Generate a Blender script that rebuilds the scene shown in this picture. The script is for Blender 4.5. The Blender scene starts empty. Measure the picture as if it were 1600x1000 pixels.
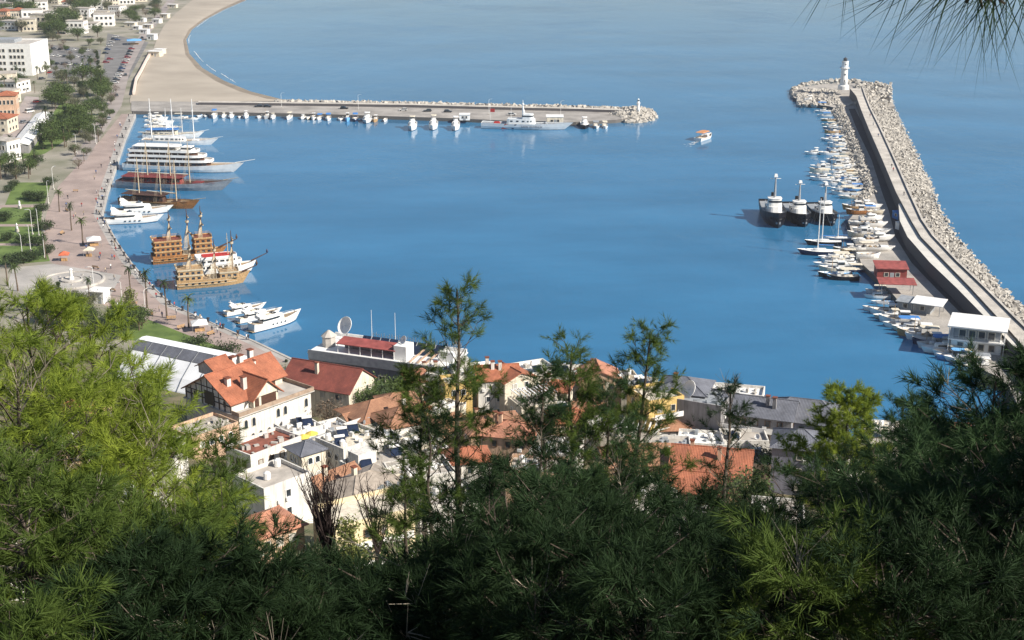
import bpy, bmesh, math, random
import numpy as np
from mathutils import Vector, Matrix
R = math.radians
rng = random.Random(7)
nrg = np.random.default_rng(11)
scene = bpy.context.scene
COL = scene.collection

# ---------------------------------------------------------------- camera
CAM_H, PITCH, FPX = 116.0, R(17.6), 2200.0
SP, CP = math.sin(PITCH), math.cos(PITCH)
cam_d = bpy.data.cameras.new('camera'); cam = bpy.data.objects.new('camera', cam_d); COL.objects.link(cam)
cam.location = (0, 0, CAM_H); cam.rotation_euler = (R(90) - PITCH, 0, 0)
cam_d.sensor_width = 36.0; cam_d.lens = 36.0 * FPX / 1600.0
cam_d.clip_start = 0.1; cam_d.clip_end = 60000
scene.camera = cam

# ---------------------------------------------------------------- sky, sun, exposure
SUN_EL, SUN_DIR = R(36), Vector((0.90, -0.44, 0)).normalized()      # towards the sun, on the ground plan
world = bpy.data.worlds.new('World'); scene.world = world; world.use_nodes = True
wn = world.node_tree.nodes; wl = world.node_tree.links
sky = wn.new('ShaderNodeTexSky'); sky.sky_type = 'NISHITA'; sky.sun_disc = False
sky.sun_elevation = SUN_EL; sky.sun_rotation = math.atan2(SUN_DIR.x, SUN_DIR.y)
sky.altitude = 50; sky.air_density = 1.0; sky.dust_density = 0.6; sky.ozone_density = 1.6
wl.new(sky.outputs['Color'], wn['Background'].inputs['Color'])
wn['Background'].inputs['Strength'].default_value = 0.065
sun_d = bpy.data.lights.new('sun', 'SUN'); sun = bpy.data.objects.new('sun', sun_d); COL.objects.link(sun)
sun_d.energy = 5.0; sun_d.angle = R(0.53); sun_d.color = (1.0, 0.93, 0.83)
sv = Vector((SUN_DIR.x * math.cos(SUN_EL), SUN_DIR.y * math.cos(SUN_EL), math.sin(SUN_EL)))
sun.rotation_euler = sv.to_track_quat('Z', 'Y').to_euler(); sun.location = (60, -40, 200)
scene.view_settings.view_transform = 'Standard'; scene.view_settings.look = 'None'
scene.view_settings.exposure = 0.68; scene.view_settings.gamma = 1.0
scene.view_settings.use_curve_mapping = False
scene.render.engine = 'CYCLES'
scene.cycles.max_bounces = 6; scene.cycles.diffuse_bounces = 3; scene.cycles.glossy_bounces = 3
scene.cycles.transparent_max_bounces = 8; scene.cycles.caustics_reflective = False; scene.cycles.caustics_refractive = False
scene.cycles.use_denoising = True

# ---------------------------------------------------------------- layout: from a picture point to a place on the map
def ray(px, py):
    u, v = (px - 800) / FPX, (500 - py) / FPX
    return Vector((u, CP + v * SP, -SP + v * CP))
def G(px, py, z=0.0):
    d = ray(px, py); t = (z - CAM_H) / d.z
    return Vector((d.x * t, d.y * t, z))
def atY(px, py, Y):
    d = ray(px, py); t = Y / d.y
    return Vector((d.x * t, Y, CAM_H + d.z * t))
SHORE_PX = [(-150, 480), (60, 492), (200, 522), (330, 552), (430, 578), (490, 583), (600, 586), (740, 592), (1000, 616), (1200, 648), (1300, 668), (1400, 668), (1490, 645), (1560, 605), (1640, 570), (1800, 540)]
SHORE = [G(x, y) for x, y in SHORE_PX]
SX = np.array([p.x for p in SHORE]); SY = np.array([p.y for p in SHORE])
QP = np.array([0, .03, .07, .12, .22, .35, .5, .65, .8, .92, .955, .975, 1.2]); QH = np.array([113.3, 108.6, 100.3, 89.5, 71, 48.5, 29, 15.5, 6.5, 2.4, 1.55, -3, -5.])
def wob(x, y):
    return (math.sin(x * .061 + 1.3) * math.cos(y * .049) + .5 * math.sin(x * .17 + y * .13) + .25 * math.sin(x * .41 - y * .37))
def ground(x, y):
    ys = float(np.interp(x, SX, SY)); q = y / ys
    h = float(np.interp(max(q, 0), QP, QH))
    if q < 0: h = 113.3 - q * 30
    w = min(1, max(0, (0.9 - q) * 2.5))
    return h + w * wob(x, y) * 1.3
def hit(px, py, off=0.0):
    """where the sight line through a picture point comes down to `off` metres above the hillside"""
    d = ray(px, py); t = 75.0
    prev = 75.0
    while t < 700:
        p = d * t
        if CAM_H + p.z <= ground(p.x, p.y) + off:
            a, b = prev, t
            for _ in range(22):
                m = (a + b) / 2; q = d * m
                if CAM_H + q.z <= ground(q.x, q.y) + off: b = m
                else: a = m
            q = d * b
            return Vector((q.x, q.y, ground(q.x, q.y)))
        prev = t; t += 2.0
    return G(px, py, off)

# ---------------------------------------------------------------- materials
MATS = {}
def mat(name, col, rough=0.6, var=0.12, scale=2.0, bump=0.0, bscale=None, metal=0.0, spec=0.35, col2=None, detail=4, trans=0.0, coord='Object', streak=0.0):
    if name in MATS: return MATS[name]
    m = bpy.data.materials.new(name); m.use_nodes = True
    n, l = m.node_tree.nodes, m.node_tree.links
    b = n['Principled BSDF']; b.inputs['Roughness'].default_value = rough; b.inputs['Metallic'].default_value = metal
    b.inputs['Specular IOR Level'].default_value = spec
    tc = n.new('ShaderNodeTexCoord'); nz = n.new('ShaderNodeTexNoise'); nz.inputs['Scale'].default_value = scale; nz.inputs['Detail'].default_value = detail
    l.new(tc.outputs[coord], nz.inputs['Vector'])
    cr = n.new('ShaderNodeValToRGB'); l.new(nz.outputs['Fac'], cr.inputs['Fac'])
    c2 = col2 if col2 else tuple(max(0, c * (1 - 2.2 * var)) for c in col)
    c1 = tuple(min(1, c * (1 + var)) for c in col)
    cr.color_ramp.elements[0].position = .3; cr.color_ramp.elements[1].position = .7
    cr.color_ramp.elements[0].color = (*c2, 1); cr.color_ramp.elements[1].color = (*c1, 1)
    out = cr.outputs['Color']
    if streak:                                                      # rain streaks and patched plaster
        mp = n.new('ShaderNodeMapping'); mp.inputs['Scale'].default_value = (1.6, 1.6, .16); l.new(tc.outputs[coord], mp.inputs['Vector'])
        ns = n.new('ShaderNodeTexNoise'); ns.inputs['Scale'].default_value = 1.3; ns.inputs['Detail'].default_value = 8; ns.inputs['Roughness'].default_value = .65; l.new(mp.outputs['Vector'], ns.inputs['Vector'])
        mr = n.new('ShaderNodeMapRange'); mr.inputs['From Min'].default_value = .42; mr.inputs['From Max'].default_value = .66; mr.inputs['To Min'].default_value = 1.0; mr.inputs['To Max'].default_value = 1 - streak; l.new(ns.outputs['Fac'], mr.inputs['Value'])
        mm = n.new('ShaderNodeMix'); mm.data_type = 'RGBA'; mm.blend_type = 'MULTIPLY'; mm.inputs[0].default_value = 1; l.new(out, mm.inputs[6]); l.new(mr.outputs['Result'], mm.inputs[7]); out = mm.outputs[2]
    l.new(out, b.inputs['Base Color'])
    if bump:
        n2 = n.new('ShaderNodeTexNoise'); n2.inputs['Scale'].default_value = bscale or scale * 4; n2.inputs['Detail'].default_value = 3
        l.new(tc.outputs[coord], n2.inputs['Vector'])
        bp = n.new('ShaderNodeBump'); bp.inputs['Strength'].default_value = bump; bp.inputs['Distance'].default_value = .05
        l.new(n2.outputs['Fac'], bp.inputs['Height']); l.new(bp.outputs['Normal'], b.inputs['Normal'])
    if trans:
        tr = n.new('ShaderNodeBsdfTranslucent'); mx = n.new('ShaderNodeMixShader'); mx.inputs['Fac'].default_value = trans
        l.new(cr.outputs['Color'], tr.inputs['Color'])
        l.new(b.outputs['BSDF'], mx.inputs[1]); l.new(tr.outputs['BSDF'], mx.inputs[2]); l.new(mx.outputs['Shader'], n['Material Output'].inputs['Surface'])
    MATS[name] = m; return m
def darker_sides(m, side):
    """darker colour on the upright sides of a slab; painted-in shade on the breakwater"""
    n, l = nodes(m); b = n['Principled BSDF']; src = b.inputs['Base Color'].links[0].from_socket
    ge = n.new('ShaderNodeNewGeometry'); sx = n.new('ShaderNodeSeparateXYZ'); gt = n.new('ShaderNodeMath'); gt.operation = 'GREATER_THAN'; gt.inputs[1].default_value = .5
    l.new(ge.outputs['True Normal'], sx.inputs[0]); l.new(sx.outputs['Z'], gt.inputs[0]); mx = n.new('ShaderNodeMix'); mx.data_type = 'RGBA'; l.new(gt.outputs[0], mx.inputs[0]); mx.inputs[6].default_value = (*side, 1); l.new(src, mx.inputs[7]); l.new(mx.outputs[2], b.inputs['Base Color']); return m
def nodes(m): return m.node_tree.nodes, m.node_tree.links

def water_material():
    m = bpy.data.materials.new('sea_water'); m.use_nodes = True; n, l = nodes(m); b = n['Principled BSDF']
    b.inputs['Roughness'].default_value = .07; b.inputs['IOR'].default_value = 1.33
    tc = n.new('ShaderNodeTexCoord')
    big = n.new('ShaderNodeTexNoise'); big.inputs['Scale'].default_value = .011; big.inputs['Detail'].default_value = 7; big.inputs['Roughness'].default_value = .62
    mb_ = n.new('ShaderNodeMapping'); mb_.inputs['Scale'].default_value = (.8, 1.8, 1); mb_.inputs['Rotation'].default_value = (0, 0, -.25); l.new(tc.outputs['Object'], mb_.inputs['Vector']); l.new(mb_.outputs['Vector'], big.inputs['Vector'])
    cr = n.new('ShaderNodeValToRGB'); l.new(big.outputs['Fac'], cr.inputs['Fac'])
    cr.color_ramp.elements[0].position = .35; cr.color_ramp.elements[1].position = .65
    cr.color_ramp.elements[0].color = (.023, .124, .245, 1); cr.color_ramp.elements[1].color = (.036, .172, .330, 1)
    l.new(cr.outputs['Color'], b.inputs['Base Color'])
    mp = n.new('ShaderNodeMapping'); mp.inputs['Scale'].default_value = (1, .55, 1); mp.inputs['Rotation'].default_value = (0, 0, .5); l.new(tc.outputs['Object'], mp.inputs['Vector'])
    w1 = n.new('ShaderNodeTexNoise'); w1.inputs['Scale'].default_value = .35; w1.inputs['Detail'].default_value = 5; w1.inputs['Roughness'].default_value = .6; l.new(mp.outputs['Vector'], w1.inputs['Vector'])
    w2 = n.new('ShaderNodeTexNoise'); w2.inputs['Scale'].default_value = 2.2; w2.inputs['Detail'].default_value = 3; l.new(mp.outputs['Vector'], w2.inputs['Vector'])
    patch = n.new('ShaderNodeTexNoise'); patch.inputs['Scale'].default_value = .012; patch.inputs['Detail'].default_value = 2; l.new(tc.outputs['Object'], patch.inputs['Vector'])
    w3 = n.new('ShaderNodeTexNoise'); w3.inputs['Scale'].default_value = .06; w3.inputs['Detail'].default_value = 4; l.new(mp.outputs['Vector'], w3.inputs['Vector'])
    a3 = n.new('ShaderNodeMath'); a3.operation = 'MULTIPLY_ADD'; a3.inputs[1].default_value = 3.0; l.new(w3.outputs['Fac'], a3.inputs[0]); l.new(w1.outputs['Fac'], a3.inputs[2])
    rr_ = n.new('ShaderNodeMapRange'); rr_.inputs['From Min'].default_value = .35; rr_.inputs['From Max'].default_value = .65; rr_.inputs['To Min'].default_value = .04; rr_.inputs['To Max'].default_value = .14
    ad = n.new('ShaderNodeMath'); ad.operation = 'MULTIPLY_ADD'; ad.inputs[1].default_value = .35; l.new(w2.outputs['Fac'], ad.inputs[0]); l.new(a3.outputs['Value'], ad.inputs[2])
    mr = n.new('ShaderNodeMapRange'); mr.inputs['From Min'].default_value = .35; mr.inputs['From Max'].default_value = .7; mr.inputs['To Min'].default_value = .14; mr.inputs['To Max'].default_value = .5
    l.new(patch.outputs['Fac'], mr.inputs['Value']); l.new(patch.outputs['Fac'], rr_.inputs['Value']); l.new(rr_.outputs['Result'], b.inputs['Roughness'])
    bp = n.new('ShaderNodeBump'); bp.inputs['Distance'].default_value = .22; l.new(mr.outputs['Result'], bp.inputs['Strength']); l.new(ad.outputs['Value'], bp.inputs['Height'])
    l.new(bp.outputs['Normal'], b.inputs['Normal'])
    return m
M_WATER = water_material()

def paving_material(name, c1, c2, c3, w=1.2, h=.6, mortar=.02):
    m = bpy.data.materials.new(name); m.use_nodes = True; n, l = nodes(m); b = n['Principled BSDF']; b.inputs['Roughness'].default_value = .8
    tc = n.new('ShaderNodeTexCoord'); br = n.new('ShaderNodeTexBrick'); br.inputs['Scale'].default_value = 1.0
    br.inputs['Brick Width'].default_value = w; br.inputs['Row Height'].default_value = h; br.inputs['Mortar Size'].default_value = mortar
    br.inputs['Color1'].default_value = (*c1, 1); br.inputs['Color2'].default_value = (*c2, 1); br.inputs['Mortar'].default_value = (*c3, 1)
    l.new(tc.outputs['Object'], br.inputs['Vector'])
    nz = n.new('ShaderNodeTexNoise'); nz.inputs['Scale'].default_value = .12; nz.inputs['Detail'].default_value = 6; l.new(tc.outputs['Object'], nz.inputs['Vector'])
    mr = n.new('ShaderNodeMapRange'); mr.inputs['From Min'].default_value = .3; mr.inputs['From Max'].default_value = .7; mr.inputs['To Min'].default_value = .72; mr.inputs['To Max'].default_value = 1.1; l.new(nz.outputs['Fac'], mr.inputs['Value'])
    mx = n.new('ShaderNodeMix'); mx.data_type = 'RGBA'; mx.blend_type = 'MULTIPLY'; mx.inputs[0].default_value = 1
    l.new(br.outputs['Color'], mx.inputs[6]); l.new(mr.outputs['Result'], mx.inputs[7]); l.new(mx.outputs[2], b.inputs['Base Color'])
    return m
def tile_roof_material(name, c1, c2):
    """clay pantiles: courses across the slope as relief, each tile a little different"""
    m = bpy.data.materials.new(name); m.use_nodes = True; n, l = nodes(m); b = n['Principled BSDF']; b.inputs['Roughness'].default_value = .8
    tc = n.new('ShaderNodeTexCoord')
    br = n.new('ShaderNodeTexBrick'); br.inputs['Scale'].default_value = 1; br.inputs['Brick Width'].default_value = .28; br.inputs['Row Height'].default_value = .34; br.inputs['Mortar Size'].default_value = .02; br.offset = 0
    br.inputs['Color1'].default_value = (*c1, 1); br.inputs['Color2'].default_value = (*c2, 1); br.inputs['Mortar'].default_value = (c2[0] * .55, c2[1] * .5, c2[2] * .5, 1)
    l.new(tc.outputs['UV'], br.inputs['Vector'])
    nz = n.new('ShaderNodeTexNoise'); nz.inputs['Scale'].default_value = .5; nz.inputs['Detail'].default_value = 6; l.new(tc.outputs['Object'], nz.inputs['Vector'])
    mr = n.new('ShaderNodeMapRange'); mr.inputs['From Min'].default_value = .3; mr.inputs['From Max'].default_value = .7; mr.inputs['To Min'].default_value = .68; mr.inputs['To Max'].default_value = 1.15; l.new(nz.outputs['Fac'], mr.inputs['Value'])
    mx = n.new('ShaderNodeMix'); mx.data_type = 'RGBA'; mx.blend_type = 'MULTIPLY'; mx.inputs[0].default_value = 1
    l.new(br.outputs['Color'], mx.inputs[6]); l.new(mr.outputs['Result'], mx.inputs[7]); l.new(mx.outputs[2], b.inputs['Base Color'])
    wv = n.new('ShaderNodeTexWave'); wv.inputs['Scale'].default_value = 1.12; wv.bands_direction = 'X'; l.new(tc.outputs['UV'], wv.inputs['Vector'])
    bp = n.new('ShaderNodeBump'); bp.inputs['Strength'].default_value = .5; bp.inputs['Distance'].default_value = .06; l.new(wv.outputs['Fac'], bp.inputs['Height']); l.new(bp.outputs['Normal'], b.inputs['Normal'])
    return m

# ---------------------------------------------------------------- mesh builder
SMALL = {'canopy_posts', 'roof_posts', 'awning_posts', 'deck_posts', 'railing', 'rigging', 'shrouds', 'stern_stairs', 'sunbeds', 'sign_supports', 'fronds', 'leaves', 'needles', 'crown', 'twigs', 'balusters', 'roof_clutter'}
class MB:
    def __init__(s): s.v = []; s.f = []
    def add(s, vs, fs):
        o = len(s.v); s.v += [tuple(v) for v in vs]; s.f += [tuple(i + o for i in f) for f in fs]; return s
    def box(s, x0, x1, y0, y1, z0, z1):
        return s.add([(x0, y0, z0), (x1, y0, z0), (x1, y1, z0), (x0, y1, z0), (x0, y0, z1), (x1, y0, z1), (x1, y1, z1), (x0, y1, z1)],
                     [(3, 2, 1, 0), (4, 5, 6, 7), (0, 1, 5, 4), (1, 2, 6, 5), (2, 3, 7, 6), (3, 0, 4, 7)])
    def cbox(s, c, size, rz=0.0, taper=1.0):
        x, y, z = c; a, b, h = size[0] / 2, size[1] / 2, size[2]; ca, sa = math.cos(rz), math.sin(rz); vs = []
        for k, zz in ((1, z), (taper, z + h)):
            for sx, sy in ((-1, -1), (1, -1), (1, 1), (-1, 1)):
                dx, dy = sx * a * k, sy * b * k; vs.append((x + dx * ca - dy * sa, y + dx * sa + dy * ca, zz))
        return s.add(vs, [(3, 2, 1, 0), (4, 5, 6, 7), (0, 1, 5, 4), (1, 2, 6, 5), (2, 3, 7, 6), (3, 0, 4, 7)])
    def prism(s, poly, z0, z1, top=None):
        n = len(poly); top = top or poly
        vs = [(p[0], p[1], z0) for p in poly] + [(p[0], p[1], z1) for p in top]
        fs = [tuple(range(n - 1, -1, -1)), tuple(range(n, 2 * n))] + [(i, (i + 1) % n, n + (i + 1) % n, n + i) for i in range(n)]
        return s.add(vs, fs)
    def tube(s, p0, p1, r0, r1=None, n=6, caps=True):
        r1 = r0 if r1 is None else r1
        p0, p1 = Vector(p0), Vector(p1); d = (p1 - p0)
        if d.length < 1e-6: return s
        d.normalize(); a = d.orthogonal().normalized(); b = d.cross(a); vs = []
        for p, r in ((p0, r0), (p1, r1)):
            for i in range(n):
                t = 2 * math.pi * i / n; vs.append(p + a * (r * math.cos(t)) + b * (r * math.sin(t)))
        fs = [(i, (i + 1) % n, n + (i + 1) % n, n + i) for i in range(n)]
        if caps: fs += [tuple(range(n - 1, -1, -1)), tuple(range(n, 2 * n))]
        return s.add(vs, fs)
    def path(s, pts, rs, n=6):
        for i in range(len(pts) - 1): s.tube(pts[i], pts[i + 1], rs[i], rs[i + 1], n)
        return s
    def lathe(s, prof, n=12, c=(0, 0, 0)):
        vs, fs = [], []
        for r, z in prof:
            for i in range(n):
                t = 2 * math.pi * i / n; vs.append((c[0] + r * math.cos(t), c[1] + r * math.sin(t), c[2] + z))
        for k in range(len(prof) - 1):
            for i in range(n):
                j = (i + 1) % n; fs.append((k * n + i, k * n + j, (k + 1) * n + j, (k + 1) * n + i))
        fs.append(tuple(range(n - 1, -1, -1))); m = (len(prof) - 1) * n; fs.append(tuple(range(m, m + n)))
        return s.add(vs, fs)
    def loft(s, rings, cap=True, closed=True):
        n = len(rings[0]); vs = [p for r in rings for p in r]; fs = []
        for k in range(len(rings) - 1):
            for i in range(n if closed else n - 1):
                j = (i + 1) % n; fs.append((k * n + i, k * n + j, (k + 1) * n + j, (k + 1) * n + i))
        if cap:
            fs.append(tuple(range(n - 1, -1, -1))); m = (len(rings) - 1) * n; fs.append(tuple(range(m, m + n)))
        return s.add(vs, fs)
    def slab(s, quad, th, n=None):
        """a flat plate with thickness th below the given corner loop"""
        q = [Vector(p) for p in quad]; nn = (q[1] - q[0]).cross(q[2] - q[0]).normalized()
        if nn.z < 0: q.reverse(); nn = -nn
        k = len(q); vs = q + [p - nn * th for p in q]
        return s.add(vs, [tuple(range(k)), tuple(range(2 * k - 1, k - 1, -1))] + [((i + 1) % k, i, k + i, k + (i + 1) % k) for i in range(k)])
    def mesh(s, name, m=None, smooth=False):
        me = bpy.data.meshes.new(name); me.from_pydata(s.v, [], s.f); me.validate()
        if m: me.materials.append(m)
        if smooth: me.polygons.foreach_set('use_smooth', [True] * len(me.polygons))
        me.update(); return me
    def build(s, name, m, parent=None, smooth=False, uv=False, loc=None, rz=0):
        me = s.mesh(name, m, smooth)
        if uv: slope_uv(me)
        o = link(name, me, parent, loc, rz)
        if name in SMALL: o['kind'] = 'stuff'
        return o
def slope_uv(me):
    """UVs in metres: u along the eaves, v up the slope"""
    lay = me.uv_layers.new(name='UVMap')
    for p in me.polygons:
        nn = p.normal; h = Vector((nn.x, nn.y, 0))
        if h.length < 1e-3: e = Vector((1, 0, 0)); up = Vector((0, 1, 0))
        else: e = Vector((0, 0, 1)).cross(h).normalized(); up = nn.cross(e)
        for li in p.loop_indices:
            v = me.vertices[me.loops[li].vertex_index].co; lay.data[li].uv = (v.dot(e), v.dot(up))
def link(name, me, parent=None, loc=None, rz=0, scale=None):
    o = bpy.data.objects.new(name, me); COL.objects.link(o)
    if parent: o.parent = parent
    if loc is not None: o.location = loc
    if rz: o.rotation_euler = (0, 0, rz)
    if scale is not None: o.scale = scale
    return o
def tag(o, label=None, cat=None, group=None, kind=None):
    if label: o['label'] = label
    if cat: o['category'] = cat
    if group: o['group'] = group
    if kind: o['kind'] = kind
    return o
def thing(name, label, cat, loc=(0, 0, 0), rz=0.0, group=None):
    o = bpy.data.objects.new(name, None); COL.objects.link(o); o.empty_display_size = .5
    o.location = loc; o.rotation_euler = (0, 0, rz)
    return tag(o, label, cat, group)
def struct(o): o['kind'] = 'structure'; return o
KIDS = {}
def copy_tree(o, loc=None, rz=None, label=None, group=None, scale=None, parent=None):
    c = o.copy(); COL.objects.link(c); c.parent = parent
    if parent is None:
        if loc is not None: c.location = loc
        if rz is not None: c.rotation_euler = (0, 0, rz)
        if scale is not None: c.scale = (scale,) * 3 if isinstance(scale, (int, float)) else scale
        if label: c['label'] = label
        if group: c['group'] = group
    if o.name not in KIDS: KIDS[o.name] = list(o.children)
    for ch in KIDS[o.name]: copy_tree(ch, parent=c)
    return c
def recolour(o, m, names):
    """give one copy's parts of these names another paint"""
    for ch in o.children:
        if ch.name.split('.')[0] in names and ch.data:
            ch.material_slots[0].link = 'OBJECT'; ch.material_slots[0].material = m
        for g in ch.children:
            if g.name.split('.')[0] in names and g.data:
                g.material_slots[0].link = 'OBJECT'; g.material_slots[0].material = m
ORD = ('first second third fourth fifth sixth seventh eighth ninth tenth eleventh twelfth thirteenth fourteenth fifteenth sixteenth seventeenth eighteenth nineteenth twentieth '
       'twenty-first twenty-second twenty-third twenty-fourth twenty-fifth twenty-sixth twenty-seventh twenty-eighth twenty-ninth thirtieth thirty-first thirty-second thirty-third thirty-fourth thirty-fifth '
       'thirty-sixth thirty-seventh thirty-eighth thirty-ninth fortieth forty-first forty-second forty-third forty-fourth forty-fifth forty-sixth forty-seventh forty-eighth forty-ninth fiftieth').split()

WHITE = mat('white_paint', (.80, .79, .76), .45, .05, .6)
CREAM = mat('cream_render', (.72, .65, .52), .8, .07, .5, streak=.35)
BWHITE = mat('white_render', (.74, .71, .65), .85, .08, .35, bump=.1, bscale=6, streak=.35)
GLASS = mat('dark_glass', (.03, .04, .05), .12, .2, 1.0, spec=.6)
STEEL = mat('galvanised_steel', (.42, .43, .44), .4, .1, 3, metal=.6)
DARKM = mat('dark_metal', (.05, .05, .055), .5, .15, 3)
BLACKP = mat('black_hull_paint', (.012, .013, .018), .35, .2, 1.5)
NAVY = mat('navy_paint', (.02, .035, .09), .35, .15, 1.5)
BLUE = mat('blue_canvas', (.06, .22, .55), .7, .1, 2)
LBLUE = mat('light_blue_canvas', (.16, .42, .75), .7, .1, 2)
REDP = mat('red_paint', (.45, .04, .035), .5, .12, 2)
CREAMP = mat('cream_canvas', (.66, .60, .48), .8, .08, 1.5)
GREYP = mat('grey_paint', (.30, .32, .34), .5, .1, 1)
BEIGE = mat('teak_deck', (.40, .29, .18), .7, .15, 5)
WOOD = mat('orange_brown_wood', (.36, .155, .05), .6, .2, 2.5, bump=.2, bscale=8)
WOODL = mat('light_wood', (.48, .30, .14), .65, .18, 2.5)
WOODD = mat('dark_brown_wood', (.085, .04, .025), .6, .2, 2.5)
MAROON = mat('maroon_paint', (.20, .035, .03), .55, .15, 2)
ROPE = mat('tan_rope_and_canvas', (.52, .43, .30), .9, .12, 3)
CONC = mat('concrete', (.46, .43, .39), .9, .12, .35, bump=.2, bscale=3)
CONCD = mat('weathered_concrete', (.25, .24, .22), .9, .2, .5, bump=.2, bscale=3)
# ================================================================= the setting
sea = MB(); sea.add([(-30000, -2000, 0), (30000, -2000, 0), (30000, 40000, 0), (-30000, 40000, 0)], [(0, 1, 2, 3)])
struct(sea.build('sea', M_WATER))

def hillside():
    xs = np.concatenate([np.arange(-230, -40, 5), np.arange(-40, 40, 1.6), np.arange(40, 235, 5)])
    ys = np.concatenate([np.arange(-30, 60, 1.6), np.arange(60, 460, 4.5)])
    V, F = [], []
    for y in ys:
        for x in xs: V.append((x, y, ground(x, y) - (0 if y > 60 else 0)))
    nx = len(xs)
    for j in range(len(ys) - 1):
        for i in range(nx - 1): F.append((j * nx + i, j * nx + i + 1, (j + 1) * nx + i + 1, (j + 1) * nx + i))
    m = mat('hillside_soil', (.17, .135, .085), .95, .2, .25, bump=.5, bscale=1.2, col2=(.055, .075, .03))
    mb = MB(); mb.v = V; mb.f = F
    struct(mb.build('hillside_ground', m, smooth=True))
hillside()

def band(name, A, B, za, zb, m, thick=None, kind='structure', ends=True):
    """a strip between two picture polylines that lie at heights za and zb; closed solid when thick is given"""
    a = [G(x, y, za) for x, y in A]; b = [G(x, y, zb) for x, y in B]
    mb = MB(); n = len(a)
    if thick is None:
        mb.add(a + b, [(i, i + 1, n + i + 1, n + i) for i in range(n - 1)])
    else:
        lo = [Vector((p.x, p.y, p.z - thick)) for p in a + b]
        V = a + b + lo; F = [(i, i + 1, n + i + 1, n + i) for i in range(n - 1)]
        F += [(2 * n + i, 2 * n + i + 1, i + 1, i) for i in range(n - 1)] + [(n + i, n + i + 1, 3 * n + i + 1, 3 * n + i) for i in range(n - 1)]
        F += [(0, n, 3 * n, 2 * n), (2 * n - 1, n - 1, 3 * n - 1, 4 * n - 1)]
        mb.add(V, F)
    me = mb.mesh(name, m)
    bm = bmesh.new(); bm.from_mesh(me); bmesh.ops.recalc_face_normals(bm, faces=bm.faces)
    if thick is None:
        for f in bm.faces:
            if f.normal.z < 0: f.normal_flip()
    bm.to_mesh(me); bm.free()
    o = link(name, me)
    if kind: o['kind'] = kind
    return o
def sheet(name, pts, z, m, thick=None):
    """a ground sheet from a picture outline at height z (triangulated so that hollow outlines work)"""
    P = [G(x, y, z) for x, y in pts]; bm = bmesh.new(); vs = [bm.verts.new(p) for p in P]
    f = bm.faces.new(vs); f.normal_update()
    if f.normal.z < 0: f.normal_flip()
    if thick:
        r = bmesh.ops.extrude_face_region(bm, geom=[f]); bmesh.ops.translate(bm, verts=[g for g in r['geom'] if isinstance(g, bmesh.types.BMVert)], vec=(0, 0, -thick))
        bmesh.ops.recalc_face_normals(bm, faces=bm.faces)
    bmesh.ops.triangulate(bm, faces=[q for q in bm.faces if len(q.verts) > 4])
    me = bpy.data.meshes.new(name); bm.to_mesh(me); bm.free(); me.materials.append(m)
    return struct(link(name, me))

M_PAVE = paving_material('pink_paving', (.40, .31, .27), (.35, .275, .245), (.26, .215, .19))
M_QUAY = paving_material('grey_quay_paving', (.43, .40, .37), (.39, .37, .34), (.28, .27, .25), 1.6, .8)
M_ASPH = mat('worn_asphalt', (.19, .185, .18), .9, .15, .12, bump=.15, bscale=2)
M_CITY = mat('dusty_city_ground', (.30, .27, .23), .95, .18, .05, col2=(.15, .155, .10))
M_SAND = mat('beach_sand', (.38, .335, .275), .95, .1, .03, bump=.3, bscale=.8, col2=(.31, .27, .22))
M_WET = mat('wet_sand', (.26, .21, .15), .5, .12, .08)
M_LAWN = mat('mown_lawn', (.115, .165, .042), .95, .2, .25, bump=.5, bscale=3, col2=(.075, .12, .028))

# town ground: one sheet behind the quay from the castle foot to the far hills
QUAY_EDGE = [(212, 178), (196, 215), (183, 255), (168, 300), (160, 335), (184, 378), (206, 410), (232, 440), (270, 476), (330, 503), (400, 533), (470, 566)]
city = [(-700, -60), (420, -60), (330, 0), (262, 45), (232, 110), (205, 156), (209, 178)] + QUAY_EDGE[1:] + [(420, 570), (200, 560), (-700, 470)]
sheet('town_ground', city, 1.50, M_CITY, thick=6)
# the pink promenade between lawns and quay edge
PROM_IN = [(190, 178), (160, 215), (125, 255), (92, 290), (72, 335), (66, 378), (80, 410), (110, 425), (150, 470), (215, 505), (300, 532), (420, 566)]
band('promenade', PROM_IN, QUAY_EDGE, 1.504, 1.504, M_PAVE)
band('quay_edge_paving', [(x - 11 - (y - 178) * .02, y) for x, y in QUAY_EDGE[:10]] + [(386, 536), (456, 569)], QUAY_EDGE, 1.508, 1.508, M_QUAY)
band('quay_kerb', [(x - 2.2, y) for x, y in QUAY_EDGE[:10]] + [(397, 534), (466, 567)], [(x + .3, y) for x, y in QUAY_EDGE], 1.64, 1.64, CONC, thick=3.5)
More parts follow.
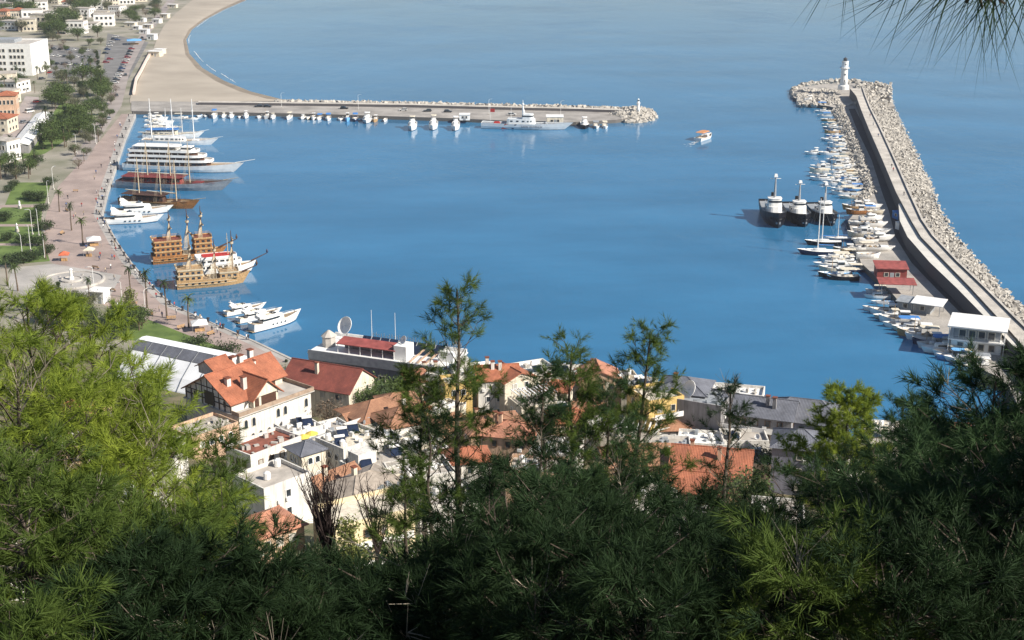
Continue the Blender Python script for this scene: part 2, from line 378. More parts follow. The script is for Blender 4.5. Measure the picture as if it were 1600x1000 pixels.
# seafront road, car park, street
band('seafront_road', [(262, 0), (215, 60), (185, 110), (166, 165), (140, 210), (112, 250)], [(274, 0), (228, 60), (203, 110), (190, 165), (160, 210), (135, 250)], 1.516, 1.516, mat('road_pinkish', (.33, .29, .27), .9, .12, .08))
sheet('car_park', [(168, 52), (232, 66), (196, 132), (158, 132)], 1.512, M_ASPH)
sheet('office_car_park', [(80, 70), (158, 78), (152, 122), (74, 122)], 1.508, M_ASPH)
band('park_street', [(40, 150), (12, 200), (-30, 260)], [(62, 152), (40, 200), (2, 262)], 1.512, 1.512, mat('street_pink_grey', (.36, .31, .29), .9, .12, .08))
sheet('fountain_square', [(20, 418), (82, 412), (190, 430), (170, 466), (60, 470), (10, 450)], 1.512, M_QUAY)
for q in ([(22, 285), (80, 285), (70, 318), (8, 320)], [(4, 324), (66, 324), (64, 350), (-30, 350)], [(-30, 354), (63, 354), (68, 380), (-30, 380)], [(-30, 384), (70, 384), (78, 408), (8, 414), (-30, 412)],
          [(176, 480), (214, 492), (300, 526), (360, 548), (190, 530)], [(95, 160), (140, 165), (125, 205), (70, 240), (30, 250)]):
    sheet('lawn', q, 1.52, M_LAWN)
for q in ([(0, 320.6), (67, 320.6), (65, 324), (-30, 324)], [(-30, 350.4), (63, 350.4), (63, 353.8), (-30, 353.8)], [(-30, 380.4), (68, 380.4), (69, 383.6), (-30, 383.6)]):
    sheet('lawn_path', q, 1.53, M_PAVE)

# beach: sand shelving under the water
def beach():
    wl_ = [(420, -60), (385, 0), (352, 14), (322, 30), (300, 46), (291, 62), (296, 84), (316, 106), (350, 126), (392, 143), (440, 155), (480, 159)]
    inl = [(330, -60), (300, 0), (275, 20), (256, 40), (246, 58), (238, 80), (228, 102), (218, 122), (210, 140), (204, 150), (203, 155), (203, 160)]
    W = [G(x, y, 0) for x, y in wl_]; I = [G(x, y, 1.9) for x, y in inl]
    rows = [(-.12, -2.2), (-.03, -.45), (0.0, .02), (.04, .22), (.10, .5), (.3, 1.0), (.6, 1.5), (1.0, 1.75)]
    V, F = [], []; n = len(rows)
    for w, i in zip(W, I):
        for t, z in rows: p = w.lerp(i, t); V.append((p.x, p.y, z + (.06 * wob(p.x * 2, p.y * 2) if t > .1 else 0)))
    for k in range(len(W) - 1):
        for j in range(n - 1): F.append((k * n + j, (k + 1) * n + j, (k + 1) * n + j + 1, k * n + j + 1))
    mb = MB(); mb.v, mb.f = V, F; me = mb.mesh('beach', M_SAND, smooth=True); me.materials.append(M_WET)
    for k, p in enumerate(me.polygons):
        if k % (n - 1) < 4: p.material_index = 1
    bm = bmesh.new(); bm.from_mesh(me); bmesh.ops.recalc_face_normals(bm, faces=bm.faces)
    if sum(f.normal.z for f in bm.faces) < 0: bmesh.ops.reverse_faces(bm, faces=bm.faces)
    bm.to_mesh(me); bm.free(); struct(link('beach', me))
    # breaking foam along the waterline
    mb = MB()
    for seg in ([(384, 1), (368, 8), (352, 15), (336, 23), (322, 31), (306, 43)], [(297, 55), (294, 62), (295, 68)], [(303, 80), (309, 88), (318, 97)], [(322, 101), (330, 107), (337, 112)], [(345, 115), (356, 122), (368, 129)]):
        for k in range(len(seg) - 1):
            for s in range(5):
                a = Vector(seg[k]).lerp(Vector(seg[k + 1]), s / 5); b = Vector(seg[k]).lerp(Vector(seg[k + 1]), (s + .8) / 5)
                w = rng.uniform(.5, 1.5); o1, o2 = rng.uniform(-.3, .5), rng.uniform(-.3, .5)
                mb.add([G(a.x + o1, a.y, .05), G(b.x + o2, b.y, .05), G(b.x + o2 + w, b.y - .15 * w, .05), G(a.x + o1 + w, a.y - .15 * w, .05)], [(0, 1, 2, 3)])
    o = mb.build('surf_foam', WHITE); tag(o, 'broken line of white surf along the sandy waterline', 'surf', kind='stuff')
beach()

# ---------------------------------------------------------------- rocks
def rock_heap(name, spots, m, parent=None):
    """angular boulders joined into one mass: spots = (position, size)"""
    V, F = [], []
    base = [(-1, -1, -1), (1, -1, -1), (1, 1, -1), (-1, 1, -1), (-1, -1, 1), (1, -1, 1), (1, 1, 1), (-1, 1, 1)]
    bf = [(3, 2, 1, 0), (4, 5, 6, 7), (0, 1, 5, 4), (1, 2, 6, 5), (2, 3, 7, 6), (3, 0, 4, 7)]
    for p, s in spots:
        o = len(V); q = Matrix.Rotation(rng.uniform(0, 6.28), 3, 'Z') @ Matrix.Rotation(rng.uniform(-.7, .7), 3, 'X') @ Matrix.Rotation(rng.uniform(-.7, .7), 3, 'Y')
        sx, sy, sz = s * rng.uniform(.7, 1.3), s * rng.uniform(.6, 1.1), s * rng.uniform(.45, .9)
        for b in base:
            k = rng.uniform(.55, 1.0); v = q @ Vector((b[0] * sx * k, b[1] * sy * rng.uniform(.6, 1), b[2] * sz * rng.uniform(.6, 1)))
            V.append(tuple(Vector(p) + v))
        F += [tuple(i + o for i in f) for f in bf]
    mb = MB(); mb.v, mb.f = V, F; o = mb.build(name, m, parent); o['kind'] = 'stuff'; return o
def rock_material(name, c1, c2):
    m = mat(name, c1, .95, .1, .8, bump=.6, bscale=5, col2=c2, detail=8); return m
M_ROCK = rock_material('limestone_boulders', (.46, .43, .38), (.29, .27, .24))
M_ROCKD = rock_material('dark_boulders', (.30, .28, .26), (.13, .125, .12))

# ---------------------------------------------------------------- the long breakwater on the right
BW_Y = [138, 150, 170, 200, 250, 300, 345, 370, 410, 450, 500, 545, 600, 660]
ROW = {  # picture columns per row: inner water edge, deck edge, wall foot, outer walk edge, outer water edge
    138: (1262, 1296, 1328, 1348, 1378), 150: (1268, 1308, 1338, 1352, 1390), 170: (1296, 1316, 1345, 1360, 1398), 200: (1312, 1330, 1357, 1375, 1411), 250: (1326, 1350, 1379, 1398, 1436),
    300: (1346, 1364, 1400, 1420, 1458), 345: (1322, 1326, 1424, 1441, 1480), 370: (1330, 1334, 1439, 1458, 1496), 410: (1342, 1346, 1478, 1496, 1530), 450: (1384, 1388, 1517, 1538, 1566),
    500: (1426, 1430, 1563, 1588, 1618), 545: (1478, 1482, 1603, 1635, 1668), 600: (1570, 1575, 1650, 1690, 1730), 660: (1600, 1605, 1720, 1780, 1830)}
col = lambda k: [(ROW[y][k], y) for y in BW_Y]
DECK_Z, WALL_Z = 1.8, 6.4
M_BWDECK = darker_sides(mat('breakwater_concrete', (.42, .39, .35), .9, .12, .15, bump=.15, bscale=2, streak=.25), (.14, .13, .12))
M_WALK = darker_sides(mat('breakwater_walk', (.56, .52, .46), .9, .12, .2, streak=.25), (.10, .095, .10))  # dark side colour paints shade onto the wall face
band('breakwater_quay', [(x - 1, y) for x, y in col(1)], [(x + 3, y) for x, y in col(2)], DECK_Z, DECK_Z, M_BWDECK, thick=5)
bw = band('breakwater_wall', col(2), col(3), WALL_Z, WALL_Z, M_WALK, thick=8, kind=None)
tag(bw, 'long pale concrete sea wall with a walkway on top, running out to the big lighthouse', 'sea wall')
# lower lit ledge along the near half of the wall
band('breakwater_ledge', [(1404, 318), (1406, 345), (1418, 370), (1453, 410), (1495, 450), (1544, 500), (1588, 545)], [(1408, 318), (1424, 345), (1440, 370), (1480, 410), (1519, 450), (1565, 500), (1605, 545)], 5.7, 5.7, darker_sides(mat('pale_ledge', (.60, .58, .53), .9, .06, .3), (.08, .08, .09)), thick=5)  # ledge sides carry painted-in shade as well
band('wall_shade_strip', [(1326, 170), (1338, 200), (1362, 250), (1378, 300), (1389, 330), (1399, 370), (1424, 410), (1462, 450), (1512, 500), (1552, 545)], [(1336, 170), (1351, 200), (1382, 250), (1400, 300), (1403, 330), (1414, 370), (1446, 410), (1486, 450), (1535, 500), (1578, 545)], DECK_Z + .004, DECK_Z + .004, mat('shade_tinted_asphalt', (.055, .055, .06), .9, .12, .2))  # dark strip along the wall deepens its shadow band by colour
# low kerb on the sea side of the walk, and a transverse pier head
kr = MB(); pts = [G(x, y, WALL_Z) for x, y in col(3)]
for a, b in zip(pts[:-1], pts[1:]):
    d = (b - a).normalized(); s = Vector((d.y, -d.x, 0)) * .35
    kr.add([a - s, b - s, b + s, a + s, *(p + Vector((0, 0, .5)) for p in (a - s, b - s, b + s, a + s))], [(4, 5, 6, 7), (0, 1, 5, 4), (2, 3, 7, 6), (1, 2, 6, 5), (3, 0, 4, 7)])
kr.build('parapet', M_WALK, bw)
def between(c0, c1, z0, z1, y):
    a = G(np.interp(y, BW_Y, [ROW[k][c0] for k in BW_Y]), y, z0); b = G(np.interp(y, BW_Y, [ROW[k][c1] for k in BW_Y]), y, z1); return a, b
core = band('breakwater_rock_core', [(x - 3, y) for x, y in col(3)], [(x + 2, y) for x, y in col(4)], 4.3, -1.5, M_ROCKD, thick=2, kind='structure')
spots = []
for _ in range(15000):
    y = rng.uniform(136, 600) if rng.random() < .5 else rng.uniform(136, 300)
    a, b = between(3, 4, 4.9, -.4, y); t = rng.random(); p = a.lerp(b, t); sz = rng.uniform(.2, .5) if rng.random() < .75 else rng.uniform(.5, .85)
    spots.append((p + Vector((rng.uniform(-1.2, 1.2), rng.uniform(-3, 3), rng.uniform(-.5, .25))), sz))
o = rock_heap('sea_side_rock_armour', spots, M_ROCK); tag(o, 'slope of pale boulders on the open sea side of the long breakwater', 'rocks')
spots = []
for _ in range(2600):
    y = rng.uniform(140, 318); a, b = between(0, 1, -.4, 2.0, y); t = rng.random(); p = a.lerp(b, t)
    spots.append((p + Vector((rng.uniform(-.8, .8), rng.uniform(-3, 3), rng.uniform(-.2, .4))), rng.uniform(.35, .8)))
o = rock_heap('inner_rock_armour', spots, M_ROCK); tag(o, 'strip of grey boulders on the harbour side below the breakwater wall', 'rocks')
# rounded head under the lighthouse
hd = [(1240, 152), (1238, 144), (1252, 136), (1290, 131), (1335, 130), (1372, 138), (1390, 150), (1398, 166), (1372, 168), (1345, 165), (1318, 172), (1296, 166), (1262, 162)]
sheet('breakwater_head', hd, 1.6, M_BWDECK, thick=4)
spots = []
for i in range(len(hd)):
    a, b = Vector(hd[i]), Vector(hd[(i + 1) % len(hd)])
    if 6 <= i <= 8: continue
    for _ in range(int((b - a).length * 3.2)):
        q = a.lerp(b, rng.random()); spots.append((G(q.x + rng.uniform(-2, 2), q.y + rng.uniform(-.6, .6), 0) + Vector((0, 0, rng.uniform(-.4, 1.7))), rng.uniform(.7, 1.5)))
for _ in range(420):
    q = Vector((rng.uniform(1246, 1312), rng.uniform(140, 164))); spots.append((G(q.x, q.y, 1.6), rng.uniform(.5, 1.2)))
for _ in range(380):
    q = Vector((rng.uniform(1338, 1392), rng.uniform(134, 166))); spots.append((G(q.x, q.y, 1.8) + Vector((0, 0, rng.uniform(0, 2))), rng.uniform(.6, 1.4)))
o = rock_heap('breakwater_head_rocks', spots, M_ROCK); tag(o, 'rounded heap of boulders round the tip of the breakwater at the big lighthouse', 'rocks')
# ---------------------------------------------------------------- the straight jetty across the top of the harbour
JF = [(205, 173.5), (310, 174.5), (500, 178), (640, 182.5), (720, 185), (800, 189), (900, 190.5), (962, 187), (985, 184)]
JB = [(205, 158), (310, 159), (500, 161), (640, 163), (720, 165), (800, 167), (900, 169), (962, 171), (985, 173)]
M_JETTY = darker_sides(mat('jetty_concrete', (.38, .355, .325), .9, .15, .12, bump=.1, bscale=2, streak=.3), (.13, .12, .11))
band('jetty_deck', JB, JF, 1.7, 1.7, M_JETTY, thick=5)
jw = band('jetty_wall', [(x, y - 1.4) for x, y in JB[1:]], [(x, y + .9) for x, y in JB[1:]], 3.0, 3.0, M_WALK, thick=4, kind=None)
tag(jw, 'low pale concrete wall along the seaward side of the straight jetty', 'sea wall')
spots = []
for _ in range(900):
    x = rng.uniform(430, 990); yb = np.interp(x, [p[0] for p in JB], [p[1] for p in JB]); spots.append((G(x, yb - rng.uniform(.6, 2.2), rng.uniform(0, 2.2)), rng.uniform(.6, 1.3)))
for _ in range(520):
    a = rng.uniform(0, 6.283); r = math.sqrt(rng.random()); spots.append((G(988 + 38 * r * math.cos(a), 182 + 10.5 * r * math.sin(a), 0) + Vector((0, 0, 2.6 * (1 - r * r) + rng.uniform(-.4, .4))), rng.uniform(.8, 1.6)))
o = rock_heap('jetty_rocks', spots, M_ROCK); tag(o, 'grey boulders behind the straight jetty and round its tip with the small lighthouse', 'rocks')
# ================================================================= boats
def hb(t, transom, full=.55):
    if t < full: k = t / full; return transom + (1 - transom) * math.sin(k * math.pi / 2)
    k = (t - full) / (1 - full); return max(0.0, 1 - k ** 2.3)
def hull(root, L, B, D, mh, md, bul=.35, sheer=.35, rake=.07, transom=.8, stripe=None, boot=None, n=11, keel=-.5):
    """bow along +x, waterline at z = 0; makes hull, gunwale and deck"""
    rings, top, inn = [], [], []
    for i in range(n):
        t = i / (n - 1); x = -L / 2 + L * t; w = hb(t, transom) * B / 2; w = max(w, .03)
        zs = D * (1 + sheer * max(0, (t - .45) / .55) ** 2 + sheer * .35 * max(0, (.35 - t) / .35) ** 2)
        rk = rake * L * t ** 5
        rings.append([(x + rk, -w, zs), (x + rk * .35, -w * .93, zs * .45), (x - rk * .2, -w * .80, 0), (x - rk * .8, -w * .35, keel), (x - rk * .8, w * .35, keel), (x - rk * .2, w * .80, 0), (x + rk * .35, w * .93, zs * .45), (x + rk, w, zs)])
        top.append((x + rk, w, zs)); inn.append((x + rk * .8, w * .9, zs - bul))
    mb = MB(); m = 8
    mb.loft(rings, cap=False, closed=False); mb.add(rings[0], [tuple(range(m))]); h = mb.build('hull', mh, root, smooth=False)
    g = MB(); V = []; F = []
    for (x, w, z), (xi, wi, zi) in zip(top, inn):
        V += [(x, -w, z + .02), (x - .02, -w * .93, z + .02), (xi, -wi, zi), (xi, wi, zi), (x - .02, w * .93, z + .02), (x, w, z + .02)]
    for i in range(n - 1):
        a, b = i * 6, (i + 1) * 6
        for k in (0, 1, 3, 4): F.append((a + k, b + k, b + k + 1, a + k + 1))
    g.add(V, F); g.build('gunwale', stripe or mh, root)
    d = MB(); V = []
    for xi, wi, zi in inn: V += [(xi, -wi, zi), (xi, wi, zi)]
    d.add(V, [(2 * i, 2 * i + 2, 2 * i + 3, 2 * i + 1) for i in range(n - 1)]); d.build('deck', md, root)
    if boot:
        b = MB(); V = []
        for r in rings: V.append([(p[0], p[1] * 1.012, p[2]) for p in (r[2],)] + [(r[2][0] + (r[1][0] - r[2][0]) * .2, (r[2][1] + (r[1][1] - r[2][1]) * .2) * 1.02, r[1][2] * .2)])
        vs = [q for pr in V for q in pr] + [(q[0], -q[1], q[2]) for pr in V for q in pr]; k = len(V) * 2
        b.add(vs, [(2 * i, 2 * i + 2, 2 * i + 3, 2 * i + 1) for i in range(n - 1)] + [(k + 2 * i, k + 2 * i + 2, k + 2 * i + 3, k + 2 * i + 1) for i in range(n - 1)]); b.build('boot_stripe', boot, root)
    return h
def outline(x0, x1, hw, nose=.3, tail=.08, hwb=None, n=4):
    hwb = hwb or hw; L = x1 - x0; pts = []
    right = [(x0, hwb * .9), (x0 + L * tail, hwb)] + [(x1 - L * nose + L * nose * math.sin(k / n * math.pi / 2), hw * (.35 + .65 * math.cos(k / n * math.pi / 2))) for k in range(n + 1)]
    return [(x, -y) for x, y in right] + [(x, y) for x, y in reversed(right)]
def shrink(o, k, c=None):
    cx = sum(p[0] for p in o) / len(o); return [(cx + (p[0] - cx) * k, p[1] * k) for p in o]
def ring_wall(mb, o, z0, z1, th=.12):
    k = len(o); ins = shrink(o, 1 - th / 3)
    V = [(x, y, z0) for x, y in o] + [(x, y, z1) for x, y in o] + [(x, y, z0) for x, y in ins] + [(x, y, z1) for x, y in ins]; F = []
    for i in range(k):
        j = (i + 1) % k; F += [(i, j, k + j, k + i), (2 * k + j, 2 * k + i, 3 * k + i, 3 * k + j), (k + i, k + j, 3 * k + j, 3 * k + i), (j, i, 2 * k + i, 2 * k + j)]
    mb.add(V, F)
def side_windows(root, o, z0, z1, step, m, frac=.62):
    """one pane per bay along both sides of an outline"""
    out = []
    half = o[:len(o) // 2]
    for s in (-1, 1):
        for (xa, ya), (xb, yb) in zip(half[1:-1], half[2:]):
            d = math.hypot(xb - xa, yb - ya); c = max(1, int(d / step))
            if d < step * .5: continue
            for i in range(c):
                t0, t1 = (i + .5 - frac / 2) / c, (i + .5 + frac / 2) / c; P = []
                for t, z in ((t0, z0), (t1, z0), (t1, z1), (t0, z1)): P.append((xa + (xb - xa) * t, s * (abs(ya + (yb - ya) * t) + .025), z))
                mb = MB(); mb.add(P + [(p[0], p[1] - s * .06, p[2]) for p in P], [(0, 1, 2, 3), (0, 1, 5, 4), (1, 2, 6, 5), (2, 3, 7, 6), (3, 0, 4, 7)]); out.append(mb.build('window', m, root))
    return out
def mast(root, x, z0, h, r=.12, m=None, name='mast', yards=(), y=0.0, my=None):
    o = MB().tube((x, y, z0), (x, y, z0 + h), r, r * .5, 6).build(name, m or WHITE, root)
    for zz, w in yards: MB().tube((x, y - w, z0 + zz), (x, y + w, z0 + zz), .07, .07, 5).build('yard', my or m or WHITE, o)
    return o
def shrouds(root, x, zt, B, zd, m, n=4, r=.035, spread=1.2):
    mb = MB()
    for s in (-1, 1):
        for k in range(n): mb.tube((x, 0, zt), (x - spread * (k / max(1, n - 1)) - .1, s * B / 2, zd), r, r, 3, caps=False)
        for q in (.25, .45, .65, .82):
            a = Vector((x - .1, s * B / 2, zd)).lerp(Vector((x, 0, zt)), q); b = Vector((x - .1 - spread, s * B / 2, zd)).lerp(Vector((x, 0, zt)), q); mb.tube(a, b, r, r, 3, caps=False)
    return mb.build('shrouds', m, root)
def railing(root, o, z, h=.9, m=None, step=1.6, r=.03):
    mb = MB(); k = len(o)
    for i in range(k):
        a, b = Vector((*o[i], z)), Vector((*o[(i + 1) % k], z)); d = (b - a).length
        for hh in (h, h * .5): mb.tube(a + Vector((0, 0, hh)), b + Vector((0, 0, hh)), r, r, 3, caps=False)
        c = max(1, int(d / step))
        for j in range(c): p = a.lerp(b, j / c); mb.tube(p, p + Vector((0, 0, h)), r, r, 3, caps=False)
    return mb.build('railing', m or WHITE, root)
def berth(stern, bow):
    a, b = G(*stern), G(*bow); d = b - a; return (a + b) / 2, math.atan2(d.y, d.x), d.length
def fender(root, x, y, z, r=.3, h=.9): MB().lathe([(r * .4, -h / 2), (r, -h / 3), (r, h / 3), (r * .4, h / 2)], 7, (x, y, z)).build('fender', BLACKP, root)

# ---- small boat patterns
def p_cruiser(L=9.0, mh=WHITE):
    r = thing('cabin_cruiser', 'x', 'boat'); B = L * .33; D = L * .125
    hull(r, L, B, D, mh, WHITE, bul=.1, sheer=.25, rake=.09, boot=NAVY)
    o = outline(-L * .18, L * .26, B * .36, .5); MB().prism(o, D * .9, D + .85, shrink(o, .82)).build('cabin', WHITE, r)
    w = outline(-L * .17, L * .225, B * .355, .5); MB().prism(w, D + .28, D + .62, shrink(w, .93)).build('window_band', GLASS, r)
    f = outline(-L * .20, L * .06, B * .32, .3); MB().prism(shrink(f, .8), D + .85, D + 1.25, shrink(f, .74)).build('flybridge', WHITE, r)
    MB().prism(shrink(f, .95), D + 1.95, D + 2.05, shrink(f, .88)).build('sun_roof', WHITE, r)
    mb = MB()
    for sx in (-.17, .03):
        for s in (-1, 1): mb.tube((L * sx, s * B * .24, D + 1.0), (L * sx, s * B * .24, D + 1.95), .04, .04, 4)
    mb.build('roof_posts', STEEL, r); MB().cbox((-L * .36, 0, D * .8), (L * .07, B * .6, .45)).build('seat', CREAMP, r)
    return r
def p_speed(L=6.2, mh=WHITE):
    r = thing('motorboat', 'x', 'boat'); B = L * .36; D = L * .12
    hull(r, L, B, D, mh, CREAMP, bul=.4, sheer=.3, rake=.1)
    o = outline(L * .02, L * .36, B * .36, .7); MB().prism(o, D * .6, D + .22, shrink(o, .85)).build('foredeck', WHITE, r)
    MB().prism([(L * .03, -B * .33), (L * .10, -B * .3), (L * .10, B * .3), (L * .03, B * .33)], D + .05, D + .62, [(-L * .01, -B * .3), (L * .02, -B * .27), (L * .02, B * .27), (-L * .01, B * .3)]).build('windscreen', GLASS, r)
    for x in (-.10, -.28): MB().cbox((L * x, 0, D * .45), (L * .08, B * .62, .5)).build('seat', WHITE, r)
    en = MB().cbox((-L * .53, 0, D * .55), (.42, .45, .85), taper=.8).build('outboard_engine', DARKM, r)
    return r
def p_canopy(L=7.6, mh=WHITE, mc=WHITE):
    r = thing('canopy_boat', 'x', 'boat'); B = L * .34; D = L * .12
    hull(r, L, B, D, mh, BEIGE, bul=.45, sheer=.45, rake=.06, stripe=WHITE)
    c = outline(-L * .40, L * .16, B * .43, .15); MB().prism(c, D + 1.55, D + 1.68, shrink(c, .94)).build('canopy', mc, r)
    mb = MB()
    for sx in (-.36, -.1, .13):
        for s in (-1, 1): mb.tube((L * sx, s * B * .36, D * .7), (L * sx, s * B * .36, D + 1.56), .035, .035, 4)
    mb.build('canopy_posts', STEEL, r)
    MB().cbox((L * .16, 0, D * .6), (L * .14, B * .5, .75), taper=.85).build('console', WHITE, r)
    MB().cbox((-L * .28, 0, D * .45), (L * .2, B * .7, .4)).build('bench', CREAMP, r)
    return r
def p_fishing(L=8.5, mh=WOODL, ms=WHITE):
    r = thing('fishing_boat', 'x', 'boat'); B = L * .33; D = L * .13
    hull(r, L, B, D, mh, BEIGE, bul=.4, sheer=.6, rake=.05, transom=.55, stripe=ms)
    wh = MB().cbox((-L * .14, 0, D * .7), (L * .2, B * .5, 1.9), taper=.93).build('wheelhouse', ms, r)
    MB().cbox((-L * .14, 0, D * .7 + 1.1), (L * .2 + .04, B * .5 - .02, .5), taper=.99).build('window_band', GLASS, wh)
    MB().cbox((-L * .15, 0, D * .7 + 1.9), (L * .27, B * .62, .1)).build('roof', WHITE, r)
    mast(r, L * .12, D * .6, 3.6, .07, WOODL)
    MB().cbox((L * .18, 0, D * .62), (L * .14, B * .4, .4)).build('hatch', WHITE, r)
    return r
def p_sail(L=10.5, mh=WHITE):
    r = thing('sailing_yacht', 'x', 'boat'); B = L * .30; D = L * .10
    hull(r, L, B, D, mh, WHITE, bul=.06, sheer=.25, rake=.1, transom=.7, boot=NAVY)
    o = outline(-L * .16, L * .2, B * .26, .5); MB().prism(o, D * .9, D + .5, shrink(o, .85)).build('coachroof', WHITE, r)
    m_ = mast(r, L * .08, D, L * 1.18, .17, WHITE, yards=((L * .5, B * .3),))
    b = MB().tube((L * .08, 0, D + 1.2), (-L * .33, 0, D + 1.25), .06).build('boom', STEEL, r)
    MB().tube((L * .06, 0, D + 1.36), (-L * .32, 0, D + 1.36), .16, .1, 7).build('furled_sail', BLUE, b)
    mb = MB()
    for a in ((L * .5, 0, D * 1.2), (-L * .49, 0, D), (L * .06, B * .46, D), (L * .06, -B * .46, D)): mb.tube((L * .08, 0, D + L * 1.16), a, .018, .018, 3)
    mb.build('rigging', STEEL, r)
    return r
def p_dinghy(L=4.6, mh=WHITE):
    r = thing('rowing_boat', 'x', 'boat'); B = L * .38; D = L * .12
    hull(r, L, B, D, mh, BEIGE, bul=.38, sheer=.4, rake=.05, transom=.65, stripe=WHITE, n=8)
    for x in (-.25, .02, .24): MB().cbox((L * x, 0, D * .55), (.28, B * .8, .06)).build('thwart', WOODL, r)
    return r
FAR = (0, 0, -500)
PROTO = dict(cruiser=p_cruiser(), speed=p_speed(), canopy=p_canopy(), fishing=p_fishing(), sail=p_sail(), dinghy=p_dinghy())
PLEN = dict(cruiser=9.0, speed=6.2, canopy=7.6, fishing=8.5, sail=10.5, dinghy=4.6)
USED = set()
HCOL = dict(w=WHITE, n=NAVY, b=LBLUE, k=BLACKP, o=WOOD, l=WOODL, c=CREAMP, g=GREYP, m=MAROON)
HNAME = dict(w='white', n='navy blue', b='light blue', k='black', o='orange-brown', l='pale wooden', c='cream', g='grey', m='maroon')
def boat(kind, loc, head, L, label, group=None, c='w', canopy=None):
    p = PROTO[kind]; s = L / PLEN[kind]
    if kind in USED:
        o = copy_tree(p, loc, head, label, group, s)
    else:
        USED.add(kind); KIDS[p.name] = list(p.children); o = p
        for ch in p.children: KIDS.setdefault(ch.name, list(ch.children))
        o.location = loc; o.rotation_euler = (0, 0, head); o.scale = (s, s, s); o['label'] = label
        if group: o['group'] = group
    o['label'] = label
    recolour(o, HCOL[c], ('hull',))
    if canopy is None and kind in ('canopy', 'cruiser'): canopy = rng.choice([None, None, None, CREAMP, BLUE if kind == 'canopy' else CREAMP, GREYP])
    if canopy: recolour(o, canopy, ('canopy', 'sun_roof'))
    if kind in ('speed', 'dinghy', 'fishing') and rng.random() < .4: recolour(o, rng.choice([GREYP, BEIGE, LBLUE, CREAMP]), ('deck', 'seat', 'hatch', 'thwart'))
    o.scale = (s, s * rng.uniform(.85, 1.12), s * rng.uniform(.8, 1.25))
    o.rotation_euler.x = rng.uniform(-.02, .02)
    return o

# ---- motor yachts with raked decks
def motor_yacht(label, stern, bow, group=None, B=None, D=None, mh=WHITE):
    c, h, L = berth(stern, bow); B = B or L * .25; D = D or L * .10
    r = thing('motor_yacht', label, 'yacht', c, h, group)
    hull(r, L, B, D, mh, BEIGE, bul=.25, sheer=.45, rake=.12, transom=.85, boot=NAVY)
    o = outline(-L * .30, L * .22, B * .40, .6); MB().prism(o, D * .85, D + L * .085, [(x - L * .02 if x > 0 else x, y * .9) for x, y in shrink(o, .93)]).build('saloon', WHITE, r)
    o2 = outline(-L * .29, L * .16, B * .385, .55); MB().prism(o2, D + L * .03, D + L * .066, [(x - L * .012, y * .97) for x, y in o2]).build('window_band', GLASS, r)
    f = outline(-L * .36, L * .05, B * .37, .4); fly = MB(); ring_wall(fly, f, D + L * .085, D + L * .125, .2); fly.prism(f, D + L * .083, D + L * .09, f); fly.build('flybridge', WHITE, r)
    a = MB()
    for s in (-1, 1): a.add([(-L * .30, s * B * .36, D + L * .09), (-L * .16, s * B * .36, D + L * .09), (-L * .30, s * B * .32, D + L * .2), (-L * .36, s * B * .32, D + L * .2)] + [(-L * .30, s * B * .31, D + L * .09), (-L * .16, s * B * .31, D + L * .09), (-L * .30, s * B * .28, D + L * .2), (-L * .36, s * B * .28, D + L * .2)],
                            [(0, 1, 2, 3), (7, 6, 5, 4), (0, 4, 5, 1), (1, 5, 6, 2), (2, 6, 7, 3), (3, 7, 4, 0)])
    a.box(-L * .36, -L * .30, -B * .32, B * .32, D + L * .185, D + L * .205); a.build('radar_arch', WHITE, r)
    MB().tube((-L * .33, 0, D + L * .2), (-L * .35, 0, D + L * .27), .05).build('aerial', WHITE, r)
    MB().prism([(L * .0, -B * .28), (L * .03, -B * .24), (L * .03, B * .24), (L * .0, B * .28)], D + L * .12, D + L * .15, [(-L * .03, -B * .26), (-L * .025, -B * .22), (-L * .025, B * .22), (-L * .03, B * .26)]).build('windscreen', GLASS, r)
    MB().cbox((-L * .12, 0, D + L * .09), (L * .1, B * .4, .5)).build('seat', CREAMP, r)
    MB().box(-L * .545, -L * .495, -B * .38, B * .38, .25, .42).build('swim_platform', BEIGE, r)
    MB().cbox((-L * .42, 0, D * .75), (L * .07, B * .5, .45)).build('stern_sofa', CREAMP, r)
    for k in range(4): MB().box(-L * .12 + k * L * .09, -L * .12 + k * L * .09 + L * .035, -B * .5 - .02, -B * .46, D * .55, D * .72).build('porthole', GLASS, r)
    railing(r, [(x, y) for x, y in outline(L * .18, L * .5, B * .33, .9)], D * 1.15, .6, STEEL, 2)
    return r

